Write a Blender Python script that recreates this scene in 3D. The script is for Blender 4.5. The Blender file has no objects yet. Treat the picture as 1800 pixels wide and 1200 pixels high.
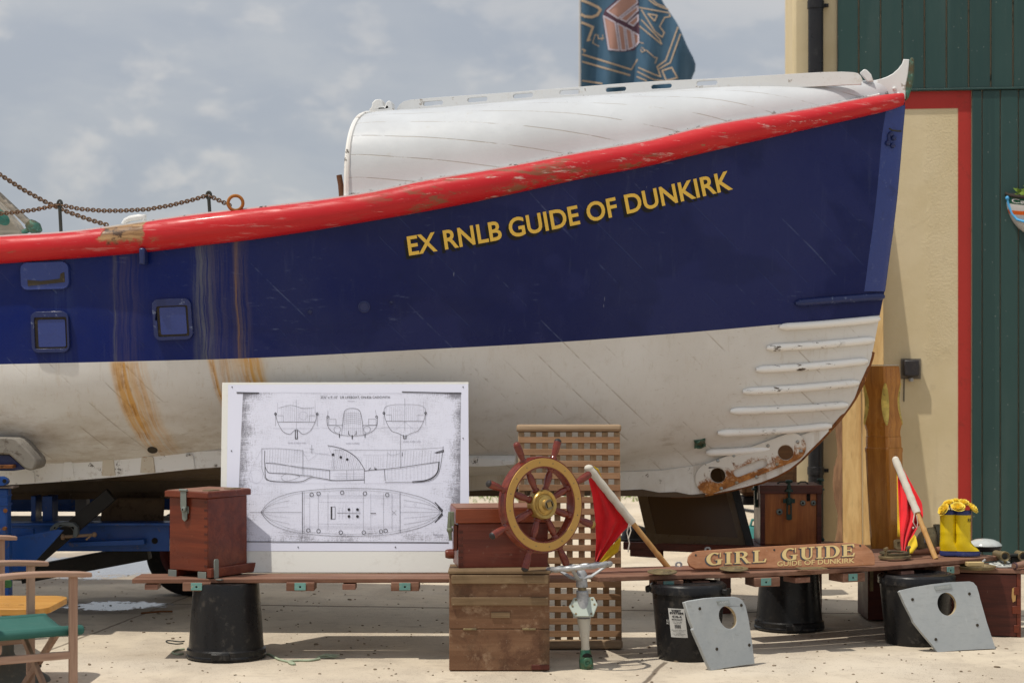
import bpy, bmesh, math, random
from math import sin, cos, pi, sqrt, atan2, radians, floor
from mathutils import Vector as V, Matrix as MX
from mathutils.bvhtree import BVHTree
RND = random.Random(11)
SC = bpy.context.scene
COL = SC.collection
# measured view: focal length in photo pixels, eye height, horizon row
F, EYE, HY, CX = 3400.0, 1.6, 637.0, 900.0
def P(px, py, Y):
    return V(((px - CX) / F * Y, Y, EYE - (py - HY) / F * Y))
def GP(px, py, z=0.0):
    return P(px, py, (EYE - z) * F / (py - HY))
def ray(px, py):
    return V(((px - CX) / F, 1.0, -(py - HY) / F))
def lerp(a, b, t): return a + (b - a) * t
def clamp(x, a=0.0, b=1.0): return max(a, min(b, x))
def sstep(x):
    x = clamp(x); return x * x * (3 - 2 * x)
def curve(pts):
    """smooth interpolation through (x, y) points"""
    pts = sorted(pts); X = [p[0] for p in pts]; Y = [p[1] for p in pts]; n = len(X)
    d = [(Y[i+1]-Y[i])/(X[i+1]-X[i]) for i in range(n-1)]
    m = [d[0]] + [(d[i-1]+d[i])/2 if d[i-1]*d[i] > 0 else 0.0 for i in range(1, n-1)] + [d[-1]]
    def f(x):
        if x <= X[0]: return Y[0] + m[0]*(x-X[0])
        if x >= X[-1]: return Y[-1] + m[-1]*(x-X[-1])
        i = 0
        while x > X[i+1]: i += 1
        h = X[i+1]-X[i]; t = (x-X[i])/h
        return ((1+2*t)*(1-t)**2*Y[i] + t*(1-t)**2*h*m[i] + t*t*(3-2*t)*Y[i+1] + t*t*(t-1)*h*m[i+1])
    return f
def frame(o, u, n):
    """matrix whose x is u, z is n (outward), y completes it"""
    n = V(n).normalized(); u = V(u); u = (u - n*u.dot(n)).normalized(); v = n.cross(u)
    o = V(o)
    return MX(((u.x, v.x, n.x, o.x), (u.y, v.y, n.y, o.y), (u.z, v.z, n.z, o.z), (0, 0, 0, 1)))
def topx(T, px, py):
    """ray through a photo point onto the plane of frame T, in T's own xy"""
    o = T.translation; n = T.col[2].to_3d(); r = ray(px, py); c = V((0, 0, EYE))
    k = (o - c).dot(n) / r.dot(n); q = T.inverted() @ (c + r*k)
    return (q.x, q.y)
def TR(x=0, y=0, z=0): return MX.Translation((x, y, z))
def RZ(a): return MX.Rotation(a, 4, 'Z')
def RX(a): return MX.Rotation(a, 4, 'X')
def RY(a): return MX.Rotation(a, 4, 'Y')

def curve_mesh(outlines, t, bev=0.0):
    cu = bpy.data.curves.new('tmp', 'CURVE'); cu.dimensions = '2D'; cu.fill_mode = 'BOTH'; cu.extrude = t/2
    if bev: cu.bevel_depth = bev; cu.bevel_resolution = 1; cu.offset = -bev; cu.extrude = max(t/2-bev, 0.0002)
    for o in outlines:
        sp = cu.splines.new('POLY'); sp.points.add(len(o)-1)
        for i, p in enumerate(o): sp.points[i].co = (p[0], p[1], 0, 1)
        sp.use_cyclic_u = True
    ob = bpy.data.objects.new('tmp', cu); COL.objects.link(ob)
    me = bpy.data.meshes.new_from_object(ob)
    vs = [v.co.copy() for v in me.vertices]; fs = [tuple(p.vertices) for p in me.polygons]
    bpy.data.objects.remove(ob); bpy.data.curves.remove(cu); bpy.data.meshes.remove(me)
    return vs, fs
def text_mesh(s, off=0.0, ext=0.0, space=1.0):
    cu = bpy.data.curves.new('tmp', 'FONT'); cu.body = s; cu.size = 1; cu.offset = off; cu.extrude = ext
    cu.space_character = space; cu.resolution_u = 4
    ob = bpy.data.objects.new('tmp', cu); COL.objects.link(ob)
    me = bpy.data.meshes.new_from_object(ob)
    vs = [v.co.copy() for v in me.vertices]; fs = [tuple(p.vertices) for p in me.polygons]
    bpy.data.objects.remove(ob); bpy.data.curves.remove(cu); bpy.data.meshes.remove(me)
    return vs, fs
def ell(cx, cy, rx, ry, n=28, a0=0.0):
    return [(cx+rx*cos(a0)*cos(2*pi*i/n)-ry*sin(a0)*sin(2*pi*i/n), cy+rx*sin(a0)*cos(2*pi*i/n)+ry*cos(a0)*sin(2*pi*i/n)) for i in range(n)]
def rrect(x0, y0, x1, y1, r, n=5):
    o = []
    for cx, cy, a in ((x1-r, y1-r, 0), (x0+r, y1-r, pi/2), (x0+r, y0+r, pi), (x1-r, y0+r, 1.5*pi)):
        for i in range(n+1): o.append((cx+r*cos(a+pi/2*i/n), cy+r*sin(a+pi/2*i/n)))
    return o

class MB:
    def __init__(s): s.v = []; s.f = []; s.mi = []; s.cur = 0
    def add(s, vs, fs, T=None):
        o = len(s.v); s.v += [(T @ V(v)) if T is not None else V(v) for v in vs]
        s.f += [tuple(i+o for i in f) for f in fs]; s.mi += [s.cur]*len(fs); return s
    def hexa(s, p, T=None):
        return s.add(p, [(0,3,2,1),(4,5,6,7),(0,1,5,4),(1,2,6,5),(2,3,7,6),(3,0,4,7)], T)
    def box(s, c, d, T=None):
        x, y, z = c; a, b, h = d[0]/2, d[1]/2, d[2]/2
        return s.hexa([(x-a,y-b,z-h),(x+a,y-b,z-h),(x+a,y+b,z-h),(x-a,y+b,z-h),(x-a,y-b,z+h),(x+a,y-b,z+h),(x+a,y+b,z+h),(x-a,y+b,z+h)], T)
    def bar(s, a, b, w, h, up=(0,0,1)):
        """rectangular bar from a to b, w across, h along up"""
        a = V(a); b = V(b); d = (b-a).normalized(); u = V(up); x = d.cross(u).normalized(); u = x.cross(d)
        q = [a-x*w/2-u*h/2, a+x*w/2-u*h/2, a+x*w/2+u*h/2, a-x*w/2+u*h/2]
        return s.hexa(q+[p+(b-a) for p in q])
    def tube(s, pts, r, n=8, caps=True, closed=False, sq=1.0, T=None):
        pts = [V(p) for p in pts]; m = len(pts)
        rr = r if isinstance(r, (list, tuple)) else [r]*m
        tn = []
        for i in range(m):
            if closed: d = pts[(i+1) % m]-pts[i-1]
            else: d = pts[min(i+1, m-1)]-pts[max(i-1, 0)]
            tn.append(d.normalized() if d.length > 1e-9 else V((0, 0, 1)))
        ref = V((0, 0, 1)) if abs(tn[0].z) < .9 else V((0, 1, 0))
        x = tn[0].cross(ref).normalized(); vs = []
        for i in range(m):
            x = (x - tn[i]*x.dot(tn[i])); x.normalize(); y = tn[i].cross(x)
            for k in range(n):
                a = 2*pi*k/n; vs.append(pts[i]+x*(rr[i]*cos(a))+y*(rr[i]*sq*sin(a)))
        fs = []
        for i in range(m if closed else m-1):
            j = (i+1) % m
            for k in range(n):
                l = (k+1) % n; fs.append((i*n+k, i*n+l, j*n+l, j*n+k))
        if caps and not closed: fs += [tuple(range(n-1, -1, -1)), tuple((m-1)*n+k for k in range(n))]
        return s.add(vs, fs, T)
    def lathe(s, prof, T=None, n=32, sx=1.0):
        m = len(prof); vs = []
        for r, z in prof:
            for k in range(n): vs.append((r*cos(2*pi*k/n)*sx, r*sin(2*pi*k/n), z))
        fs = []
        for i in range(m-1):
            for k in range(n):
                l = (k+1) % n; fs.append((i*n+k, i*n+l, (i+1)*n+l, (i+1)*n+k))
        if prof[0][0] > 1e-6: fs.append(tuple(range(n-1, -1, -1)))
        if prof[-1][0] > 1e-6: fs.append(tuple((m-1)*n+k for k in range(n)))
        return s.add(vs, fs, T)
    def plate(s, outs, t, T=None, bev=0.0):
        if outs and not isinstance(outs[0][0], (list, tuple)): outs = [outs]
        vs, fs = curve_mesh(outs, t, bev); return s.add(vs, fs, T)
    def grid(s, rows, closed=False, T=None):
        m = len(rows); n = len(rows[0]); vs = [p for r in rows for p in r]; fs = []
        for i in range(m-1):
            for k in range(n if closed else n-1):
                l = (k+1) % n; fs.append((i*n+k, i*n+l, (i+1)*n+l, (i+1)*n+k))
        return s.add(vs, fs, T)
    def ribbon(s, pts, w, T=None, z=0.0):
        """flat line of width w in the xy plane of T"""
        for (a, b) in zip(pts[:-1], pts[1:]):
            d = V((b[0]-a[0], b[1]-a[1])); L = d.length
            if L < 1e-7: continue
            d /= L; nx, ny = -d.y*w/2, d.x*w/2; e = w*.3
            s.add([(a[0]-d.x*e+nx, a[1]-d.y*e+ny, z), (a[0]-d.x*e-nx, a[1]-d.y*e-ny, z), (b[0]+d.x*e-nx, b[1]+d.y*e-ny, z), (b[0]+d.x*e+nx, b[1]+d.y*e+ny, z)], [(0, 1, 2, 3)], T)
        return s
    def sphere(s, c, r, n=14, m=8, T=None):
        r = r if isinstance(r, (tuple, list)) else (r, r, r); vs = []
        for i in range(m+1):
            a = -pi/2+pi*i/m
            for k in range(n): vs.append((c[0]+r[0]*cos(a)*cos(2*pi*k/n), c[1]+r[1]*cos(a)*sin(2*pi*k/n), c[2]+r[2]*sin(a)))
        fs = [(i*n+k, i*n+(k+1) % n, (i+1)*n+(k+1) % n, (i+1)*n+k) for i in range(m) for k in range(n)]
        return s.add(vs, fs, T)

MW = {}
def thing(name, label, cat, loc=(0, 0, 0), rz=0.0, group=None):
    o = bpy.data.objects.new(name, None); COL.objects.link(o); o.empty_display_size = .1
    o.location = loc; o.rotation_euler = (0, 0, rz)
    MW[o] = TR(*loc) @ RZ(rz)
    o['label'] = label; o['category'] = cat
    if group: o['group'] = group
    return o
def mesh(name, mb, mats, T=None, auto=38, merge=True):
    me = bpy.data.meshes.new(name)
    me.from_pydata([(T @ v) if T is not None else v for v in mb.v], [], mb.f)
    for m in (mats if isinstance(mats, (list, tuple)) else [mats]): me.materials.append(m)
    me.polygons.foreach_set('material_index', mb.mi)
    bm = bmesh.new(); bm.from_mesh(me)
    if merge: bmesh.ops.remove_doubles(bm, verts=bm.verts, dist=1e-5)
    bmesh.ops.recalc_face_normals(bm, faces=bm.faces); bm.to_mesh(me); bm.free()
    if auto is not None:
        me.polygons.foreach_set('use_smooth', [True]*len(me.polygons)); me.set_sharp_from_angle(angle=radians(auto))
    me.update(); return me
def bevel(o, w, seg=2):
    b = o.modifiers.new('bevel', 'BEVEL'); b.width = w; b.segments = seg; b.limit_method = 'ANGLE'; b.angle_limit = radians(40)
    b.harden_normals = False
def part(name, mb, mats, parent, bev=0, local=False, auto=38, label=None, seg=2, merge=True):
    T = None if local else MW[parent].inverted()
    o = bpy.data.objects.new(name, mesh(name, mb, mats, T, auto, merge)); COL.objects.link(o); o.parent = parent
    MW[o] = MW[parent]
    if bev: bevel(o, bev, seg)
    if label: o['label'] = label
    return o
def solo(name, mb, mats, label, cat, loc=(0, 0, 0), rz=0.0, group=None, bev=0, local=False, auto=38, kind=None):
    W = TR(*loc) @ RZ(rz)
    o = bpy.data.objects.new(name, mesh(name, mb, mats, None if local else W.inverted(), auto)); COL.objects.link(o)
    o.location = loc; o.rotation_euler = (0, 0, rz); MW[o] = W
    if label: o['label'] = label
    if cat: o['category'] = cat
    if group: o['group'] = group
    if kind: o['kind'] = kind
    if bev: bevel(o, bev)
    return o
def dup(root, loc, rz, label, group=None):
    r = root.copy(); COL.objects.link(r); r.location = loc; r.rotation_euler = (0, 0, rz); r['label'] = label
    if group: r['group'] = group
    for ch in list(root.children):
        c = ch.copy(); COL.objects.link(c); c.parent = r
        for g in list(ch.children):
            d = g.copy(); COL.objects.link(d); d.parent = c
    return r

# ---------------------------------------------------------------- node materials
class S:
    def __init__(s, g, k): s.g = g; s.k = k
    def _m(s, op, o, rev=False):
        a, b = (o, s) if rev else (s, o)
        return s.g.n('ShaderNodeMath', {0: a, 1: b}, operation=op)
    def __add__(s, o): return s._m('ADD', o)
    def __radd__(s, o): return s._m('ADD', o)
    def __sub__(s, o): return s._m('SUBTRACT', o)
    def __rsub__(s, o): return s._m('SUBTRACT', o, True)
    def __mul__(s, o): return s._m('MULTIPLY', o)
    def __rmul__(s, o): return s._m('MULTIPLY', o)
    def __truediv__(s, o): return s._m('DIVIDE', o)
    def f(s, op, o=0.0): return s._m(op, o)
    def abs(s): return s._m('ABSOLUTE', 0.0)
class G:
    def __init__(s, name, world=False):
        if world: s.m = name
        else: s.m = bpy.data.materials.new(name); s.m.use_nodes = True
        s.t = s.m.node_tree; s.t.nodes.clear()
        if not world:
            s.obj = s.n('ShaderNodeTexCoord', out='Object')
            s.x, s.y, s.z = s.sep(s.obj)
    def n(s, typ, ins=None, out=0, **props):
        nd = s.t.nodes.new(typ)
        for k, v in props.items(): setattr(nd, k, v)
        for k, v in (ins or {}).items():
            if isinstance(v, S): s.t.links.new(v.k, nd.inputs[k])
            elif v is not None:
                if isinstance(v, (tuple, list)) and len(v) == 3 and len(getattr(nd.inputs[k], 'default_value', (0,)*3)) == 4: v = tuple(v)+(1.0,)
                nd.inputs[k].default_value = v
        if out is None: return nd
        return S(s, nd.outputs[out])
    def sep(s, v):
        nd = s.n('ShaderNodeSeparateXYZ', {0: v}, out=None); return [S(s, nd.outputs[i]) for i in range(3)]
    def comb(s, x, y, z): return s.n('ShaderNodeCombineXYZ', {0: x, 1: y, 2: z})
    def noise(s, vec=None, scale=5.0, detail=4.0, rough=.55, dist=0.0):
        return s.n('ShaderNodeTexNoise', {'Vector': vec or s.obj, 'Scale': scale, 'Detail': detail, 'Roughness': rough, 'Distortion': dist})
    def vor(s, vec=None, scale=5.0, feature='F1', out=0, rand=1.0):
        return s.n('ShaderNodeTexVoronoi', {'Vector': vec or s.obj, 'Scale': scale, 'Randomness': rand}, out=out, feature=feature)
    def mapv(s, sc=(1, 1, 1), loc=(0, 0, 0), rot=(0, 0, 0), vec=None):
        return s.n('ShaderNodeMapping', {'Vector': vec or s.obj, 'Location': loc, 'Rotation': rot, 'Scale': sc})
    def ramp(s, x, a, b, lo=0.0, hi=1.0, smooth=True):
        return s.n('ShaderNodeMapRange', {0: x, 1: a, 2: b, 3: lo, 4: hi}, interpolation_type='SMOOTHSTEP' if smooth else 'LINEAR', clamp=True) if not smooth else s.n('ShaderNodeMapRange', {0: x, 1: a, 2: b, 3: lo, 4: hi}, interpolation_type='SMOOTHSTEP')
    def mix(s, f, a, b, blend='MIX'):
        nd = s.n('ShaderNodeMix', None, out=None, data_type='RGBA', blend_type=blend)
        for i, v in ((0, f), (6, a), (7, b)):
            if isinstance(v, S): s.t.links.new(v.k, nd.inputs[i])
            else: nd.inputs[i].default_value = (tuple(v)+(1.0,)) if isinstance(v, (tuple, list)) and len(v) == 3 else v
        return S(s, nd.outputs[2])
    def bump(s, h, strength=.3, dist=.01):
        return s.n('ShaderNodeBump', {'Height': h, 'Strength': strength, 'Distance': dist})
    def finish(s, col, rough=.5, metal=0.0, nrm=None, coat=0.0, spec=.28, trans=0.0, sheen=0.0, sss=0.0):
        b = s.n('ShaderNodeBsdfPrincipled', {'Base Color': col, 'Roughness': rough, 'Metallic': metal, 'Coat Weight': coat*.55, 'Coat Roughness': .12,
            'Specular IOR Level': spec, 'Transmission Weight': trans, 'Sheen Weight': sheen, 'Normal': nrm}, out=None)
        o = s.n('ShaderNodeOutputMaterial', None, out=None); s.t.links.new(b.outputs[0], o.inputs[0]); return s.m

def wood(name, c1, c2, ax=0, sc=1.0, rough=.5, coat=0.0, scr=0.0, scol=(.55, .45, .35), blot=.35, dark=None, bumpk=.25, spots=0.0, spcol=(.5, .43, .33), ring=0.0):
    g = G(name); s3 = [22*sc]*3; s3[ax] = 1.6*sc
    v = g.mapv(tuple(s3)); gr = g.noise(v, 1.0, 6, .65, .6)
    s4 = [90*sc]*3; s4[ax] = 3*sc; fi = g.noise(g.mapv(tuple(s4)), 1.0, 3, .6)
    col = g.mix(g.ramp(gr, .33, .68), c1, c2)
    col = g.mix(g.ramp(fi, .5, .75)*.35, col, [c*.5 for c in c1])
    bl = g.noise(None, 3.5*sc, 5, .6); dk = dark or [c*.45 for c in c1]
    col = g.mix(g.ramp(bl, .5, .78)*blot, col, dk)
    if scr:
        s5 = [14*sc]*3; s5[ax] = 70*sc; t = g.noise(g.mapv(tuple(s5), rot=(.2, .5, .3)), 1.0, 5, .7)
        col = g.mix(g.ramp(t, .66, .74)*scr, col, scol)
        t2 = g.noise(g.mapv((60*sc, 60*sc, 9*sc), rot=(.3, .1, .9)), 1.0, 4, .7)
        col = g.mix(g.ramp(t2, .68, .75)*scr*.8, col, scol)
    if spots:
        vv = g.vor(g.mapv((1, 1, 1), loc=(.3, .2, .1)), 30*sc)+g.noise(None, 25*sc, 5, .7)*.6-.3; w = g.noise(None, 60*sc, 2)
        col = g.mix(g.ramp(vv+w*.25, .26, .14)*spots, col, spcol); v3 = g.noise(g.mapv((1, 1, 1), loc=(2, 4, 1)), 7*sc, 7, .7); col = g.mix(g.ramp(v3, .50, .70)*spots*.8, col, [c*.38 for c in c1])
        v2 = g.noise(None, 11*sc, 8, .75); col = g.mix(g.ramp(v2, .58, .72)*spots*.7, col, spcol)
    r = g.ramp(bl, .3, .7, max(rough-.1, .05), min(rough+.15, 1))
    return g.finish(col, r, nrm=g.bump(gr+fi*.6, bumpk, .004), coat=coat)
def paint(name, c, rough=.4, var=.15, dirt=(.25, .2, .14), dk=.25, chip=0.0, ccol=(.3, .24, .17), csc=18.0, metal=0.0, coat=0.0, bs=.12, speck=0.0):
    g = G(name); n1 = g.noise(None, 6, 6, .65); n2 = g.noise(None, 28, 5, .7); n3 = g.noise(None, 2.2, 3)
    col = g.mix(g.ramp(n3, .35, .7)*var, c, [x*.72 for x in c]); col = g.mix(g.ramp(n1*n2, .28, .42)*dk, col, dirt)
    if chip:
        k = g.noise(None, csc, 8, .72, .3); col = g.mix(g.ramp(k, .61, .635)*chip, col, ccol)
    if speck:
        k = g.vor(None, 90); col = g.mix(g.ramp(k, .16, .08)*speck, col, dirt)
    return g.finish(col, g.ramp(n1, .3, .7, max(rough-.1, .04), rough+.14), metal=metal, nrm=g.bump(n2+n1, bs, .004), coat=coat)
def metalm(name, c1, c2, rough=.4, metal=.85, sc=14.0, th=(.42, .62), c3=None):
    g = G(name); n = g.noise(None, sc, 7, .7, .4); m2 = g.noise(None, sc*3.1, 4, .7)
    f = g.ramp(n, *th); col = g.mix(f, c1, c2)
    if c3: col = g.mix(g.ramp(m2, .55, .7)*.8, col, c3)
    return g.finish(col, g.ramp(n, .3, .7, rough-.08, rough+.25), metal=g.ramp(n, th[0], th[1], metal, metal*.35), nrm=g.bump(n+m2*.5, .25, .003))
def plain(name, c, rough=.5, metal=0.0, var=.2):
    return paint(name, c, rough, var, dk=.1, metal=metal)
# ---------------------------------------------------------------- camera, light, sky
cam = bpy.data.cameras.new('camera'); camo = bpy.data.objects.new('camera', cam); COL.objects.link(camo)
camo.location = (0, 0, EYE); camo.rotation_euler = (pi/2, 0, 0)
cam.sensor_width = 36; cam.lens = F/1800*36; cam.shift_y = (HY-600)/1800; cam.clip_end = 2000
cam.dof.use_dof = True; cam.dof.focus_distance = 10.9; cam.dof.aperture_fstop = 3.2
SC.camera = camo
SUN = V((-.38, -.20, 1.0)).normalized()
sl = bpy.data.lights.new('sun', 'SUN'); sl.energy = 3.3; sl.angle = radians(.8); sl.color = (1, .94, .84)
so = bpy.data.objects.new('sun', sl); COL.objects.link(so); so.rotation_euler = SUN.to_track_quat('Z', 'Y').to_euler(); so.location = (-4, -2, 12)
W = bpy.data.worlds.new('World'); SC.world = W; W.use_nodes = True
g = G(W, world=True)
sky = g.n('ShaderNodeTexSky', None, out=0, sky_type='NISHITA', sun_disc=False, sun_elevation=math.asin(SUN.z), sun_rotation=atan2(SUN.x, SUN.y))
d = g.n('ShaderNodeTexCoord', out='Generated'); dx, dy, dz = g.sep(d)
el = g.ramp(dz, 0, .9, smooth=True)
cv = g.mapv((1, 1, 2.4), vec=d)
c1 = g.noise(cv, 9.0, 7, .56, .25); c2 = g.noise(g.mapv((1, 1, 1.7), loc=(3.1, 1.7, .4), vec=d), 21.0, 7, .55, .3); c3 = g.noise(cv, 3.2, 3, .5)
puff = g.ramp(c2*.6+c1*.45, .525, .64)
base = g.mix(g.ramp(c1, .36, .62), (.40, .432, .487), (.48, .50, .53))
ccol = g.mix(puff*.62, base, (.68, .655, .63))
ccol = g.mix(g.ramp(c3, .45, .65)*.3, ccol, (.36, .395, .455))
ccol = g.mix(el, ccol, (.72, .74, .78))
bg1 = g.n('ShaderNodeBackground', {'Color': sky, 'Strength': .1}); bg2 = g.n('ShaderNodeBackground', {'Color': ccol, 'Strength': 1.0})
ms = g.n('ShaderNodeMixShader', {0: .88, 1: bg1, 2: bg2})
wo = g.n('ShaderNodeOutputWorld', None, out=None); W.node_tree.links.new(ms.k, wo.inputs[0])
SC.view_settings.view_transform = 'Standard'; SC.view_settings.look = 'None'; SC.view_settings.exposure = 0; SC.view_settings.gamma = 1
SC.cycles.use_denoising = True
SC.cycles.max_bounces = 8

# ---------------------------------------------------------------- ground
def joint_mask(g, a, b, w):
    """thin irregular line on the ground through world points a and b"""
    ax, ay = a; bx, by = b; L = sqrt((bx-ax)**2+(by-ay)**2); nx, ny = -(by-ay)/L, (bx-ax)/L
    d = (g.x-ax)*nx+(g.y-ay)*ny
    d = d+(g.noise(None, 2.5, 5, .7)-.5)*.05
    return g.ramp(d.abs(), w, w*.3)
g = G('concrete_yard')
n1 = g.noise(None, .55, 6, .6); n2 = g.noise(None, 8, 8, .72); n3 = g.noise(None, 60, 4, .7); n4 = g.noise(g.mapv((1.5, 1.1, 1)), 1.0, 7, .66, .3)
col = g.mix(g.ramp(n4, .38, .62), (.585, .505, .39), (.455, .39, .305))
col = g.mix(g.ramp(n1, .45, .65)*.5, col, (.62, .555, .46))
col = g.mix(g.ramp(n2, .52, .72)*.55, col, (.33, .275, .215))
col = g.mix(g.ramp(n3, .6, .75)*.45, col, (.66, .58, .47)); n5 = g.noise(None, 120, 3, .7); col = g.mix(g.ramp(n5, .55, .75)*.4, col, (.24, .19, .14)); n6 = g.noise(g.mapv((2.2, 5, 1), loc=(4, 1, 0)), 1.3, 8, .72, .6); col = g.mix(g.ramp(n6, .58, .70)*.4, col, (.30, .245, .19))
pb = g.vor(None, 34); col = g.mix(g.ramp(pb+n3*.15, .19, .13)*g.ramp(n2, .40, .52), col, (.13, .10, .08)); pb2 = g.vor(g.mapv((1, 1, 1), loc=(.4, .7, 0)), 75); col = g.mix(g.ramp(pb2, .24, .14)*g.ramp(n4, .42, .55)*.8, col, (.20, .16, .12))
st = g.noise(g.mapv((2.0, 2.6, 1), rot=(0, 0, .3)), 1.0, 8, .75, .8); col = g.mix(g.ramp(st, .58, .70)*.6, col, (.27, .22, .175))
ja = GP(440, 1063); jb = GP(800, 1068); m = joint_mask(g, (ja.x, ja.y), (jb.x, jb.y), .035)
jc = GP(1172, 1160); jd = GP(1132, 1200); m = m.f('MAXIMUM', joint_mask(g, (jc.x, jc.y), (jd.x, jd.y), .018)*g.ramp(g.y, 10.4, 10.3))
je = GP(150, 1118); jf = GP(300, 1060); m = m.f('MAXIMUM', joint_mask(g, (je.x, je.y), (jf.x, jf.y), .014)*g.ramp(g.x, -1.7, -1.9)*.8)
col = g.mix(m*.85, col, (.12, .09, .065))
# damp concrete and puddles under the boat at left
pc = GP(205, 1064); pd = GP(170, 1000)
e1 = ((g.x-pc.x)/.36).f('POWER', 2)+((g.y-pc.y)/.30).f('POWER', 2)
e2 = ((g.x-pd.x)/.85).f('POWER', 2)+((g.y-pd.y-.2)/.95).f('POWER', 2)
wn = g.noise(None, 3.0, 6, .65); wn2 = g.noise(None, 16, 5, .7)
pud = g.ramp(e1+(wn-.5)*2.4+(wn2-.5)*2.2, .75, .60).f('MAXIMUM', g.ramp(e2+(wn-.5)*2.0+(wn2-.5)*2.6, .85, .6))
damp = g.ramp(e1*.42+(wn-.5)*1.2, 1.15, .75).f('MAXIMUM', g.ramp(e2*.5+(wn-.5), 1.1, .7))
col = g.mix(damp*.55, col, (.17, .14, .115))
col = g.mix(pud, col, g.mix(wn2, (.10, .10, .11), (.40, .42, .46)))
far = g.ramp(g.y, 17, 40); col = g.mix(far*g.ramp(n1, .4, .6)*.7, col, (.50, .42, .30))
rough = g.mix(pud, (.9, .9, .9), (.12, .12, .12))
hb = n2*.6+n3*.35-m*2.0
CONC = g.finish(col, rough, nrm=g.bump(hb*(1-pud), .5, .012))
mb = MB(); mb.add([(-900, -60, 0), (900, -60, 0), (900, 1500, 0), (-900, 1500, 0)], [(0, 1, 2, 3)])
gr = solo('ground', mb, CONC, None, None, kind='structure', auto=None)
# loose grit and dead leaves on the concrete
g = G('grit'); GRIT = g.finish(g.mix(g.noise(None, 40), (.10, .075, .05), (.34, .27, .19)), .9)
mb = MB(); rr = random.Random(5)
for i in range(760):
    px, py = rr.uniform(-30, 1830), rr.uniform(1000, 1215); p = GP(px, py); r = rr.uniform(.002, .0075)*(1.6 if rr.random() < .12 else 1)
    T = TR(p.x, p.y, r*.35) @ RZ(rr.uniform(0, 6)) @ RX(rr.uniform(-.5, .5))
    mb.sphere((0, 0, 0), (r*rr.uniform(.8, 2.0), r, r*rr.uniform(.3, .7)), 6, 4, T)
solo('gravel', mb, GRIT, None, None, kind='stuff')
g = G('weed_leaf'); WEED = g.finish(g.mix(g.noise(None, 9, 3), (.09, .16, .03), (.24, .30, .08)), .7)
mb = MB()
for i in range(4200):
    a = rr.random()
    if a < .97: x, y = rr.uniform(-4, 9), 22.4+rr.gauss(0, .5)+rr.uniform(0, 3)
    else: x, y = rr.gauss(2.15, .05), 17+rr.gauss(0, .12)
    h = rr.uniform(.03, .16)*(.8 if a < .97 else .6); an = rr.uniform(0, 6.3); w = rr.uniform(.008, .02); l = rr.uniform(-.06, .06)
    mb.add([(x-w*cos(an), y-w*sin(an), -.01), (x+w*cos(an), y+w*sin(an), -.01), (x+l, y+l*.5, h)], [(0, 1, 2)])
solo('grass', mb, WEED, None, None, kind='stuff', auto=None)

# ---------------------------------------------------------------- boat shed wall
WA = radians(7.5)                       # wall turned a little, right end nearer
wc, ws = cos(WA), sin(WA)
WO = P(1600, HY, 14.75); WO.z = 0
WX = V((wc, -ws, 0)); WN = V((-ws, -wc, 0))
WT = frame(WO, WX, WN)                  # x along the wall, y up, z toward the yard
def wpx(px, py): return topx(WT, px, py)
def wbox(mb, x0, x1, z0, z1, d0, d1): return mb.box(((x0+x1)/2, (z0+z1)/2, (d0+d1)/2), (x1-x0, z1-z0, d1-d0), WT)
g = G('cream_render'); n1 = g.noise(None, 1.4, 5, .6); n2 = g.noise(None, 9, 7, .7); n3 = g.noise(None, 55, 4, .7)
col = g.mix(g.ramp(n1, .35, .65), (.60, .495, .30), (.66, .555, .36)); col = g.mix(g.ramp(n2, .58, .72)*.35, col, (.44, .36, .23))
pit = g.ramp(g.noise(None, 3.1, 3, .5), .50, .58)*.35; pw = g.ramp(g.x+(n1-.5)*.35, .10, .15)*g.ramp(g.x, .39, .36)*g.ramp(g.z+(n1-.5)*1.2, 1.55, 1.75); pit = pit.f('MAXIMUM', pw*1.6)
dr = g.noise(g.mapv((9, 9, .6)), 1.0, 5, .6); col = g.mix(g.ramp(dr, .60, .75)*.25, col, (.38, .32, .22))
spl = g.ramp(g.z+(n2-.5)*.5, .45, .0); col = g.mix(spl*.45, col, (.30, .245, .17))
CREAM = g.finish(col, .85, nrm=g.bump(n3*pit*1.2+n2*.5, .28, .012))
g = G('green_board_paint'); n1 = g.noise(None, 2, 4); n2 = g.noise(g.mapv((40, 40, 2)), 1.0, 5, .65); k = g.noise(None, 14, 7, .75)
col = g.mix(n1, (.022, .058, .054), (.036, .076, .070)); wn_ = g.n('ShaderNodeTexWhiteNoise', {'W': (g.x/.1645+.19).f('FLOOR')}, noise_dimensions='1D'); col = g.mix(wn_*.45, col, (.016, .042, .041)); fd = g.noise(g.mapv((2.5, 2.5, .5)), 1.0, 5, .6); col = g.mix(g.ramp(fd, .52, .70)*.4, col, (.060, .095, .088)); col = g.mix(g.ramp(n2, .55, .75)*.35, col, (.05, .09, .08)); col = g.mix(g.ramp(k, .695, .715)*.55, col, (.25, .27, .24))
sp = g.vor(None, 17); col = g.mix(g.ramp(sp, .075, .04)*.7, col, (.35, .38, .35))
GREEN = g.finish(col, g.ramp(n2, .3, .7, .32, .5), nrm=g.bump(n2*.6+k*.3, .3, .004))
RED_P = paint('red_band_paint', (.42, .032, .024), .45, .25, dirt=(.2, .03, .02), dk=.5)
BLACK_PL = paint('black_drainpipe', (.018, .018, .02), .32, .2, dk=.25, dirt=(.08, .08, .08))
GAPW = paint('bare_board_edge', (.46, .36, .25), .8, .4, dirt=(.05, .06, .055), dk=1)
shed = thing('boat_shed', 'cream rendered boat shed with dark green vertical boards and a red painted band', 'building', tuple(WO), -WA)
xl = wpx(1393, 400)[0]; xr = xl+9.0; top = 6.5
mb = MB(); wbox(mb, xl, xr, -.05, top, -6, 0); part('wall', mb, CREAM, shed, bev=.03)
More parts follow.
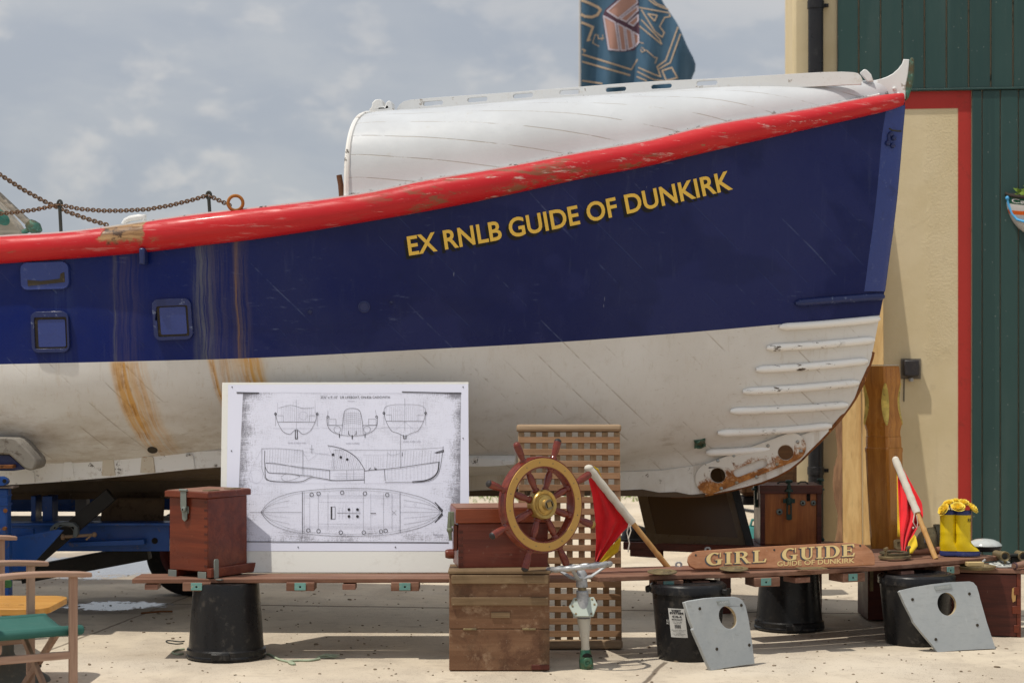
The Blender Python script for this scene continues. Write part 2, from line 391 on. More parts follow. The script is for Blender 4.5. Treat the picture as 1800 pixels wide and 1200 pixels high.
xg = wpx(1471, 80)[0]; zf = wpx(1650, 158)[1]
zr1 = wpx(1650, 191)[1]; xr0 = wpx(1684, 400)[0]; xr1 = wpx(1707, 400)[0]
mb = MB(); wbox(mb, xg+.02, xr1, zr1, zf-.012, .0, .004); wbox(mb, xr0, xr1, .0, zr1, .0, .004); part('red_band', mb, RED_P, shed, auto=None)
mb = MB(); pitch = 38.0/3400*14.7; x = xg
while x < xr-pitch:
    j = RND.uniform(-.002, .002); wbox(mb, x+.005, x+pitch-.005, zf+.008, top-.02, .003, .026+j); x += pitch
part('upper_cladding', mb, GREEN, shed, bev=.004)
mb = MB(); wbox(mb, xg, xr-.05, zf+.015, top-.05, .0005, .0035); part('cladding_backing', mb, GAPW, shed, auto=None)
mb = MB(); wbox(mb, xg-.01, xr-.02, zf-.011, zf+.006, .005, .045); part('flashing', mb, GREEN, shed, bev=.003)
mb = MB(); pitch = 31.0/3400*14.7; x = xr1+.002; first = True
while x < xr-pitch:
    w = 18.0/3400*14.7 if first else pitch; first = False
    wbox(mb, x+.004, x+w-.004, .02, zf-.014, .003, .028+RND.uniform(-.002, .002)); x += w
part('door_boards', mb, GREEN, shed, bev=.004)
mb = MB(); wbox(mb, xr1+.004, xr-.1, .03, zf-.02, .0005, .0025); part('door_backing', mb, GAPW, shed, auto=None)
xp = wpx(1433.5, 60)[0]; rp = 13.5/3400*14.8
pipe = thing('drainpipe', 'black round drainpipe on the cream corner of the shed', 'drainpipe', tuple(WT @ V((xp, 0, rp+.012))), -WA)
mb = MB(); mb.tube([WT @ V((xp, .05, rp+.012)), WT @ V((xp, 3.0, rp+.012)), WT @ V((xp, top, rp+.012))], rp, 20); part('pipe', mb, BLACK_PL, pipe)
for zz in (wpx(1433, 12)[1], wpx(1433, 826)[1], 2.6):
    mb = MB(); mb.tube([WT @ V((xp, zz-.03, rp+.012)), WT @ V((xp, zz+.03, rp+.012))], rp*1.1, 20); mb.box((xp+rp*1.25, zz, rp*.5), (.05, .028, .03), WT); mb.tube([WT @ V((xp+rp*1.4, zz, .01)), WT @ V((xp+rp*1.4, zz, .055))], .011, 8)
    part('bracket', mb, BLACK_PL, pipe, bev=.002)
# weatherproof switch with its cable
T = WT @ TR(*wpx(1601, 648), 0)
sw = thing('wall_switch', 'small dark weatherproof switch box on the cream wall right of the wooden post', 'switch', tuple(T.translation), -WA)
mb = MB(); mb.box((0, 0, .004), (.15, .155, .008), T); part('back_plate', mb, plain('weathered_plate', (.17, .15, .12), .8), sw)
mb = MB(); mb.box((0, .005, .04), (.115, .125, .07), T); part('cover', mb, plain('dark_switch_plastic', (.035, .032, .034), .4), sw, bev=.012)
mb = MB(); mb.tube([T @ V((0, -.07, .03)), T @ V((0, -.095, .03))], .018, 10); part('cable_gland', mb, plain('grey_gland', (.35, .36, .37), .4), sw)
mb = MB(); mb.tube([T @ V((-.05, -.07, .006)), T @ V((-.052, -.25, .006))], .004, 6); part('cable', mb, plain('dark_cable', (.05, .05, .05), .5), sw)
# sawn planks leaning on the wall
TIM = wood('sawn_timber', (.52, .32, .125), (.66, .45, .20), ax=2, sc=.8, rough=.7, blot=.2)
BARK = wood('bark_edge', (.17, .09, .05), (.30, .17, .09), ax=2, sc=1.5, rough=.9)
for i, (xa, xb, zt, lab) in enumerate(((1478, 1511, 2.75, 'sawn plank with bark on its left edge leaning on the shed'), (1513, 1550, 3.0, 'pale sawn plank leaning on the shed beside the bark edged one'))):
    zb = wpx((xa+xb)/2, 1018)
    x0 = wpx(xa, 800)[0]; x1 = wpx(xb, 800)[0]
    o = thing('timber_plank', lab, 'plank', tuple(WT @ V(((x0+x1)/2, 0, .42))), -WA, 'sawn planks leaning on the shed')
    L = []
    mb = MB(); d0, d1 = .40+.02*i, .012; th = .045
    mb.hexa([WT @ V(p) for p in ((x0, .0, d0), (x1, .0, d0), (x1, .0, d0+th), (x0, .0, d0+th), (x0, zt, d1), (x1, zt, d1), (x1, zt, d1+th), (x0, zt, d1+th))])
    part('board', mb, TIM, o, bev=.004)
    if i == 0:
        mb = MB(); rows = []
        for k in range(25):
            t = k/24; z = zt*t; dd = lerp(d0, d1, t); w = .055+.02*sin(k*1.3)+.012*sin(k*3.1)
            rows.append([WT @ V((x0-.002, z, dd+.002)), WT @ V((x0-w, z, dd+.008)), WT @ V((x0-w*.9, z, dd+th*.6)), WT @ V((x0-.002, z, dd+th-.002))])
        mb.grid(rows, True); part('bark', mb, BARK, o)
# ---------------------------------------------------------------- lifeboat
TH = radians(9); BY0 = 11.6; BX0 = (1590-CX)/F*BY0
boat = thing('lifeboat', 'old lifeboat with dark blue and white hull, red gunwale and gold name on its bow', 'lifeboat', (BX0, BY0, 0), -TH)
BW = MW[boat]; BI = BW.inverted()
ct, stn = cos(TH), sin(TH)
def bs(px, b=0.0):
    k = (px-CX)/F; return (BX0-b*stn-k*(BY0-b*ct))/(ct+k*stn)
def bY(s, b): return BY0+s*stn-b*ct
def bpx(s, b): return CX+F*(BX0-s*ct-b*stn)/bY(s, b)
def bz(s, b, py): return EYE-(py-HY)*bY(s, b)/F
def L(s, b, z): return V((-s, -b, z))           # boat space: x forward, near side is -y
def Lpx(px, py, b): s = bs(px, b); return L(s, b, bz(s, b, py))
CAML = BI @ V((0, 0, EYE))
red_top = curve([(-700, 470), (-300, 440), (0, 416), (125, 408), (250, 391), (350, 377), (450, 366), (580, 350), (672, 335), (733, 321), (886, 295), (1038, 266), (1130, 250), (1250, 221), (1400, 196), (1500, 177), (1550, 167), (1592, 163)])
red_bot = curve([(-700, 508), (-300, 485), (0, 464), (125, 455), (250, 444), (350, 432), (450, 420), (600, 397), (809, 360), (886, 344), (1038, 311), (1130, 294), (1250, 266), (1400, 232), (1520, 205), (1568, 193), (1592, 184)])
wl = curve([(-700, 652), (-300, 645), (0, 640), (225, 635), (450, 629), (690, 617), (1000, 600), (1200, 585), (1370, 570), (1545, 554), (1620, 547)])
stemx = curve([(100, 1595), (176, 1591), (253, 1584.6), (300, 1580.7), (350, 1576), (400, 1570), (450, 1563), (520, 1553.5), (554, 1546.5), (590, 1540), (630, 1531), (676, 1514), (714, 1493), (753, 1461), (791, 1424), (823, 1389), (846, 1340), (860, 1287), (870, 1235)])
rab = curve([(-700, 850), (0, 846), (600, 838), (1100, 831), (1220, 824), (1300, 805), (1400, 774), (1461, 752), (1493, 714), (1514, 676), (1531, 630), (1546.5, 554)])
crown = curve([(560, 222), (626, 205), (650, 198), (745, 191), (855, 182), (977, 172), (1069, 166), (1160, 160), (1280, 152), (1400, 148), (1505, 142), (1544, 141), (1559, 137), (1600, 136)])
BMAX = 1.2
def stern(s): return 1.0 if s < 6.3 else max(0.0, 1-((s-6.3)/4.1)**2.3)
def gfun(d, Ln, p): return 1-(1-clamp(d/Ln))**p
def bgun(s): return .035+(BMAX-.035)*gfun(s, 5.0, 2.3)*stern(s)
def zg(s, f=.5):
    b = bgun(max(s, 0)); px = bpx(s, b); return bz(s, b, lerp(red_top(px), red_bot(px), f))
def zw(s):
    b = .035+(BMAX-.04)*gfun(max(s-.13, 0), 5.2, 1.75)*stern(s); px = bpx(s, b); return bz(s, b, wl(px))
def zr(s): px = bpx(s, .05); return bz(s, .05, rab(px))
NS = 64; LMAX = 10.35
def stations(): return [LMAX*((k/NS)**1.5) for k in range(NS+1)]
def blue_row(t, side=1):
    py = lerp(176, 554, t); px = stemx(py); s0 = bs(px, .03); zs = bz(s0, .03, py); r = []
    t0 = (zg(s0)-zs)/(zg(s0)-zw(s0))
    for d in stations():
        s = s0+d*(LMAX-s0)/LMAX
        p = lerp(2.3, 1.75, t**.8); b = .03+(lerp(BMAX, BMAX-.01, t)-.03)*gfun(d, 5.1, p)*stern(s)
        te = lerp(t0, t, sstep(d/1.6)); z = lerp(zg(s), zw(s), te)
        r.append(L(s, b*side, z))
    return r
def white_row(k, N, side=1):
    t = k/N; py = lerp(554, 752, t**.9); px = stemx(py); s0 = bs(px, .03); r = []
    ph = t*pi/2; fr = sin(ph)**1.12; Bk = (BMAX-.01)*cos(ph)**.72+.05*t
    zs = bz(s0, .03, py); drop0 = zw(s0)-zs
    for d in stations():
        s = s0+d*(LMAX-s0)/LMAX
        b = .03+(Bk-.03)*gfun(d, lerp(5.1, 4.6, t), lerp(1.75, 1.15, t**.7))*stern(s)
        sd = max(s, 2.0); z = zw(s)-lerp(drop0, fr*(zw(sd)-zr(sd)), gfun(d, 2.8, 1.8))
        if k == N: z = zr(s)
        r.append(L(s, b*side, max(z, zr(s))))
    return r
NB, NW = 9, 18
hb_ = MB(); hb_.grid([blue_row(j/NB) for j in range(NB+1)]); nearblue = (list(hb_.v), list(hb_.f))
hw_ = MB(); hw_.grid([white_row(j, NW) for j in range(NW+1)])
allv = nearblue[0]+list(hw_.v); allf = nearblue[1]+[tuple(i+len(nearblue[0]) for i in f) for f in hw_.f]
BVH = BVHTree.FromPolygons(allv, allf)
def hull(px, py, off=0.0):
    """point and outward normal on the near hull side, boat space"""
    dr = (BI.to_3x3() @ ray(px, py)).normalized(); h = BVH.ray_cast(CAML, dr)
    if h[0] is None: return None, None
    n = h[1];  n = -n if n.dot(dr) > 0 else n
    return h[0]+n*off, n
hb_.grid([blue_row(j/NB, -1) for j in range(NB+1)]); hw_.grid([white_row(j, NW, -1) for j in range(NW+1)])
def HX(px): return -bs(px, 1.17)                # boat x of a photo column on the near side
# --- paints
def seams(g, sp, w, jit=.5):
    q = (g.x*.78+g.z*.75)/sp+(g.noise(None, 1.1, 2)-.5)*.12
    fr = q.f('FRACT'); ln = g.ramp((fr-.5).abs(), w, w*.4)
    return ln*g.ramp(g.noise(None, 2.6, 6, .7), .50, .62)
def streak(g, px, w, ztop, drift=0.0, dens=90, pw=1.6):
    dz = (ztop-g.z).f('MAXIMUM', 0.0); c = g.x-HX(px)-dz.f('POWER', pw)*drift+(g.noise(None, 3.5, 3)-.5)*.05
    e = g.ramp(c.abs(), w, w*.05)
    th = g.noise(g.comb(c*dens, g.y*3, g.z*2.2), 1.0, 4, .65, .4)
    return e*g.ramp(th, .36, .62)*g.ramp(g.z, ztop, ztop-.03)
g = G('hull_blue_paint')
n1 = g.noise(None, 1.3, 5, .6); n2 = g.noise(None, 8, 7, .7); n3 = g.noise(g.mapv((24, 24, 1.6)), 1.0, 6, .7)
aft = g.ramp(g.x, HX(760), HX(250))
col = g.mix(aft, (.0055, .0115, .080), (.0015, .011, .115))
col = g.mix(g.ramp(n1, .35, .7)*.5, col, (.022, .030, .10)); col = g.mix(g.ramp(n2, .55, .75)*.3, col, (.008, .012, .045))
col = g.mix(g.ramp(n3, .56, .74)*.28, col, (.05, .065, .15))
col = g.mix(seams(g, .17, .016)*.22, col, (.08, .12, .26)); pch = g.noise(None, .8, 4, .6, .4); col = g.mix(g.ramp(pch, .52, .56)*.35, col, (.022, .030, .13)); hz = g.noise(g.mapv((.5, 1, 5)), 1.0, 4, .6); col = g.mix(g.ramp(hz, .54, .68)*.3, col, (.006, .010, .06)); cl = g.noise(g.mapv((1, 1, 1), loc=(4, 2, 7)), 1.7, 4, .6); sc3 = g.noise(g.mapv((9, 9, 60), rot=(0, .2, 0)), 1.0, 5, .75); col = g.mix(g.ramp(sc3, .60, .68)*g.ramp(cl, .52, .62)*.5, col, (.10, .13, .25))
col = g.mix(seams(g, .51, .010)*.22, col, (.18, .23, .36))
zt = 2.5
for px, w, k, c in ((202, .018, .55, (.12, .12, .13)), (222, .13, .22, (.13, .10, .12)), (353, .085, .45, (.20, .21, .19)), (375, .12, .22, (.16, .13, .12)), (412, .014, .65, (.26, .14, .05)), (418, .07, .4, (.16, .12, .10)), (110, .12, .25, (.05, .08, .2))):
    col = g.mix(streak(g, px, w, zt, 0, 70)*k, col, c)
ck = g.noise(None, 26, 6, .8); col = g.mix(g.ramp(ck, .735, .75)*.8, col, (.45, .47, .5))
sc_ = g.noise(g.mapv((30, 30, 3), rot=(0, .15, 0)), 1.0, 3, .8); col = g.mix(g.ramp(sc_, .735, .76)*.5, col, (.3, .33, .42))
H_BLUE = g.finish(col, g.ramp(n2, .3, .7, .22, .42), spec=.13, nrm=g.bump(n2*.6+n3*.35+n1*1.2-seams(g, .17, .05)*.8, .22, .012), coat=.12)
g = G('hull_white_paint')
n1 = g.noise(None, 1.6, 6, .62); n2 = g.noise(None, 9, 7, .7); dv = g.mapv((3.2, 9, 9), rot=(0, -.55, 0)); n3 = g.noise(dv, 1.0, 7, .68)
col = g.mix(g.ramp(n1, .3, .7), (.69, .68, .655), (.62, .60, .565))
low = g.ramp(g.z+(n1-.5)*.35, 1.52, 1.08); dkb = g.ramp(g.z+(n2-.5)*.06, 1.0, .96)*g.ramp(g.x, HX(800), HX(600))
aft = g.ramp(g.x, HX(900), HX(300))
col = g.mix(low*g.ramp(n3, .36, .62)*(aft*.35+.15), col, (.36, .28, .19))
col = g.mix(g.ramp(n3, .56, .72)*low.f('MAXIMUM', .2)*.45, col, (.25, .185, .12))
col = g.mix(g.ramp(g.noise(dv, 3.0, 6, .7), .60, .70)*low*.5, col, (.30, .25, .2))
col = g.mix(seams(g, .17, .03)*.5, col, (.27, .21, .15))
sx_ = g.noise(g.mapv((5, 60, 60), rot=(0, -.75, 0)), 1.0, 6, .75); col = g.mix(g.ramp(sx_, .60, .70)*g.ramp(n1, .42, .58)*.55, col, (.30, .23, .15))
vv_ = g.noise(g.mapv((34, 34, 1.4), loc=(3, 0, 1)), 1.0, 6, .72); col = g.mix(g.ramp(vv_, .54, .72)*.3, col, (.42, .36, .27))
OR = (.60, .30, .055); BR = (.30, .125, .025)
for px, w, dr_, k in ((212, .080, .29, 1.0), (236, .09, .29, .5), (362, .03, .40, .9), (385, .09, .3, .45), (424, .085, .5, 1.0), (436, .05, .5, .8), (418, .16, .5, .35), (200, .035, .29, .6)):
    zt = 1.62 if px < 300 else 1.66
    m = streak(g, px, w, zt, dr_, 60)*g.ramp(g.z, .98, 1.25)
    col = g.mix(streak(g, px, w*1.25, zt, dr_, 9)*k*.5, col, (.62, .42, .17))
    col = g.mix(m*k*.9, col, OR); col = g.mix(streak(g, px, w*.8, zt, dr_, 130)*k*g.ramp(n2, .45, .6)*.75, col, BR)
dr2 = g.noise(g.mapv((26, 26, .9)), 1.0, 5, .7); col = g.mix(g.ramp(dr2, .58, .72)*.25*(aft*.7+.3), col, (.42, .28, .13))
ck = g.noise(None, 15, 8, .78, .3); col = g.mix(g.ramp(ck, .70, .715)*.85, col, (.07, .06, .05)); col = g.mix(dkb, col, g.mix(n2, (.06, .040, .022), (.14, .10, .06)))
H_WHITE = g.finish(col, g.ramp(n2, .3, .7, .35, .6), nrm=g.bump(n2*.5+n1*.6-g.ramp(ck, .70, .715)*.6-seams(g, .17, .05)*.6, .25, .01))
g = G('gunwale_red_paint')
n1 = g.noise(None, 1.2, 5, .6); n2 = g.noise(None, 11, 8, .72); st = g.noise(g.mapv((3.5, 16, 26)), 1.0, 8, .72, .3); wr = g.noise(g.mapv((1.1, 1, 2)), 1.0, 4, .6)
col = g.mix(g.ramp(n1, .35, .7), (.46, .009, .015), (.52, .016, .018)); col = g.mix(g.ramp(n2, .55, .75)*.3, col, (.30, .008, .012))
col = g.mix(g.ramp(st, .59, .66)*g.ramp(wr, .50, .60)*.85, col, (.60, .36, .33))
col = g.mix(g.ramp(g.noise(g.mapv((5, 10, 20), loc=(2, 1, .4)), 1.0, 8, .75), .61, .645)*g.ramp(wr, .48, .56), col, (.24, .15, .075))
col = g.mix(g.ramp(g.noise(None, 30, 7, .8), .70, .72), col, (.20, .14, .09))
wx = (g.x-HX(223)).abs()+(n2-.5)*.16; bare = g.ramp(wx, .135, .12)*g.ramp(g.z+(n2-.5)*.16, zg(bs(223, 1.17))-.035, zg(bs(223, 1.17))-.005)
wg = g.noise(g.mapv((4, 40, 40)), 1.0, 6, .7); bare_c = g.mix(g.ramp(wg, .35, .65), (.40, .24, .11), (.17, .085, .035)); bare_c = g.mix(g.ramp(n2, .52, .60), bare_c, (.06, .03, .015))
lowk = g.noise(g.mapv((2.2, 9, 12), loc=(5, 2, 1)), 1.0, 8, .72, .3); md = g.ramp(g.x, HX(560), HX(760))*g.ramp(g.x, HX(1330), HX(1080))
col = g.mix(g.ramp(lowk, .53, .62)*md*.75, col, (.17, .10, .05)); col = g.mix(g.ramp(g.noise(g.mapv((2.6, 9, 30), loc=(1, 7, 3)), 1.0, 8, .75), .57, .63)*(md*.6+.3), col, (.60, .42, .38))
col = g.mix(bare, col, bare_c)
ed = g.ramp(n2, .5, .6)*.0
G_RED = g.finish(col, g.ramp(st, .4, .65, .34, .6), nrm=g.bump(n2*.4-g.ramp(st, .56, .64)*.5-bare*1.2+wg*bare*.6, .3, .008), coat=.15)
g = G('deck_white_paint')
n1 = g.noise(None, 2, 5, .6); n2 = g.noise(None, 12, 7, .72)
gi = g.n('ShaderNodeAttribute', None, out='Fac', attribute_name='girth'); q = gi/.135+.18+(g.noise(None, 1.2, 2)-.5)*.08; fr = (q.f('FRACT')-.5).abs(); ln = g.ramp(fr, .030, .010)*g.ramp(g.noise(g.mapv((3, 5, 5)), 1.0, 8, .75), .43, .53)
col = g.mix(g.ramp(n1, .3, .7), (.565, .585, .605), (.49, .505, .52)); col = g.mix(g.ramp(n2, .60, .74)*.4, col, (.42, .38, .31)); col = g.mix(ln*.6, col, (.25, .20, .14))
ck = g.noise(None, 17, 8, .8, .2); col = g.mix(g.ramp(ck, .72, .735), col, (.16, .13, .10)); ei = g.n('ShaderNodeAttribute', None, out='Fac', attribute_name='edge'); gm = g.noise(None, 22, 7, .75); col = g.mix(g.ramp(ei+(gm-.5)*.16, .026, .008)*g.ramp(g.noise(None, 2.3, 3), .40, .55), col, (.10, .08, .055)); pk = g.ramp(ei, .25, .02)*.15; col = g.mix(pk, col, (.60, .50, .50))  # pk puts a pink reflection above the gunwale into the colour
D_WHITE = g.finish(col, g.ramp(n2, .3, .7, .26, .5), nrm=g.bump(n2*.4-ln*1.0+n1*.5, .3, .008), coat=.1)
WHITE = paint('chipped_white_paint', (.76, .745, .71), .38, .12, dk=.4, dirt=(.36, .28, .2), chip=.9, ccol=(.10, .085, .07), csc=12)
WHITE2 = paint('soft_white_paint', (.67, .675, .67), .38, .12, dk=.3, dirt=(.45, .38, .28), chip=.7, ccol=(.22, .17, .12), csc=9)
BLUE2 = paint('fitting_blue_paint', (.017, .028, .11), .3, .3, dk=.35, dirt=(.05, .07, .15), chip=.6, ccol=(.2, .24, .35), csc=25, coat=.2)
BLUE3 = paint('stem_blue_paint', (.030, .052, .21), .28, .3, dk=.3, dirt=(.015, .02, .06), chip=.12, ccol=(.3, .35, .5), csc=20, coat=.35)
SEAL = paint('old_sealant', (.055, .045, .032), .8, .4, dirt=(.15, .12, .07), dk=.7)
BRONZE_G = metalm('green_bronze', (.055, .15, .115), (.10, .085, .05), .55, .5, 16, c3=(.14, .30, .24))
g = G('chipped_strake_paint'); n1 = g.noise(None, 3, 5, .6); ks = g.noise(g.mapv((7, 22, 26)), 1.0, 8, .75, .2); kl = g.noise(g.mapv((1, 1, 1), loc=(3, 8, 2)), 2.6, 4, .6); n2 = g.noise(None, 20, 6, .75)
chp = g.ramp(ks, .58, .61)*g.ramp(kl, .50, .58)
col = g.mix(g.ramp(n1, .3, .7)*.4, (.84, .83, .80), (.72, .69, .63)); col = g.mix(g.ramp(n2, .60, .70)*.5, col, (.45, .36, .25)); col = g.mix(chp, col, g.mix(n2, (.03, .025, .02), (.14, .09, .05)))
STRAKE = g.finish(col, .42, nrm=g.bump(n2*.4-chp*1.2+n1*.4, .45, .006))
RUST = paint('rusty_iron', (.20, .075, .025), .85, .6, dirt=(.05, .022, .012), dk=1, chip=1, ccol=(.46, .20, .055), csc=9, bs=.8)
CHAINM = paint('rusty_chain', (.15, .095, .06), .7, .5, dirt=(.26, .12, .05), dk=.7, metal=.35)
IRON = paint('old_iron', (.05, .055, .05), .6, .4, dirt=(.14, .10, .06), dk=.6, metal=.4)
KEELW = paint('dirty_keel_timber', (.10, .068, .042), .9, .6, dirt=(.04, .025, .015), dk=.8, chip=.6, ccol=(.26, .2, .13), csc=7, bs=.5)
top_ = part('topsides', hb_, H_BLUE, boat, local=True, auto=60)
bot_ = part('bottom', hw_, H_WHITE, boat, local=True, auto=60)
# --- red gunwale rubber
def offs(side):
    rows = []
    for k in range(91):
        s = .012+10.2*(k/90)**1.15; b = bgun(s); z1 = zg(s, 0); z0 = zg(s, 1); zc = (z0+z1)/2; hh = (z1-z0)/2
        e = .02; tx = V((-(bgun(s+e)-bgun(max(s-e, 0))), 0, 0)); dd = V((e*2, -(bgun(s+e)-bgun(max(s-e, 0)))*1.0, 0))
        tn = V((-1, -(bgun(s+.02)-bgun(s))/.02, 0)).normalized(); nn = V((-tn.y, tn.x, 0));  nn = nn if nn.y < 0 else -nn
        cap = sqrt(clamp(s/.10)); dep = .078*cap*(1 if s < 9 else .6); c = L(s, b, zc); ring = []
        for i in range(13):
            a = -pi/2+pi*i/12; q = 1.05
            ring.append(c+nn*(dep*abs(cos(a))**(1/q)-.004)+V((0, 0, hh*math.copysign(abs(sin(a))**(1/q), sin(a)))))
        ring += [c-nn*.02+V((0, 0, hh)), c-nn*.02-V((0, 0, hh))]
        rows.append([V((p.x, p.y*side, p.z)) for p in ring])
    return rows
mb = MB()
for sd in (1, -1):
    r = offs(sd); mb.grid(r, True); n0 = len(mb.v)-len(r)*15
    mb.add(r[0], [tuple(range(15))])
part('gunwale_rubber', mb, G_RED, boat, local=True, auto=50)
# --- deck and covering board
mb = MB(); rows = []
for k in range(70):
    s = .15+9.9*k/69; b = max(bgun(s)-.02, .03); z = zg(s, 0)
    rows.append([L(s, b, z-.012), L(s, b, z+.010), L(s, b*.9, z+.014), L(s, 0, z+.03), L(s, -b*.9, z+.014), L(s, -b, z+.010), L(s, -b, z-.012)])
mb.grid(rows); part('deck', mb, WHITE, boat, local=True)
# --- whaleback shelter over the fore deck
SA = bs(610, 1.0); NT = 46; rows = []; SHP = []
def deck_sec(s, n=25):
    b = max(bgun(s)-.055, .028); zb = zg(s, 0)-.01; px = bpx(s, .0); zc = bz(s, 0, crown(px)); h = max(zc-zb, .02)
    ex = lerp(1.9, 2.9, sstep(s/SA))
    for it in range(7):
        r = []
        for i in range(n):
            a = pi*i/(n-1); cx = cos(a); sy = sin(a)
            r.append(L(s, b*math.copysign(abs(cx)**(2/ex), cx), zb+h*abs(sy)**(2/ex*.9)))
        # the outline seen against the sky must follow the measured crown
        e = 9e9; zz = 1
        for q in r:
            w = BW @ q; e_ = (HY+(EYE-w.z)*F/w.y)-crown(CX+F*w.x/w.y)
            if e_ < e: e = e_; zz = w.y
        h = max(h+e*zz/F*.9, .02)
    return r
for k in range(NT+1): rows.append(deck_sec(.06+(SA-.06)*(k/NT)))
mb = MB(); mb.grid(rows); DBV = BVHTree.FromPolygons([V(v) for v in mb.v], mb.f)
mb.add(rows[-1], [tuple(range(25))]); wb = part('whaleback', mb, D_WHITE, boat, local=True, auto=50)
_gd = {}
for r_ in rows:
    acc = 0.0; mid_ = len(r_)//2
    for j in range(mid_, len(r_)):
        if j > mid_: acc += (r_[j]-r_[j-1]).length
        _gd[tuple(round(c, 4) for c in r_[j])] = acc; q_ = r_[len(r_)-1-j]; _gd[tuple(round(c, 4) for c in q_)] = acc
_ed = {}
for r_ in rows:
    acc = 0.0
    for j in range(len(r_)//2+1):
        if j: acc += (r_[j]-r_[j-1]).length
        for q_ in (r_[j], r_[len(r_)-1-j]): _ed[tuple(round(c, 4) for c in q_)] = acc
at2_ = wb.data.attributes.new('edge', 'FLOAT', 'POINT')
for v_ in wb.data.vertices: at2_.data[v_.index].value = _ed.get(tuple(round(c, 4) for c in v_.co), 1.0)
at_ = wb.data.attributes.new('girth', 'FLOAT', 'POINT')
for v_ in wb.data.vertices: at_.data[v_.index].value = _gd.get(tuple(round(c, 4) for c in v_.co), 0.0)
mb = MB(); e = [p+V((.004, 0, 0)) for p in deck_sec(SA, 41)]; mb.tube(e, .016, 8); part('edge_moulding', mb, WHITE, wb, local=True)
def slotpath(x, y, w, h): return rrect(x-w/2, y-h/2, x+w/2, y+h/2, h*.48, 4)
rail_top = curve([(699, 192), (703, 185), (711, 179), (733, 175.5), (860, 166), (1000, 155), (1130, 145), (1250, 139), (1370, 132), (1480, 127), (1500, 128), (1512, 133), (1516, 141)])
for bb in (.16, -.16):
    T = BW @ frame(L(2, bb, 2.5), (1, 0, 0), (0, -1, 0))
    TI_ = frame(L(2, .16, 2.5), (1, 0, 0), (0, -1, 0)); TT = BW @ TI_
    xs = [699, 701, 704, 711, 722, 733]+list(range(760, 1480, 30))+[1480, 1500, 1508, 1513, 1516]
    out = [topx(TT, x, rail_top(x)) for x in xs]+[topx(TT, x, crown(x)+7) for x in reversed(xs[::3])]
    outs = [out]
    for x in (762, 840, 920, 1002, 1083, 1163, 1243):
        y = crown(x)-7.5; c = topx(TT, x, y); c2 = topx(TT, x+20, crown(x+20)-7.5); an = atan2(c2[1]-c[1], c2[0]-c[0])
        outs.append([(c[0]+u*cos(an)-v*sin(an), c[1]+u*sin(an)+v*cos(an)) for u, v in slotpath(0, 0, .125, .030)])
    mb = MB(); mb.plate(outs, .035, frame(L(2, bb, 2.5), (1, 0, 0), (0, -1, 0)))
    part('grab_rail', mb, WHITE2, boat, local=True, bev=.005)
# horned fairlead, bow chocks
mb = MB(); TT = BW @ frame(L(3.2, .25, 2.5), (1, 0, 0), (0, -1, 0))
pl = [(652, 200), (652, 194), (656, 189), (657, 182), (662, 177), (672, 176), (675, 181), (676, 188), (679, 190), (681, 182), (687, 178), (691, 183), (692, 190), (697, 196), (697, 202)]
mb.plate([topx(TT, *p) for p in pl], .09, frame(L(3.2, .25, 2.5), (1, 0, 0), (0, -1, 0))); part('fairlead', mb, WHITE2, boat, local=True, bev=.006)
mb = MB(); T0 = frame(L(.4, .06, 2.5), (1, 0, 0), (0, -1, 0)); TT = BW @ T0
mb.plate([topx(TT, *p) for p in ((1511, 129), (1519, 122), (1524, 124), (1531, 131), (1536, 144), (1524, 144))], .03, T0)
mb.plate([topx(TT, *p) for p in ((1498, 144), (1500, 136), (1506, 134), (1511, 138), (1512, 144))], .05, T0); part('bow_chock', mb, WHITE2, boat, local=True, bev=.005)
# --- stem head, its bronze cap, stem plate and keel
T0 = frame(L(0, 0, 2.5), (1, 0, 0), (0, -1, 0)); TT = BW @ T0
def pp(*pts): return [topx(TT, *p) for p in pts]
mb = MB(); mb.plate(pp((1538, 184), (1540, 142), (1549, 140), (1559, 136.5), (1569, 131), (1578, 123), (1585, 114), (1588, 105), (1589.5, 106), (1598, 106), (1596, 130), (1592, 150), (1591, 176)), .075, T0)
part('stem_head', mb, WHITE2, boat, local=True, bev=.008)
mb = MB(); mb.plate(pp((1591, 178), (1590, 162), (1592, 140), (1596, 117), (1599, 105), (1603, 101), (1606.5, 106), (1607, 120), (1606, 140), (1602, 158), (1597, 172)), .07, T0)
part('stem_cap', mb, BRONZE_G, boat, local=True, bev=.012)
for py in (160, 150):
    mb = MB(); c = Lpx(1572 if py == 150 else 1579, py+6, .04); mb.sphere(c, .012, 10, 6); part('bolt', mb, WHITE2, boat, local=True)
rows = []
for k in range(26):
    py = lerp(186, 512, k/25); xo = stemx(py)-.8; w = 35 if py > 240 else lerp(31, 35, (py-186)/54)
    r = []
    for i in range(5):
        p, n = hull(xo-w*(1-i/4), py, .0)
        if p is None: p, n = hull(xo-w*(1-i/4)-1.5, py, 0)
        r.append(p+n*(.007 if 0 < i else .0005)+V((0, 0, 0)))
    r.append(r[-1]+V((.004, .03, 0))); rows.append(r)
mb = MB(); mb.grid(rows); sp_ = part('stem_plate', mb, BLUE3, boat, local=True, auto=60)
mb = MB()
for py, dx in ((236, 0), (243, 6), (252, -4), (256, 5)):
    p, n = hull(stemx(py)-22+dx, py, .012); mb.sphere(p, .017, 10, 6)
p1, n = hull(1561, 236, .014); p2, n = hull(1560, 256, .014); mb.tube([p1, p2], .010, 8); part('stem_shackle', mb, BLUE2, boat, local=True)
mb = MB(); a = [hull(x, y, .008)[0] for x, y in ((1562, 226), (1567, 229.5), (1575, 230.5), (1583, 231))]; mb.tube(a, .005, 6); part('plate_joint', mb, IRON, sp_, local=True)
holes = [ell(*topx(TT, 1262, 835), .047, .047), ell(*topx(TT, 1381, 795), .047, .047)]
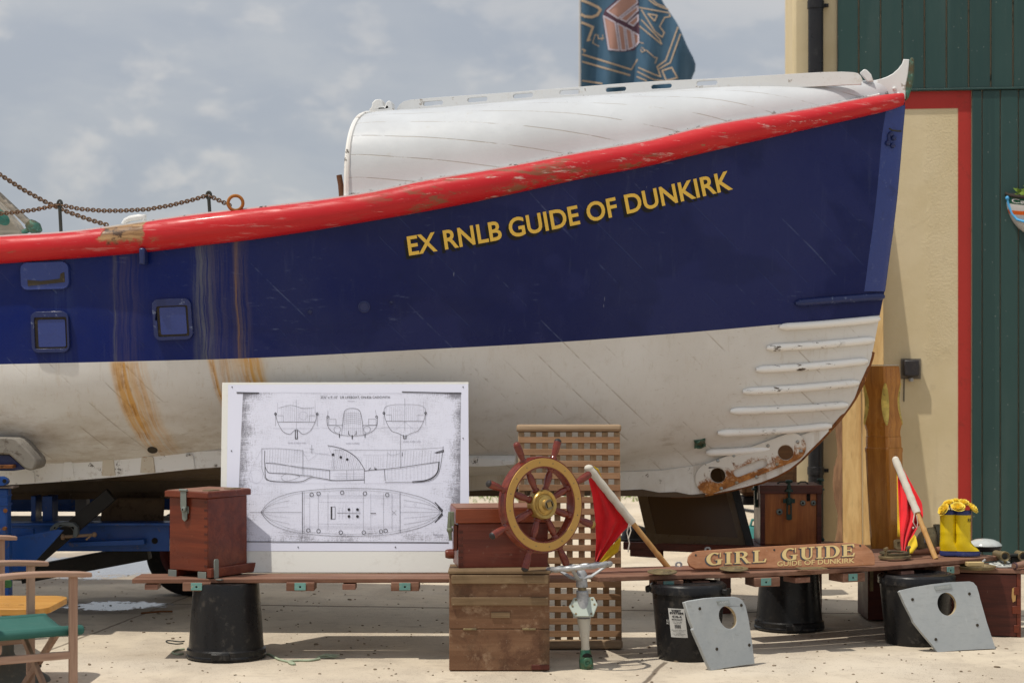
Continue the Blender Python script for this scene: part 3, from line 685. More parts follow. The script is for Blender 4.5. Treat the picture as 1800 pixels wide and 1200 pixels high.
outl = [(x, rab(x)-5) for x in range(-500, 1100, 100)]+[(1100, 828), (1160, 826), (1220, 818), (1300, 799), (1400, 768), (1455, 745)]+[(stemx(y)-.5, y) for y in (757, 775, 791, 808, 823, 835, 846, 854, 860, 866)]
keel_bot = curve([(-600, 872), (0, 868), (600, 864), (1000, 861), (1130, 862), (1200, 867), (1240, 869)])
outl += [(x, keel_bot(x)) for x in (1230, 1200, 1130, 1050, 900, 700, 400, 100, -200, -500)]
g = G('keel_paint'); n1 = g.noise(None, 5, 6, .7); n2 = g.noise(None, 16, 8, .78); dk_ = g.ramp(g.x+(n1-.5)*.6, HX(820), HX(640))  # dk_ darkens the keel aft: shade and dark false keel in the colour
col = g.mix(g.ramp(n1, .35, .7)*.5, (.70, .68, .63), (.50, .44, .36)); col = g.mix(g.ramp(n2, .60, .63)*.8, col, (.14, .10, .07)); dr_k = g.noise(g.mapv((14, 14, 1.2)), 1.0, 5, .7); col = g.mix(g.ramp(dr_k, .52, .68)*.5, col, (.36, .27, .18))
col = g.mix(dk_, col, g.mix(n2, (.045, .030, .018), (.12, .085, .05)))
KEELP = g.finish(col, .6, nrm=g.bump(n1+n2*.5, .3, .008))
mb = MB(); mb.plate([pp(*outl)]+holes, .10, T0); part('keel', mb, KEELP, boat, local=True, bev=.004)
mb = MB(); lo = [(x, keel_bot(x)+9-max(0, (x-1150)/90*6)) for x in (1240, 1190, 1130, 1050, 900, 700, 400, 100, -200, -500)]; hi = [(x, keel_bot(x)-1.5+2*sin(x*.11)) for x in (-500, -200, 100, 400, 700, 820, 900, 950, 1000, 1050, 1090, 1130, 1160, 1190, 1215, 1240)]
mb.plate(pp(*(lo+hi)), .108, T0); part('false_keel', mb, KEELW, boat, local=True, bev=.004)
mb = MB(); a = [Lpx(x, y, 0) for x, y in [(stemx(y)+1.5, y+.5) for y in (618, 630, 650, 676, 700, 714, 735, 753, 775, 791, 808, 823, 835, 846, 854, 860, 866, 870)]+[(1210, 872), (1180, 871)]]
rows = []
for i, c in enumerate(a):
    t = (a[min(i+1, len(a)-1)]-a[max(i-1, 0)]).normalized(); nz = V((-t.z, 0, t.x));  nz = nz if nz.x-nz.z > 0 else -nz
    hw = .030*RND.uniform(.8, 1.12); nz = nz*RND.uniform(.75, 1.25); rows.append([c+V((0, -hw, 0))-nz*.018, c+V((0, -hw, 0))+nz*.008, c+V((0, hw, 0))+nz*.008, c+V((0, hw, 0))-nz*.018])
mb.grid(rows, True); mb.add(rows[0], [(0, 1, 2, 3)]); mb.add(rows[-1], [(0, 1, 2, 3)]); part('stem_band', mb, RUST, boat, local=True, bev=.004)
# rusty towing plate with two eyes and a slot
g = G('rusted_white_plate'); n1 = g.noise(None, 6, 7, .7); n2 = g.noise(None, 22, 7, .75, .4)
pz = g.noise(None, 2.4, 3); dg = (g.x+.75)*.39-(g.z-1.03); rs = g.ramp(n1*.9+(n2-.5)*.9+dg*2.6+(pz-.5)*.8, .36, .54)
col = g.mix(g.ramp(n2, .35, .6), (.50, .21, .05), (.24, .09, .025)); col = g.mix(rs, (.66, .62, .55), col); col = g.mix(g.ramp(n2, .62, .68), col, (.12, .06, .03))
PLATE = g.finish(col, .75, nrm=g.bump(n2-rs*.5, .45, .006))
T1 = frame(L(0, .058, 2.5), (1, 0, 0), (0, -1, 0)); T1W = BW @ T1
c0 = V((1247, 841)); c1 = V((1392, 785)); dd = (c1-c0).normalized(); nn = V((-dd.y, dd.x)); an = atan2(dd.y, dd.x)
oo = [(c1.x+25*cos(an+a), c1.y+25*sin(an+a)) for a in [(-pi/2+pi*i/12) for i in range(13)]]+[(c0.x+25*cos(an+a), c0.y+27*sin(an+a)) for a in [(pi/2+pi*i/12) for i in range(13)]]
def tp(pts): return [topx(T1W, *p) for p in pts]
mid = (c0+c1)/2+V((-2, 8)); mid = V((1319, 823)) - V((0, 1))
slot = [(mid.x+u*dd.x-v*dd.y, mid.y+u*dd.y+v*dd.x) for u, v in slotpath(0, 0, 62, 15)]
mb = MB(); mb.plate([tp(oo), ell(*topx(T1W, 1262, 835), .047, .047), ell(*topx(T1W, 1381, 795), .047, .047), tp(slot)], .016, T1); tplate = part('towing_plate', mb, PLATE, boat, local=True, bev=.004)
for q in ((1262, 809), (1290, 800), (1322, 791), (1402, 776), (1408, 792), (1366, 815), (1330, 838), (1295, 848), (1268, 858), (1350, 783)):
    mb = MB(); p = T1 @ V((*topx(T1W, *q), .009)); mb.sphere(p, (.011, .006, .011), 8, 5); part('bolt', mb, metalm('bolt_metal', (.35, .38, .38), (.3, .2, .1), .5, .6) if 'bolt_metal' not in bpy.data.materials else bpy.data.materials['bolt_metal'], tplate, local=True)
# --- rubbing strakes at the bow
for i, (x0, y0, x1, y1, m) in enumerate(((1397, 533, 1553, 521, BLUE2), (1369, 574, 1545, 560, STRAKE), (1347, 611, 1536, 597, STRAKE), (1328, 649, 1524, 634, STRAKE), (1305, 687, 1509, 672, STRAKE), (1283, 721, 1490, 711, STRAKE), (1261, 759, 1462, 748, STRAKE), (1241, 794, 1366, 786, STRAKE))):
    pts = []; N = 26
    for k in range(N+1):
        x = lerp(x0, x1, k/N); y = lerp(y0, y1, k/N)+1.5*sin(pi*k/N)*(1 if i else -.5)
        p, n = hull(x, y, .011)
        if p is None: continue
        pts.append(p)
    rr_ = [.023*min(1, .45+.55*sqrt(clamp(j/2)), .45+.55*sqrt(clamp((len(pts)-1-j)/1.5))) for j in range(len(pts))]
    mb = MB(); mb.tube(pts, rr_, 10); part('bow_strake', mb, m, boat, local=True, auto=60)
# skin fitting and small studs
def hullframe(px, py, off=0.0):
    p, n = hull(px, py, off); return frame(p, V((1, 0, 0)), n)
T = hullframe(1230, 778, .004); mb = MB(); mb.plate([[(.05*cos(a)*(1.0 if k % 2 else .62), .05*sin(a)*(1.0 if k % 2 else .62)) for k, a in enumerate([2*pi*j/8 for j in range(8)])]], .008, T); mb.lathe([(.034, 0), (.034, .014), (.02, .016), (.018, -.01), (0, -.01)], T, 18); part('skin_fitting', mb, BRONZE_G, boat, local=True)
for (x, y, r) in ((640, 539, .034), (268, 790, .03), (545, 548, .012), (688, 531, .010)):
    T = hullframe(x, y, .001); mb = MB(); mb.lathe([(r, 0), (r, .004), (r*.8, .006), (r*.72, .002), (0, .002)], T, 22); part('hull_plug', mb, BLUE2 if y < 600 else SEAL, boat, local=True)
# --- freeing ports
def port(cx, cy, outer, gap, flap, sealed=True):
    T = hullframe(cx, cy, .0); TW = BW @ T
    def q(pts): return [topx(TW, *p) for p in pts]
    mb = MB(); mb.plate([q(outer), q(gap)] if sealed else [q(outer)], .034, T @ TR(0, 0, .008)); fr_ = part('freeing_port', mb, BLUE2 if sealed else BLUE3, boat, local=True, bev=.011, seg=3)
    if sealed:
        mb = MB(); mb.plate([q(gap)], .02, T @ TR(0, 0, .002)); part('seal', mb, SEAL, fr_, local=True)
    mb = MB(); mb.plate([q(flap)], .024, T @ TR(0, 0, .006 if sealed else .016)); part('flap', mb, BLUE3 if sealed else SEAL, fr_, local=True, bev=.003)
def quad(x0, y0, x1, y1, r, sk=0.0, rise=0.0): return [(x+(y-y0)*sk, y-(x-x0)*rise) for x, y in rrect(x0, y0, x1, y1, r)]
port(304, 560, quad(268, 526, 336, 598, 12, .07, .04), quad(276, 538, 331, 592, 3, .07, .04), quad(281, 540, 327, 588, 3, .07, .04))
port(92, 582, quad(56, 548, 122, 620, 12, .04, .02), quad(62, 558, 119, 613, 3, .04, .02), quad(68, 562, 116, 610, 3, .04, .02))
port(82, 480, quad(38, 462, 122, 510, 12, .04, .03), quad(50, 492, 116, 502, 2), [(51, 492), (75, 494), (108, 490), (109, 481), (116, 478), (117, 496), (52, 503)], sealed=False)
# bracket under the bare patch of the gunwale
mb = MB(); T = hullframe(256, 449, .0); mb.box((0, -.005, .04), (.034, .095, .08), T); part('bracket', mb, BLUE2, boat, local=True, bev=.009)
# --- bilge keel with its bolted pads
bk_top = curve([(-600, 822), (0, 806), (200, 800), (390, 792), (600, 796), (860, 806), (905, 811)]); bk_bot = curve([(-600, 870), (0, 852), (60, 849), (200, 838), (390, 820), (600, 814), (860, 819), (905, 815)])
rows = []
for k in range(61):
    px = lerp(905, -560, k/60); bb = .80-.35*sstep((px-450)/450) - .5*sstep((-px-100)/500)
    s = bs(px, bb); zt = bz(s, bb, bk_top(px)); zb_ = bz(s, bb, bk_bot(px)); th = .055
    rows.append([L(s, bb+th/2, zb_), L(s, bb+th/2, zt), L(s, bb-th/2-.03, zt+.05), L(s, bb-th/2, zb_)])
mb = MB(); mb.grid(rows, True); mb.add(rows[0], [(0, 1, 2, 3)]); mb.add(rows[-1], [(0, 1, 2, 3)]); bk = part('bilge_keel', mb, WHITE, boat, local=True)
T0k = frame(L(5, .83, 1.0), (1, 0, 0), (0, -1, 0)); TWk = BW @ T0k
rusty = paint('rusty_pad_paint', (.60, .53, .42), .7, .3, dirt=(.35, .15, .05), dk=.9, chip=1, ccol=(.30, .12, .05), csc=7)
for (x0, x1, y0, y1) in ((110, 131, 811, 841), (179, 203, 806, 835), (247, 273, 802, 830), (36, 62, 822, 845), (322, 343, 798, 824)):
    mb = MB(); mb.plate([topx(TWk, *p) for p in ((x0, y1), (x0+2, y0+3), (x0+4, y0), (x1-5, y0), (x1-3, y0+3), (x1, y1))], .012, T0k); pad = part('bolted_pad', mb, rusty if x0 in (179, 247) else WHITE, bk, local=True, bev=.002)
# --- side deck fittings: stanchions, chains, ring, cleats
def chain(pts, pitch=.017, r=.0043, lw=.0095):
    cs = [V(p) for p in pts]; mb = MB(); acc = [0.0]
    for a, b in zip(cs[:-1], cs[1:]): acc.append(acc[-1]+(b-a).length)
    n = int(acc[-1]/pitch); i = 0
    for k in range(n+1):
        dd = k*pitch
        while i < len(acc)-2 and acc[i+1] < dd: i += 1
        t = (dd-acc[i])/max(acc[i+1]-acc[i], 1e-6); c = cs[i].lerp(cs[i+1], t); tn = (cs[i+1]-cs[i]).normalized()
        up = V((0, 1, 0)) if k % 2 else tn.cross(V((0, 1, 0))).normalized()
        T = frame(c, tn, up); Lh = pitch*.66; lp = []
        for j in range(12):
            a = 2*pi*j/12; lp.append((Lh*cos(a)*1.15, lw*sin(a), 0))
        mb.tube(lp, r, 5, closed=True, T=T)
    return mb
def sag(a, b, n=30, drop=0.0):
    return [V(a).lerp(V(b), i/n)-V((0, 0, drop*4*(i/n)*(1-i/n))) for i in range(n+1)]
def Dpx(px, py, b): return Lpx(px, py, b)
BB = 1.12
for px, y0, y1 in ((108, 410, 360), (370, 380, 345)):
    mb = MB(); a = Dpx(px, y0, BB); b_ = Dpx(px-3, y1+4, BB); mb.tube([a-V((0, 0, .04)), b_], .0105, 10)
    T = frame(b_+V((0, 0, .018)), (1, 0, 0), (0, -1, 0)); mb.tube([(.0135*cos(t), .02*sin(t), 0) for t in [2*pi*i/16 for i in range(16)]], .0075, 7, closed=True, T=T); part('stanchion', mb, IRON, boat, local=True)
p1 = Dpx(105, 361, BB); p2 = Dpx(366, 345, BB); p3 = Dpx(406, 362, BB); p0 = Dpx(-120, 392, BB)
mid = [Dpx(x, y, BB) for x, y in ((105, 361), (140, 367.5), (180, 370.5), (215, 370.5), (260, 368), (300, 361), (340, 351), (366, 343))]
part('chain', chain([Dpx(x, y, BB) for x, y in ((-60, 378), (-20, 377), (20, 374), (60, 369), (90, 363), (105, 360))]+mid[1:]+[Dpx(380, 350, BB), p3], pitch=.0168), CHAINM, boat, local=True)
BC = 1.0
part('chain', chain([Dpx(x, y, BC) for x, y in ((-60, 277), (0, 307), (40, 333), (80, 355), (120, 373), (160, 387), (190, 396))], pitch=.0182, r=.005), CHAINM, boat, local=True)
mb = MB(); T = frame(Dpx(414, 357, 1.15), (1, 0, .0), (0.25, -1, 0)); mb.tube([(.042*cos(t), .042*sin(t), 0) for t in [2*pi*i/28 for i in range(28)]], .0095, 10, closed=True, T=T); part('mooring_ring', mb, paint('orange_rust', (.36, .14, .03), .7, .4, dirt=(.12, .05, .02), dk=.8, metal=.3), boat, local=True)
mb = MB(); a = [Dpx(x, y, 1.12) for x, y in ((216, 394), (221, 388), (230, 384), (244, 382), (254, 381.5))]; mb.tube(a+[Dpx(253, 389, 1.12)], [.012, .016, .018, .019, .018, .014], 10); part('cleat', mb, WHITE2, boat, local=True)
mb = MB(); mb.tube([Dpx(601, 350, .98), Dpx(599, 325, .98), Dpx(596, 308, .98)], .0165, 12); part('deck_pin', mb, paint('brown_rust_pin', (.14, .06, .03), .8, .4, dk=.6, metal=.3), boat, local=True)
GREYW = wood('weathered_grey_wood', (.22, .20, .17), (.36, .32, .26), ax=0, sc=1.2, rough=.85, blot=.4)
mb = MB(); T0w = frame(L(5.6, .75, 2.3), (1, 0, 0), (0, -1, 0)); TWw = BW @ T0w
mb.plate([topx(TWw, *p) for p in ((-60, 300), (-10, 345), (30, 391), (42, 408), (42, 430), (-60, 430))], .12, T0w); part('weathered_board', mb, GREYW, boat, local=True, bev=.01)
mb = MB(); mb.tube([Dpx(-60, 295, .95), Dpx(-10, 336, .95), Dpx(54, 396, .95)], .021, 12); part('wooden_pole', mb, GREYW, boat, local=True)
mb = MB(); mb.tube([Dpx(50, 392, .95), Dpx(56, 397, .95), Dpx(62, 401, .95), Dpx(67, 409, .95)], [.028, .038, .040, .030], 12); mb.tube([Dpx(40, 409, .95), Dpx(46, 406, .95), Dpx(54, 402, .95)], .016, 8); part('pole_shoe', mb, BRONZE_G, boat, local=True)
mb = MB(); T = frame(Dpx(-2, 380, .86), (1, 0, -.7), (0, -1, 0)); mb.lathe([(.0, -.012), (.075, -.01), (.08, 0), (.06, .016), (0, .02)], T @ MX.Diagonal((1, .5, 1, 1)), 22, sx=1.0); part('green_boss', mb, metalm('verdigris', (.04, .17, .14), (.05, .14, .11), .5, .4, 20), boat, local=True)
# --- name on the bow
GOLD = paint('gold_lettering', (.78, .51, .085), .35, .08, dk=.1, dirt=(.4, .26, .08))
BLKL = plain('black_lettering', (.004, .004, .005), .5)
tv, tf = text_mesh('EX RNLB GUIDE OF DUNKIRK', .020, 0, 1.02)
x0 = min(v.x for v in tv); x1 = max(v.x for v in tv); cap = max(v.y for v in tv if v.y < 2)
def onhull(dx, dy, off):
    out = []
    for v in tv:
        t = (v.x-x0)/(x1-x0)*569.0; yb = 448.5-(.1625*t+7.5e-5*t*t); sl = .1625+1.5e-4*t
        an = atan2(sl, 1); h = v.y/cap*33.5
        p, n = hull(719+t-h*sin(an)*.85+dx, yb-h*cos(an)+dy, off); out.append(p)
    return out
mb = MB(); mb.add(onhull(-4.6, 6.5, .0022), tf); part('lettering_shadow', mb, BLKL, top_, local=True, merge=False)
mb = MB(); mb.add(onhull(0, 0, .0045), tf); part('lettering', mb, GOLD, top_, local=True, merge=False)
# ---------------------------------------------------------------- shared materials
MAHO = wood('red_mahogany', (.10, .016, .006), (.165, .030, .010), ax=0, sc=.6, rough=.34, coat=.35, scr=.3, scol=(.42, .20, .12), blot=.6, dark=(.045, .008, .005), spots=.10, spcol=(.36, .15, .09))
MAHO_X = wood('red_mahogany_boards', (.11, .020, .010), (.17, .038, .016), ax=0, sc=.8, rough=.4, coat=.2, scr=.35, scol=(.42, .22, .16), blot=.5, dark=(.05, .012, .008), spots=.1)
MAHO_DK = wood('dark_mahogany', (.055, .012, .008), (.10, .022, .013), ax=0, sc=1, rough=.45, coat=.15, scr=.2, blot=.5)
LIDW = wood('worn_lid_wood', (.20, .095, .065), (.31, .165, .12), ax=0, sc=.9, rough=.55, scr=.4, scol=(.5, .36, .27), blot=.3, spots=.2, spcol=(.5, .38, .3))
PLANKW = wood('bench_plank_wood', (.15, .068, .042), (.26, .142, .096), ax=0, sc=.7, rough=.65, scr=.5, scol=(.45, .28, .2), blot=.35, spots=.15)
g = G('mottled_crate_front'); v = g.mapv((.9, 12, 12)); gr = g.noise(v, 1.0, 6, .7, .5); m1 = g.noise(None, 4.5, 8, .72, .3); m2 = g.noise(g.mapv((1, 1, 1), loc=(5, 3, 1)), 11, 8, .75); m3 = g.noise(None, 45, 6, .8); m4 = g.noise(g.mapv((1, 1, 1), loc=(9, 1, 4)), 2.4, 5, .6)
col = g.mix(g.ramp(gr, .35, .68), (.15, .075, .040), (.215, .118, .066)); col = g.mix(g.ramp(m1, .46, .62)*.75, col, (.085, .038, .022)); col = g.mix(g.ramp(m4, .50, .64)*.5, col, (.075, .055, .032))
col = g.mix(g.ramp(m2, .53, .66)*.75, col, (.32, .215, .135)); col = g.mix(g.ramp(m3, .60, .70)*.6, col, (.42, .32, .23)); col = g.mix(g.ramp(m3, .40, .30)*.5, col, (.06, .03, .02))
CRATEW = g.finish(col, .8, nrm=g.bump(m2+m3*.6+gr*.5, .4, .006))
BATTEN = wood('grey_brown_batten', (.155, .098, .052), (.22, .150, .082), ax=0, sc=1.1, rough=.75, blot=.5, spots=.45, spcol=(.36, .28, .19))
TEAK = wood('bare_teak_slat', (.24, .13, .065), (.33, .195, .105), ax=0, sc=1.2, rough=.75, blot=.3, spots=.15, spcol=(.5, .38, .25))
TEAK_Z = wood('bare_teak_upright', (.29, .185, .10), (.40, .275, .165), ax=2, sc=1.2, rough=.75, blot=.3)
OLDW = wood('grey_old_rail', (.27, .185, .11), (.40, .29, .19), ax=0, sc=1, rough=.8, blot=.5, dark=(.12, .08, .05))
VARN = wood('varnished_oak', (.31, .110, .012), (.47, .195, .030), ax=2, sc=1.1, rough=.3, coat=.45, blot=.45, dark=(.10, .033, .008))
WHEELW = wood('glossy_wheel_mahogany', (.12, .018, .012), (.19, .036, .018), ax=0, sc=1.5, rough=.2, coat=.7, blot=.35, bumpk=.08)
BAMB = wood('bamboo', (.50, .27, .09), (.60, .36, .14), ax=2, sc=1.3, rough=.4, coat=.2, blot=.2)
CHAIRW = wood('faded_teak_chair', (.33, .20, .14), (.43, .285, .21), ax=0, sc=1.2, rough=.7, blot=.2, bumpk=.15)
CHAIRZ = wood('faded_teak_leg', (.30, .18, .125), (.42, .275, .20), ax=2, sc=1.2, rough=.7, blot=.2, bumpk=.15)
SIGNW = wood('name_board_wood', (.34, .15, .072), (.45, .225, .125), ax=0, sc=.9, rough=.6, blot=.4, scr=.3, spots=.15)
BRASS = metalm('worn_brass', (.47, .32, .10), (.33, .215, .07), .3, .9, 12, c3=(.30, .19, .06))
BRASS_P = paint('old_brass_band', (.50, .295, .085), .42, .25, dirt=(.30, .17, .05), dk=.5, metal=.35)
OLDBR = metalm('dull_brass', (.27, .215, .115), (.16, .125, .075), .5, .7, 12, c3=(.10, .085, .06))
TEAL = paint('verdigris_fitting', (.15, .32, .29), .8, .5, dirt=(.46, .46, .36), dk=1, chip=1, ccol=(.36, .33, .24), csc=55)
GALV = metalm('grey_cast_metal', (.42, .43, .44), (.30, .31, .33), .45, .55, 12, c3=(.22, .23, .23))
PGREEN = paint('pale_green_bronze', (.42, .47, .42), .6, .4, dirt=(.28, .25, .18), dk=.6, metal=.2)
GREENP = metalm('patina_green', (.045, .14, .09), (.10, .11, .05), .45, .45, 14, c3=(.16, .32, .22))
BUCK = paint('black_bucket_plastic', (.012, .012, .013), .30, .3, dk=.7, dirt=(.06, .053, .045), chip=.3, ccol=(.10, .092, .085), csc=16, bs=.2)
g = G('grey_painted_ply'); n1 = g.noise(None, 4, 6, .65); n2 = g.noise(None, 17, 8, .78); s1 = g.noise(g.mapv((30, 30, 3), rot=(.1, .5, 0)), 1.0, 6, .75); s2 = g.noise(g.mapv((4, 40, 40), rot=(0, .25, 0)), 1.0, 6, .75); gr = g.noise(g.mapv((2, 60, 60)), 1.0, 4, .6)
col = g.mix(g.ramp(n1, .3, .7), (.345, .375, .39), (.41, .435, .44)); col = g.mix(g.ramp(gr, .5, .72)*.25, col, (.27, .29, .30)); col = g.mix(g.ramp(s1, .60, .70)*.4, col, (.52, .54, .53)); col = g.mix(g.ramp(s2, .62, .70)*.4, col, (.22, .22, .20)); col = g.mix(g.ramp(n1*n2, .30, .44)*.45, col, (.24, .235, .20)); col = g.mix(g.ramp(n2, .67, .69)*.8, col, (.20, .16, .11))
GREYP = g.finish(col, .55, nrm=g.bump(gr*.6+n2*.4, .25, .004))
PLYE = wood('ply_edge', (.35, .27, .16), (.48, .39, .25), ax=0, sc=2, rough=.8)
HOLE = plain('dark_hole', (.01, .009, .008), .9)
CLASP = paint('grey_clasp', (.22, .25, .23), .5, .4, dirt=(.12, .10, .07), dk=.6, metal=.5)
DKGREEN = paint('dark_green_clamp', (.028, .055, .047), .5, .4, dirt=(.07, .11, .09), dk=.6, metal=.4)
ROPE = paint('pale_green_rope', (.36, .42, .30), .9, .3, dk=.4)
def fit_label(px): return px
# ---------------------------------------------------------------- left bench plank
def strip(front, width, ztop, th, n=24, off=0.0):
    """plank following a front edge path on the ground plan; returns MB"""
    mb = MB(); rows = []
    for i, p in enumerate(front):
        a = front[max(i-1, 0)]; b = front[min(i+1, len(front)-1)]; t = (V(b)-V(a)).normalized(); nn = V((-t.y, t.x, 0))
        q0 = V(p)+nn*off; q1 = q0+nn*width
        rows.append([V((q0.x, q0.y, ztop-th)), V((q1.x, q1.y, ztop-th)), V((q1.x, q1.y, ztop)), V((q0.x, q0.y, ztop))])
    mb.grid(rows, True); mb.add(rows[0], [(0, 1, 2, 3)]); mb.add(rows[-1], [(0, 1, 2, 3)]); return mb
def fitting(root, px, py, Y, wd=.155, hg=.045, dx=0.0, ang=0.0):
    p = P(px, py, Y); T = TR(*p) @ RZ(ang)
    mb = MB(); mb.box((dx, .06, -.032), (wd, .14, hg), T); blk = part('fitting_block', mb, PLANKW, root, bev=.003)
    mb = MB(); mb.plate([[(-.03, -.020), (.03, -.020), (.03, .020), (-.03, .020)], ell(0, -.002, .006, .006, 10)], .005, T @ TR(0, -.0125, -.030) @ RX(pi/2)); pl = part('fitting_plate', mb, TEAL, blk, bev=.001)
    mb = MB(); mb.tube([T @ V((0, -.009, -.032)), T @ V((0, -.0125, -.032))], .007, 10); part('bolt_hole', mb, HOLE, blk)
ZB = .44
Pl0, Pl1 = P(232, 1015, 10.38), P(1018, 1014, 10.42)
bench = thing('bench_plank', 'long reddish plank laid between the upturned bucket and the grubby crate', 'plank', (Pl0.x+1.2, 10.5, ZB-.03))
fr = [V((lerp(Pl0.x, Pl1.x, i/12), lerp(10.38, 10.42, i/12), 0)) for i in range(13)]
part('board', strip(fr, .15, ZB, .024), PLANKW, bench, bev=.004)
part('board', strip(fr, .13, ZB-.003, .022, off=.153), PLANKW, bench, bev=.004)
for px in (346, 528, 712): fitting(bench, px, 1020, 10.375, .15)
for px in (265, 613):
    mb = MB(); mb.box((0, .06, -.035), (.07, .1, .03), TR(*P(px, 1020, 10.385))); part('cleat_block', mb, LIDW, bench, bev=.003)
# ---------------------------------------------------------------- right curved shelf
ZS = .45
fe = [(1052, 1014), (1090, 1011.5), (1180, 1010), (1280, 1007.5), (1365, 1005), (1420, 1002), (1457, 999), (1510, 996.5), (1560, 994), (1600, 991), (1641, 987), (1700, 982.5), (1757, 977)]
def onz(px, py, z): return GP(px, py, z)
front = [onz(x, y, ZS) for x, y in fe]; front = [V((p.x, p.y, 0)) for p in front]
for _ in range(2): front = [front[0]]+[(front[i-1]+front[i]*2+front[i+1])/4 for i in range(1, len(front)-1)]+[front[-1]]
fext = front+[front[-1]+(front[-1]-front[-2]).normalized()*.28]
shelf = thing('display_shelf', 'curved reddish boards laid across the black buckets as a shelf', 'shelf', (front[4].x, front[4].y+.2, ZS-.03))
part('board', strip(front, .16, ZS, .026), PLANKW, shelf, bev=.004)
f2 = front[1:]; f2 = [V((p.x, p.y, 0)) for p in f2]
part('board', strip(front[:9], .17, ZS+.012, .024, off=.166), LIDW, shelf, bev=.004)
part('board', strip(front[7:], .20, ZS+.004, .024, off=.164), PLANKW, shelf, bev=.004)
part('board', strip(fext[4:], .21, ZS+.002, .024, off=.37), PLANKW, shelf, bev=.004)
part('board', strip(fext[6:], .18, ZS, .024, off=.584), PLANKW, shelf, bev=.004)
def frontY(px):
    best = min(range(len(front)-1), key=lambda i: abs((front[i].x+front[i+1].x)/2-(px-CX)/F*(front[i].y+front[i+1].y)/2))
    a, b = front[best], front[best+1]; k = (px-CX)/F; d = b-a
    t = (k*a.y-a.x)/(d.x-k*d.y); return (a+d*t).y, atan2(d.y, d.x)
for px in (1174, 1345, 1497, 1668):
    Y, an = frontY(px); y = HY+(EYE-ZS)*F/Y+4; fitting(shelf, px, y+3, Y-.004, .15, .05, .01, an)
for px in (1235, 1415, 1600):
    Y, an = frontY(px); mb = MB(); mb.box((0, .08, -.04), (.10, .12, .03), TR(*P(px, HY+(EYE-ZS)*F/Y+5, Y)) @ RZ(an)); part('cleat_block', mb, LIDW, shelf, bev=.003)
# ---------------------------------------------------------------- rear bench with the framed panel and battery box
rb = thing('rear_bench', 'dark plank bench behind the name board under the bow', 'bench', (1.2, 12.3, 0))
ra, rbq = P(1095, 951, 12.4), P(1455, 974, 11.75)
fr = [V((lerp(ra.x, rbq.x, i/8), lerp(12.4, 11.9, i/8), 0)) for i in range(9)]
part('seat_board', strip(fr, .55, .452, .05), MAHO_DK, rb, bev=.006)
mb = MB(); mb.bar(V((ra.x+.06, 12.42, .385)), V((.95, 12.3, .385)), .06, .05); part('rail', mb, MAHO_DK, rb, bev=.004)
for x, y in ((1.36, 12.4), (1.9, 12.15)):
    mb = MB(); mb.box((x, y+.1, .195), (.07, .35, .39)); part('leg', mb, MAHO_DK, rb, bev=.004)
# framed dark picture
T = frame(P(1146, 951, 12.33), P(1319, 963, 12.0)-P(1146, 951, 12.33), (-.25, -1, .12))
fo = [(1140, 955), (1100, 780), (1270, 775), (1320, 964)]
q = [topx(T, *p) for p in fo]; t0 = T
pic = thing('framed_picture', 'dark glazed picture in a black edged frame propped under the bow', 'picture', tuple(P(1232, 958, 12.2)))
def inset(k): 
    c = V((sum(p[0] for p in q)/4, sum(p[1] for p in q)/4)); return [tuple(c+(V(p)-c)*k) for p in q]
g = G('brown_glazed_print'); n = g.noise(None, 3, 4)
PRINT = g.finish(g.mix(n, (.050, .026, .009), (.070, .038, .014)), .22, coat=.0)
PRINT2 = plain('brown_picture_mount', (.085, .052, .022), .3)
mb = MB(); mb.plate([q], .02, T @ TR(0, 0, -.012)); part('backing', mb, plain('black_frame_edge', (.012, .010, .009), .4), pic, bev=.002)
mb = MB(); mb.plate([q, inset(.80)], .010, T @ TR(0, 0, .003)); part('mount', mb, PRINT2, pic)
mb = MB(); mb.plate([inset(.81)], .004, T @ TR(0, 0, .0)); part('print', mb, PRINT, pic)
r0 = [topx(T, *p) for p in ((1298, 866), (1320, 964), (1323, 964), (1301, 866))]
mb = MB(); mb.bar(T @ V((*q[2], .004)), T @ V((*q[3], .004)), .045, .05, T.col[2].to_3d()); part('frame_side', mb, plain('black_frame', (.010, .009, .008), .35), pic, bev=.003)
# dark dome beside it
o = thing('iron_dome', 'black domed iron casting lying on the rear bench', 'casting', tuple(P(1118, 948, 12.55)))
mb = MB(); mb.lathe([(.11, 0), (.112, .012), (.095, .03), (.085, .06), (.055, .085), (.02, .096), (0, .097)], MX.Translation(P(1118, 949, 12.55)) , 28); part('dome', mb, plain('black_casting', (.016, .014, .014), .5), o)
mb = MB(); mb.tube([P(1118, 949, 12.55)+V((.125*cos(a), .125*sin(a), .008)) for a in [2*pi*i/28 for i in range(28)]], .009, 8, closed=True); part('rim', mb, plain('black_casting_rim', (.02, .018, .018), .4), o)
# two bent metal eyes on the shelf edge
for i, (px, py, Y, lab) in enumerate(((1193, 990, 10.95, 'small galvanised eye bracket on the shelf left of the name board'), (1244, 965, 11.75, 'small galvanised eye bracket peeping over the name board'))):
    p = GP(px, 999, ZS) if i == 0 else P(px, 972, 11.9)
    o = thing('eye_bracket', lab, 'bracket', tuple(p), 0, 'small eye brackets'); b0 = p
    s_ = 1.0; mb = MB(); mb.plate([[(-.022, -.012), (.022, -.012), (.02, .03), (.01, .04), (-.01, .04), (-.02, .03)], ell(0, .022, .009, .009, 12)], .008, TR(*b0) @ RX(pi/2)); part('eye_plate', mb, GALV, o, bev=.002)
    mb = MB(); mb.box((0, .012, -.012), (.05, .05, .008), TR(*b0)); part('foot', mb, GALV, o)
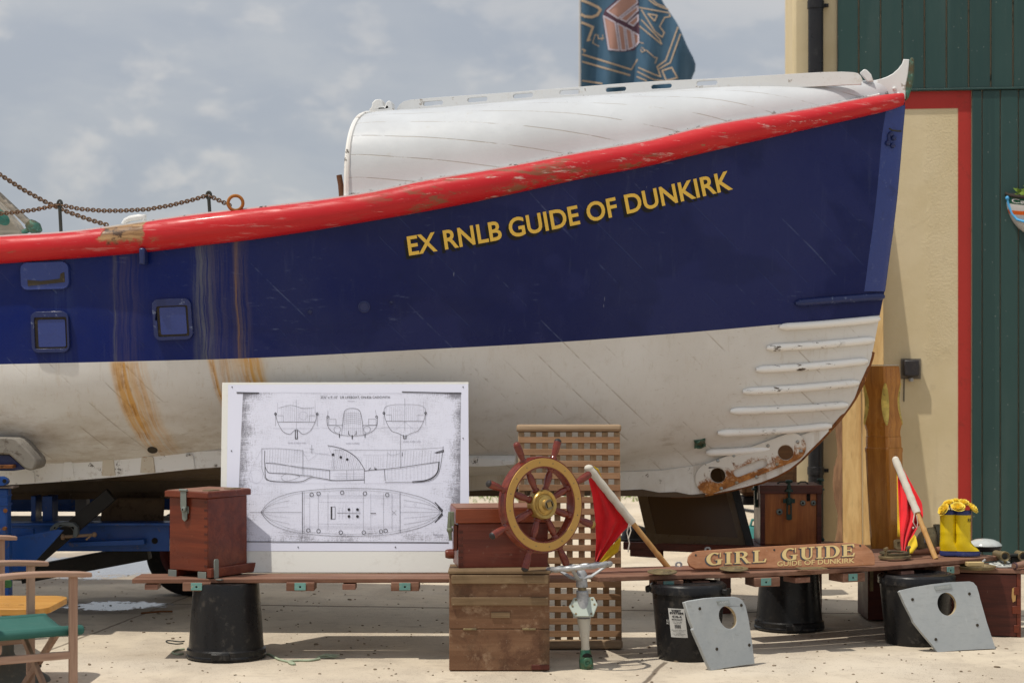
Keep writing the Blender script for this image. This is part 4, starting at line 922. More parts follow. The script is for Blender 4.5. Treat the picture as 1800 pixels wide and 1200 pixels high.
# battery box
BY = 12.2; p0, p1 = P(1337, 960, BY), P(1443, 960, BY); bw = p1.x-p0.x; bx = (p0.x+p1.x)/2; zt_ = P(1390, 866, BY).z; zl = P(1390, 857, BY).z
bb_ = thing('battery_box', 'tall mahogany box with green screw clamps on its lid standing behind the name board', 'box', (bx, BY+.16, .452))
mb = MB(); mb.box((bx, BY+.16, (.453+zt_)/2), (bw-.016, .30, zt_-.453)); part('body', mb, wood('orange_mahogany', (.30, .085, .018), (.44, .15, .034), ax=2, sc=.9, rough=.4, coat=.2, blot=.55, dark=(.10, .022, .009)), bb_, bev=.003)
for sx in (-1, 1):
    mb = MB(); mb.box((bx+sx*(bw/2-.012), BY+.155, (.453+zt_)/2), (.03, .325, zt_-.455)); part('corner_post', mb, MAHO_DK, bb_, bev=.003)
mb = MB(); mb.box((bx, BY+.155, (zt_+zl)/2+.006), (bw+.014, .345, zl-zt_+.022)); part('lid', mb, MAHO_DK, bb_, bev=.004)
for sx, xx in ((0, 1387), (1, 1440), (-1, 1332)):
    c = P(xx, 866, BY-.022)
    if sx: c = V((bx+sx*(bw/2+.016), BY+.12, c.z))
    mb = MB(); mb.tube([c+V((0, 0, -.075)), c+V((0, 0, .075))], .009, 8); mb.lathe([(.0, .062), (.02, .064), (.024, .072), (.02, .082), (.0, .084)], TR(*c), 14)
    mb.lathe([(.0, .006), (.026, .008), (.026, .018), (.012, .026), (.012, .05), (0, .052)], TR(*c), 12)
    if sx == 0:
        mb.lathe([(0, -.07), (.018, -.07), (.022, -.05), (.016, -.03), (0, -.03)], TR(*c), 12); mb.box((0, 0, -.05), (.075, .012, .026), TR(*c))
        mb.plate([rrect(-.017, -.17, .017, -.07, .008), rrect(-.008, -.135, .008, -.075, .006)], .014, TR(*c) @ RX(pi/2))
    else: mb.box((-sx*.006, 0, -.075), (.024, .04, .05), TR(*c))
    part('screw_clamp', mb, DKGREEN, bb_, bev=.001)
for xx, yy, r in ((1370, 899, .020), (1411, 883.5, .018), (1429.5, 883.5, .018)):
    c = P(xx, yy, BY+.009); T = TR(*c) @ RX(pi/2); mb = MB(); mb.lathe([(r, 0), (r, .006), (r*.72, .012), (r*.42, .013), (r*.40, .003), (0, .003)], T, 20); rg = part('terminal_ring', mb, CLASP, bb_)
    mb = MB(); mb.tube([c+V((0, -.005, 0)), c+V((0, -.0036, 0))], r*.4, 12); part('terminal_hole', mb, HOLE, rg)
c = P(1421, 874, BY+.008); mb = MB(); mb.box((0, 0, 0), (.022, .006, .045), TR(*c)); part('slot', mb, HOLE, bb_)
mb = MB(); mb.sphere(P(1446, 948, BY+.1), .013, 10, 6); part('side_knob', mb, DKGREEN, bb_)
mb = MB(); zz = zl+.017
for x0_ in (-.07, .06): mb.tube([V((bx+x0_, BY+.12, zz)), V((bx+x0_+.02, BY+.12, zz+.014)), V((bx+x0_+.05, BY+.12, zz+.014)), V((bx+x0_+.07, BY+.12, zz))], .005, 6)
part('lid_handle', mb, IRON, bb_)
# hose on the ground and teal pot far behind
mb = MB(); mb.tube([GP(x, y, .018) for x, y in ((1150, 893), (1270, 893), (1312, 896), (1330, 899), (1350, 901), (1400, 897), (1440, 893))], .018, 8); solo("hose", mb, plain("black_hose", (.03, .03, .032), .5), "dark hose lying on the concrete behind the bow", "hose", tuple(GP(1312, 896)))
cyl = thing('teal_can', 'teal watering can body standing by the wall behind the battery box', 'can', tuple(GP(1337, 985)))
c = GP(1333, 985); mb = MB(); mb.lathe([(.085, 0), (.09, .01), (.09, .10), (.093, .105), (.093, .115), (.09, .12), (.09, .26), (.08, .28), (.08, .262), (0, .25)], TR(*c), 24); part('body', mb, paint('teal_plastic', (.05, .22, .21), .45, .2), cyl)
mb = MB(); mb.tube([c+V((-.07, 0, .26)), c+V((-.05, 0, .33)), c+V((.05, 0, .33)), c+V((.07, 0, .26))], .012, 8); part('handle', mb, bpy.data.materials['teal_plastic'], cyl)
# ---------------------------------------------------------------- buckets
def bucket(cx, cy, r0, r1, h, label, upside=False, lid=True, rz=0.0):
    o = thing('bucket', label, 'bucket', (cx, cy, 0), rz, 'black plastic buckets under the planks'); mb = MB()
    if upside:
        # open mouth on the ground, wide rim at the bottom
        prof = [(r0*.985, .004), (r0, .006), (r0, .052), (r0*.955, .060), (r0*.945, .075)]+[(lerp(r0*.945, r1, t), lerp(.075, h-.01, t)) for t in (.02, .25, .5, .75, .97)]+[(r1*.985, h-.003), (r1*.95, h), (0, h)]
        mb.lathe(prof, None, 56); part('body', mb, BUCK, o, local=True, auto=40)
        mb = MB(); mb.lathe([(r0*1.001, .010), (r0*1.018, .014), (r0*1.02, .022), (r0*1.001, .028)], None, 56); part('rim_lip', mb, BUCK, o, local=True)
        for a in (-pi/2, pi/2+.6):
            T = RZ(a) @ TR(r0*1.0, 0, .033); mb = MB(); mb.box((.004, 0, 0), (.014, .10, .034), T); part('grip', mb, BUCK, o, local=True, bev=.004)
    else:
        prof = [(r1*.96, .0), (r1, .012)]+[(lerp(r1, r0, t), lerp(.012, h-.05, t)) for t in (.05, .3, .6, .9, 1)]+[(r0*1.0, h-.045), (r0*.98, h-.01), (r0*.9, h-.012), (0, h-.02)]
        mb.lathe(prof, None, 56); part('body', mb, BUCK, o, local=True, auto=40)
        mb = MB(); mb.lathe([(r0*1.005, h-.052), (r0*1.05, h-.05), (r0*1.055, h-.012), (r0*1.03, h-.004), (r0*.97, h+.004), (r0*.9, h+.001), (r0*.86, h-.006), (0, h-.004)], None, 56); ld = part('lid', mb, BUCK, o, local=True, auto=40)
        for a in (-pi/2+1.15, -pi/2-1.9):
            T = RZ(a) @ TR(r0*1.06, 0, h-.035); mb = MB(); mb.box((.008, 0, 0), (.03, .085, .026), T); mb.box((.012, 0, -.016), (.02, .075, .012), T); part('lid_clip', mb, BUCK, ld, local=True, bev=.004)
    return o
bucket(*GP(388, 1165).xy[:1], 10.30+.205, .213, .178, .412, 'black bucket upside down under the plank with the small red box', True)
bucket(P(1210, 1165, 10.48).x, 10.30+.185, .196, .166, .408, 'black lidded bucket with a white paper label on its side')
bucket(P(1387.5, 1112, 11.62).x, 11.42+.205, .207, .172, .405, 'black bucket upside down under the middle of the shelf behind the labelled one', True)
bk4 = bucket(P(1611, 1138, 11.05).x, 10.86+.185, .208, .176, .395, 'black lidded bucket behind the wider grey board', rz=-.5)
# paper label and moulded marks on the labelled bucket
bk2 = [o for o in bpy.data.objects if o.get('label', '').startswith('black lidded bucket with a white')][0]
bcx, bcy = bk2.location.x, bk2.location.y
def onbucket(u, v, off):
    """u = arc metres from the left-facing reference, v = height"""
    r = lerp(.166, .196, (v-.012)/(.408-.062))+off; a = -pi/2-.14+u/r
    return V((bcx+r*cos(a), bcy+r*sin(a), v))
g = G('label_paper'); PAPERL = g.finish(g.mix(g.noise(None, 25), (.62, .62, .60), (.50, .50, .48)), .7)
INK = plain('label_ink', (.03, .03, .035), .7)
LT = .29; LH = .155; LWd = .093
def lab(u, v): return (u+(LT-v)*.12-.105, v)
mb = MB(); rows = [[onbucket(*lab(LWd*i/8, LT-LH*j/6), .0018) for i in range(9)] for j in range(7)]; mb.grid(rows); pl_ = part('paper_label', mb, PAPERL, bk2)
mb = MB()
def ltext(s, uc, vtop, hgt, wid, bold=.02):
    tv, tf = text_mesh(s, bold); x0 = min(v.x for v in tv); x1 = max(v.x for v in tv); y1 = max(v.y for v in tv)
    mb.add([onbucket(*lab(uc+((v.x-x0)/(x1-x0)-.5)*wid, vtop-hgt+v.y/y1*hgt), .003) for v in tv], tf)
ltext('WEST', .046, LT-.006, .011, .058, .06); ltext('SYSTEM', .046, LT-.019, .011, .078, .06); ltext('410-4', .046, LT-.037, .012, .055, .05); ltext('MICROLIGHT', .046, LT-.055, .008, .06, .03)
for j, w in enumerate((.055, .045)): ltext('a low density filler' if j == 0 else 'powder for epoxy', .046, LT-.069-j*.007, .004, w)
for k in range(11):
    u = .028+k*.0033; mb.add([onbucket(*lab(uu, vv), .003) for uu, vv in ((u, LT-.086), (u+.0015+.0008*(k % 2), LT-.086), (u+.0015+.0008*(k % 2), LT-.106), (u, LT-.106))], [(0, 1, 2, 3)])
for j in range(5): ltext(('keep container tightly closed', 'store in a dry place', 'net weight', 'wear suitable protection', 'batch and date')[j], .046, LT-.114-j*.007, .0035, (.08, .06, .03, .072, .05)[j])
part('label_print', mb, INK, pl_, merge=False)
mb = MB(); ltext('L5', -.012, LT-.062, .011, .014, .02); ltext('REC', -.013, LT-.078, .009, .016, .02); part('moulded_mark', mb, PAPERL, bk2, merge=False)
# ---------------------------------------------------------------- grey shaped boards leaning on buckets
def grey_board(label, c0, Y0, c1, Y1, lean, outline, hole, bolts, plate):
    b0, b1 = P(*c0, Y0), P(*c1, Y1); b0.z = b1.z = 0
    u = b1-b0; up = V((0, lean, 1)).normalized(); n = u.normalized().cross(up); n = n if n.y < 0 else -n
    T = frame(b0, u, n); o = thing('shaped_board', label, 'board', tuple((b0+b1)/2), 0, 'grey shaped boards leaning on buckets')
    h, rx, ry, an = hole; hc = topx(T, *h)
    k = F/Y0
    outs = [[topx(T, *p) for p in outline], [topx(T, h[0]+a, h[1]+b) for a, b in ell(0, 0, rx, ry, 30, an)]]
    mb = MB(); mb.plate(outs, .024, T @ TR(0, 0, -.012)); bd = part('board', mb, GREYP, o, bev=.003)
    # bare ply inside the hole
    ring = outs[1]; mb = MB(); rows = [[(x+(hc[0]-x)*.004, y+(hc[1]-y)*.004, z) for x, y in ring] for z in (-.0225, -.0015)]; mb.grid(rows, True, T); part('hole_edge', mb, PLYE, o)
    for b in bolts:
        mb = MB(); mb.lathe([(.009, 0), (.0085, .0025), (.005, .003), (.0045, .001), (0, .001)], T @ TR(*topx(T, *b), .0), 12); part('bolt_hole', mb, SEAL, o)
    mb = MB(); mb.plate([topx(T, *p) for p in plate], .004, T @ TR(0, 0, .002)); tpl = part('maker_plate', mb, paint('grey_tag_'+str(len(bpy.data.materials)), (.30, .33, .33), .5, .4, dk=.6, dirt=(.18, .18, .15)), o, bev=.001)
    mb = MB(); rp = random.Random(len(label)); a, b, c, d = [V(topx(T, *p)) for p in plate]
    for i in range(9):
        q = a.lerp(b, .18+.08*i).lerp(d.lerp(c, .18+.08*i), .45); mb.ribbon([(q.x, q.y-.004), (q.x+rp.uniform(-.002, .004), q.y+.003)], .0018, T, .0045)
    part('plate_scratches', mb, PAPERL, tpl)
grey_board('narrower grey board with a hole leaning on the labelled bucket', (1250, 1178), 10.06, (1327, 1166), 10.22, .17,
    [(1203.5, 1058), (1212, 1055), (1240, 1050.5), (1265, 1048.5), (1290, 1048), (1299, 1050), (1306, 1055), (1311, 1064), (1316, 1085), (1322, 1125), (1327, 1166), (1300, 1169.5), (1275, 1173.5), (1250, 1178.5), (1244, 1166), (1232, 1138), (1222, 1116), (1218, 1106), (1219, 1103.5), (1214, 1092)],
    ((1279.5, 1084.5), 14.5, 20.5, -.38), ((1230, 1069), (1303, 1063), (1260, 1140), (1317, 1133)), ((1259, 1055.5), (1281, 1053), (1283, 1061), (1262, 1063.5)))
grey_board('wider grey board with a hole leaning on the right hand bucket', (1648, 1145), 10.70, (1750, 1139), 10.80, .16,
    [(1581, 1039.5), (1584, 1037), (1610, 1031), (1640, 1026), (1670, 1022.5), (1704, 1021), (1711, 1023), (1717, 1030), (1721, 1043), (1723, 1052), (1735, 1094), (1750, 1139), (1720, 1140.5), (1690, 1142), (1648, 1145.5), (1640, 1134), (1622, 1113), (1610, 1098), (1606, 1093), (1604, 1087), (1590, 1060)],
    ((1664.5, 1061), 16.5, 20.5, -.25), ((1604, 1053), (1704, 1043), (1718, 1098), (1645, 1123)), ((1641.5, 1029.5), (1671.5, 1025), (1673, 1033), (1644, 1037)))
# ---------------------------------------------------------------- small red box on the plank
cY = 10.40; cp = P(365, 1003, cY); cx_, cz = cp.x, 0
PHI = radians(31)
sb = thing('small_red_box', 'small upright mahogany box with a grey hasp standing on the left plank', 'box', (cx_, cY, ZB), -PHI)
wl_, wr_ = .268, .335; z0 = .035; z1 = P(365, 876, cY).z-ZB
mb = MB(); mb.box((-wl_/2, wr_/2, (z0+z1)/2), (wl_, wr_, z1-z0)); part('body', mb, MAHO, sb, local=True, bev=.004)
mb = MB(); mb.box((-wl_/2-.001, wr_/2-.002, z1+.018), (wl_+.036, wr_+.036, .034)); ld = part('lid', mb, MAHO_X, sb, local=True, bev=.005)
mb = MB(); mb.box((-wl_/2, wr_/2, z1+.0365), (wl_+.02, wr_+.02, .003)); part('lid_top', mb, LIDW, ld, local=True, bev=.001)
for yy in (.07, .25):
    mb = MB(); mb.box((-.035, yy, z1+.040), (.05, .085, .006)); part('hinge', mb, OLDBR, ld, local=True, bev=.001)
for xx in (-wl_+.03, -.03):
    mb = MB(); mb.box((xx, wr_/2+.005, .017), (.055, wr_+.03, .034)); part('skid', mb, MAHO, sb, local=True, bev=.003)
    mb = MB(); mb.box((xx, -.0105, .017), (.058, .004, .036)); part('skid_cap', mb, CLASP, sb, local=True, bev=.001)
mb = MB(); mb.box((.017, wr_/2+.02, .03), (.03, wr_+.06, .05)); part('side_runner', mb, MAHO_X, sb, local=True, bev=.003)
mb = MB(); mb.plate([rrect(-.018, -.055, .018, .055, .014)], .006, TR(.035, .03, .05) @ RZ(pi/2) @ RX(pi/2)); mb.box((.05, .03, -.004), (.06, .035, .006)); part('corner_strap', mb, CLASP, sb, local=True, bev=.001)
T = TR(-wl_*.56, -.004, z1) @ RX(pi/2)
mb = MB(); mb.plate([rrect(-.02, -.055, .02, .035, .006)], .005, T @ TR(0, 0, .018)); mb.plate([rrect(-.024, -.085, .024, -.045, .006)], .005, T @ TR(0, 0, .003)); mb.plate([[(-.016, -.115), (0, -.128), (.016, -.115), (.018, -.07), (-.018, -.07)]], .005, T @ TR(0, 0, .008)); mb.tube([(-.026, 0, .02), (.028, 0, .02)], .007, 8, T=T @ TR(0, .042, 0)); mb.lathe([(.016, .01), (.016, .022), (.008, .026), (0, .026)], T @ TR(0, -.062, 0), 14); hs = part('hasp', mb, CLASP, sb, local=True, bev=.001)
mb = MB(); mb.lathe([(.005, .0265), (0, .0275)], T @ TR(0, -.062, 0), 10); part('keyhole', mb, HOLE, hs, local=True)
# dovetail joint hints at the front corner
mb = MB()
for k in range(9): mb.box((-.012, -.0006, z0+.03+k*(z1-z0-.05)/8), (.022, .002, .012))
part('dovetails', mb, MAHO_DK, sb, local=True)
# ---------------------------------------------------------------- white board with the drawing
bz0 = ZB+.001; bYb, bYt = 10.685, 11.02
B0, B1 = P(386, 1008, bYb), P(827, 1008, bYb); B0.z = B1.z = bz0
zt2 = EYE-(672-HY)*bYt/F
nrm = V((0, -(zt2-bz0), (bYt-bYb))).normalized()
TBd = frame(B0, (1, 0, 0), nrm)
wbd = thing('display_board', 'white display board showing a printed lifeboat drawing, leaning on the hull', 'board', tuple((B0+B1)/2))
q = [topx(TBd, *p) for p in ((390.5, 672), (823.5, 671))]; xa, xb = 0.0, (B1-B0).length
mb = MB(); mb.plate([[(0, 0), (xb-.012, 0), (q[1][0], q[1][1]), (q[0][0], q[0][1])]], .022, TBd @ TR(0, 0, -.011)); part('panel', mb, paint('white_board', (.66, .66, .62), .5, .08, dk=.15), wbd, bev=.002)
def bp(px, py): return topx(TBd, px, py)
# paper with photocopy soot near its edges (board space: x along, y up)
f0 = bp(415, 951); f1 = bp(811, 689)
g = G('drawing_paper'); TM = TBd.inverted() @ MW[wbd]
wv = g.n('ShaderNodeTexCoord', out='Object')
sl = (bYt-bYb)/(zt2-bz0); up_l = sqrt(1+sl*sl)
off = TBd.inverted() @ wbd.location.copy()
bxx = g.x+off.x; byy = (g.z-0.0)*up_l+off.y
w_, h_ = f1[0]-f0[0], f1[1]-f0[1]
ux = (bxx-f0[0])/w_; uy = (byy-f0[1])/h_
ex_ = ((ux-.5).abs()*2).f('POWER', 6.0); edge = ex_.f('MAXIMUM', g.ramp(uy, .16, .0)*.55).f('MAXIMUM', g.ramp(uy, .86, 1.0)*((ux-.5).abs()*2).f('POWER', 3.0)*1.3)
inside = g.ramp((ux-.5).abs(), .5, .497)*g.ramp((uy-.5).abs(), .5, .497)
n1 = g.noise(g.comb(bxx*5, byy*7, 0.0), 1.0, 6, .7); hx = g.noise(g.comb(bxx*14, byy*330, 0.0), 1.0, 3, .6); hy = g.noise(g.comb(bxx*330, byy*14, 0.0), 1.0, 3, .6); fine = g.noise(g.comb(bxx*130, byy*130, 0.0), 1.0, 4, .8)
den = edge*.95+(n1-.5)*1.3+g.ramp(uy, .70, .25)*.12-.01
weave = (hx*.5+hy*.5)+(fine-.5)*.7
soot = g.ramp(den*.62+weave*.9, .73, 1.08)*inside
light = g.ramp(weave+(n1-.5)*.6, .46, .70)*.42*inside
pc_ = g.mix(g.noise(g.comb(bxx*2, byy*2, 0.0), 1.0, 3), (.60, .615, .735), (.66, .675, .78))
pc_ = g.mix(light, pc_, (.34, .34, .40)); pc_ = g.mix(soot*.78, pc_, (.09, .085, .10))
PAPER = g.finish(pc_, .6)
pr = [bp(401, 676), bp(823, 675), bp(825, 968), bp(397, 968)]
mb = MB(); rows = []
for j in range(13):
    for_ = []
    for i in range(19):
        a = V(pr[3]).lerp(V(pr[2]), i/18); b = V(pr[0]).lerp(V(pr[1]), i/18); c = a.lerp(b, j/12); for_.append((c.x, c.y, .0015+.0012*sin(i*.9+j*.4)*sin(j*.8)))
    rows.append(for_)
mb.grid(rows, T=TBd); paper = part('paper', mb, PAPER, wbd, auto=180)
INKD = plain('drawing_ink', (.055, .052, .06), .7); INKL = plain('pale_drawing_ink', (.26, .26, .31), .7)
ZI = .0042
def dp(x, y): return bp(380+x/3.3326, 660+y/3.3333)          # crop coordinates of the drawing
D = MB(); Dl = MB()
def ln(pts, w=.0022, pale=False): (Dl if pale else D).ribbon([dp(*p) for p in pts], w*.68, TBd, ZI)
def sm(pts, n=6):
    f = [];  m = len(pts)
    for i in range(m-1):
        p0, p1, p2, p3 = pts[max(i-1, 0)], pts[i], pts[i+1], pts[min(i+2, m-1)]
        for k in range(n):
            t = k/n; f.append(tuple(.5*((2*p1[c])+(-p0[c]+p2[c])*t+(2*p0[c]-5*p1[c]+4*p2[c]-p3[c])*t*t+(-p0[c]+3*p1[c]-3*p2[c]+p3[c])*t**3) for c in (0, 1)))
    return f+[pts[-1]]
def circ(x, y, r, w=.002, pale=False): ln([(x+r*cos(2*pi*i/18), y+r*sin(2*pi*i/18)) for i in range(19)], w, pale)
def dtext(s, x0, y0, x1, hgt, w=.0, mbx=None):
    tv, tf = text_mesh(s, w); a = min(v.x for v in tv); b = max(v.x for v in tv); c = max(v.y for v in tv)
    (mbx or D).add([TBd @ V((*dp(x0+(v.x-a)/(b-a)*(x1-x0), y0-v.y/c*hgt), ZI)) for v in tv], tf)
dtext("35'6\" x 9'-10\"  S/R LIFEBOAT, ON.826 CADGWITH", 612, 134, 1018, 14, .0)
dtext('midship section', 770, 152, 812, 6, 0, Dl)
dtext('section at engine room', 420, 397, 524, 8, 0, Dl); dtext('section at shelter', 760, 400, 840, 8, 0, Dl); dtext('section at after cabin', 1095, 389, 1198, 8, 0, Dl)
ln([(122, 108), (400, 100), (800, 108), (1100, 104), (1435, 108)], .0014, True)
# three sections
for cx0, cy0, kind in ((470, 270, 0), (797, 290, 1), (1105, 265, 2)):
    if kind in (0, 2):
        hw = 122; ty = cy0-70
        ln(sm([(cx0-hw, cy0-55), (cx0-hw+8, cy0-10), (cx0-hw+25, cy0+30), (cx0-75, cy0+60), (cx0-38, cy0+73), (cx0-10, cy0+(50 if kind == 0 else 88)), (cx0, cy0+(48 if kind == 0 else 90)), (cx0+10, cy0+(50 if kind == 0 else 88)), (cx0+38, cy0+73), (cx0+75, cy0+60), (cx0+hw-25, cy0+30), (cx0+hw-8, cy0-10), (cx0+hw, cy0-55)]), .0028)
        ln(sm([(cx0-hw+18, cy0-80), (cx0-40, cy0-95), (cx0, cy0-90), (cx0+40, cy0-78), (cx0+hw-18, cy0-82)] if kind == 0 else [(cx0-hw, cy0-45), (cx0-hw+5, cy0-75), (cx0-80, cy0-92), (cx0, cy0-95), (cx0+80, cy0-92), (cx0+hw-5, cy0-75), (cx0+hw, cy0-45)]), .002)
        ln([(cx0-hw+12, cy0+2), (cx0+hw-12, cy0+2)], .003); ln([(cx0-hw-15, cy0+40), (cx0+hw+15, cy0+40)], .0014, True)
        for sx in (-1, 1):
            ln([(cx0+sx*(hw-12), cy0-35), (cx0+sx*(hw-45), cy0-35), (cx0+sx*(hw-45), cy0+2)], .0018); circ(cx0+sx*hw, cy0-45, 6, .0045); ln([(cx0+sx*hw, cy0-45), (cx0+sx*hw, cy0+25)], .0016); ln([(cx0+sx*(hw-12), cy0-110), (cx0+sx*(hw-12), cy0-50)], .0014, True)
        for k in range(-8, 9): ln([(cx0+k*11, cy0-85), (cx0+k*11, cy0)], .0009, True)
        ln([(cx0, cy0-130), (cx0, cy0+60)], .0016, kind == 0)
        ln([(cx0-6, cy0+50), (cx0-6, cy0+100), (cx0+6, cy0+100), (cx0+6, cy0+50)] if kind == 0 else [(cx0-7, cy0+84), (cx0-7, cy0+104), (cx0+7, cy0+104), (cx0+7, cy0+84)], .006)
        circ(cx0+40, cy0-35, 24, .0012, True) if kind == 0 else (ln([(cx0, cy0+5), (cx0-60, cy0+60)], .001, True), ln([(cx0, cy0+5), (cx0+60, cy0+60)], .001, True))
    else:
        ln(sm([(740, 300), (745, 245), (752, 210), (770, 196), (797, 192), (825, 196), (842, 210), (852, 245), (860, 300)]), .003)
        ln(sm([(648, 245), (652, 290), (668, 318), (700, 338), (745, 350), (797, 353), (850, 350), (895, 338), (925, 318), (942, 290), (945, 245)]), .003)
        ln([(740, 295), (735, 348)], .002); ln([(858, 295), (862, 348)], .002); ln([(652, 291), (740, 291)], .0025); ln([(858, 291), (943, 291)], .0025)
        for x in (680, 915): ln([(x-22, 255), (x+22, 255), (x+22, 290), (x-22, 290), (x-22, 255)], .0018)
        circ(710, 316, 20, .0022); circ(884, 316, 20, .0022); circ(655, 242, 6, .004); circ(940, 242, 6, .004)
        for k in range(6): ln([(748, 225+k*12), (797, 218+k*12), (848, 225+k*12)], .0013)
        for sx in (722, 872): ln([(sx, 340), (sx, 362)], .006)
        ln([(797, 350), (797, 370)], .008); ln([(775, 325), (775, 343), (785, 348)], .004); ln([(820, 325), (820, 343), (810, 348)], .004); ln([(655, 205), (652, 240)], .0014); ln([(932, 202), (940, 240)], .0014)
        for k in range(9): ln([(752+k*11.5, 205), (750+k*12, 345)], .0009, True)
        ln([(620, 308), (980, 308)], .0012, True)
# profile
ln(sm([(268, 428), (380, 428), (508, 440)]), .0022); ln([(268, 425), (268, 545), (285, 600), (300, 615)], .0022); ln(sm([(285, 440), (285, 520), (300, 560), (318, 570), (360, 572), (430, 575), (500, 584), (565, 588)]), .004)
ln(sm([(286, 520), (288, 585), (300, 608), (330, 618), (400, 622), (500, 620), (560, 596), (640, 606), (700, 614), (866, 610)]), .005); ln(sm([(290, 512), (350, 514), (500, 540), (600, 548), (665, 556)]), .003)
ln([(508, 435), (508, 580)], .0025); ln([(285, 512), (665, 553)], .0018); ln(sm([(380, 595), (405, 576), (440, 576), (490, 590), (440, 612), (400, 616), (380, 600)]), .0018)
ln([(268, 428), (200, 560), (215, 620), (235, 632), (260, 625)], .001, True); circ(232, 590, 40, .001, True)
ln(sm([(655, 410), (700, 418), (755, 435), (810, 470), (845, 510), (870, 552)]), .0042); ln([(655, 405), (690, 500), (690, 555)], .0016, True)
for x, y in ((685, 463), (730, 478), (768, 491)): circ(x, y, 6, .004); circ(x, y, 3, .005)
ln(sm([(508, 445), (560, 450), (690, 470)]), .0012, True); ln([(690, 436), (1080, 436), (1330, 422)], .0018); ln([(860, 466), (1080, 462)], .0012, True); ln([(665, 553), (868, 550)], .002); ln([(868, 545), (868, 630)], .003)
ln(sm([(870, 558), (920, 552), (985, 548), (1100, 535), (1200, 520), (1310, 505)]), .0042); ln([(985, 548), (990, 616)], .003)
ln(sm([(1330, 415), (1325, 460), (1312, 540), (1295, 585), (1262, 612), (1200, 622), (990, 625)]), .003); ln(sm([(1305, 510), (1298, 560), (1270, 595), (1220, 615), (1150, 622)]), .009); ln([(1282, 452), (1332, 436), (1332, 446), (1290, 454)], .006)
ln([(1080, 350), (1080, 545)], .002); ln([(1090, 450), (1090, 470)], .004); ln([(1075, 455), (1030, 470), (1005, 455)], .0012); ln([(508, 448), (540, 500), (600, 455), (660, 460)], .0012, True)
for x in range(300, 500, 16): ln([(x, 432), (x-4, 512)], .0010, x % 3 == 0)
for x in range(300, 660, 18): ln([(x, 520+(x-300)*.09), (x, 570+(x-300)*.09)], .001, True)
for x in range(690, 866, 11): ln([(x, 430+max(0, x-720)*.4), (x-18, 545)], .0010, x % 2 == 0)
for x in range(1005, 1320, 17): ln([(x, 440), (x-6, 540-(x-1005)*.1)], .0011, x % 3 > 0)
for x in range(1005, 1290, 22): ln([(x, 550-(x-1000)*.12), (x, 610)], .001, True)
for x in range(880, 985, 14): ln([(x, 470), (x, 545)], .0009, True)
ln([(560, 405), (560, 455)], .002); ln([(550, 430), (572, 430)], .002); ln([(262, 632), (1330, 632)], .001, True); ln([(930, 538), (930, 550), (940, 546)], .006); ln([(895, 552), (905, 540)], .004)
for y in (575, 590, 600): ln([(690, y), (866, y)], .0012, True)
ln([(765, 555), (765, 610)], .0016); ln([(805, 555), (805, 610)], .0016, True); ln([(665, 553), (665, 612)], .003)
# plan view
o1 = [(262, 800), (300, 752), (350, 718), (430, 690), (520, 675), (640, 664), (760, 660), (900, 662), (1000, 668), (1100, 686), (1200, 712), (1270, 745), (1325, 795)]
ln(sm(o1), .0026); ln(sm([(x, 1600-y) for x, y in o1]), .0026)
o2 = [(272, 800), (320, 752), (420, 708), (520, 687), (760, 672), (1000, 682), (1150, 712), (1250, 748), (1312, 796)]; ln(sm(o2), .0014); ln(sm([(x, 1600-y) for x, y in o2]), .0014)
for k in (.62, .3):
    o3 = [(x, 800+(y-800)*k) for x, y in o1 if x < 520 or x > 1060]; L1 = [p for p in o3 if p[0] < 520]; L2 = [p for p in o3 if p[0] > 1060]
    for q_ in (L1, L2): ln(sm(q_), .0015, k < .5); ln(sm([(x, 1600-y) for x, y in q_]), .0015, k < .5)
ln([(197, 800), (500, 800)], .0022); ln([(1080, 800), (1325, 800)], .0014); ln([(505, 680), (505, 920)], .0038); ln([(1077, 685), (1077, 918)], .0028); ln([(515, 680), (515, 920)], .0014)
for x, y in ((560, 697), (600, 691), (738, 685), (872, 690), (1002, 698), (540, 906), (600, 910), (730, 918), (865, 918), (966, 912), (993, 908)): circ(x, y, 10.5, .0042)
ln([(672, 768), (697, 768), (697, 840), (672, 840), (672, 768)], .003); ln([(676, 770), (676, 838)], .011); ln([(710, 804), (845, 804)], .003)
for x in (778, 828):
    for y in (784, 824): circ(x, y, 4.5, .009)
for y in (740, 868): ln([(600, y), (865, y)], .0014, True)
for y in (700, 708, 716, 880, 888, 896): ln([(515, y), (1075, y)], .0010, True)
for x in (548, 598, 655, 862, 905, 980, 1030): ln([(x, 690), (x, 905)], .0013, x in (548, 905))
for x in range(720, 860, 20): ln([(x, 770), (x, 840)], .0010, True)
ln([(905, 806), (935, 806)], .005); ln([(1030, 790), (1055, 815)], .0018); ln([(1055, 790), (1030, 815)], .0018)
ln([(1282, 742), (1326, 788), (1322, 796), (1300, 770)], .0075); ln([(1282, 858), (1326, 815), (1322, 808), (1300, 832)], .0075); circ(1165, 755, 8, .0012, True)
ln([(122, 100), (250, 103)], .010); ln([(1090, 96), (1435, 104)], .008); ln([(125, 972), (600, 974), (1000, 976), (1362, 978)], .007)
dtext('Drawn to scale', 1272, 935, 1330, 10, 0, Dl); dtext('sheet four', 1290, 945, 1325, 8, 0, Dl)
part('drawing', D, INKD, paper, auto=None, merge=False); part('faint_drawing', Dl, INKL, paper, auto=None, merge=False)
for px, py in ((408, 680), (524, 961), (695, 961), (814, 680), (407, 792), (814, 770)):
    mb = MB(); mb.sphere((*bp(px, py), .004), .0035, 8, 4, TBd); part('pin', mb, IRON, paper)
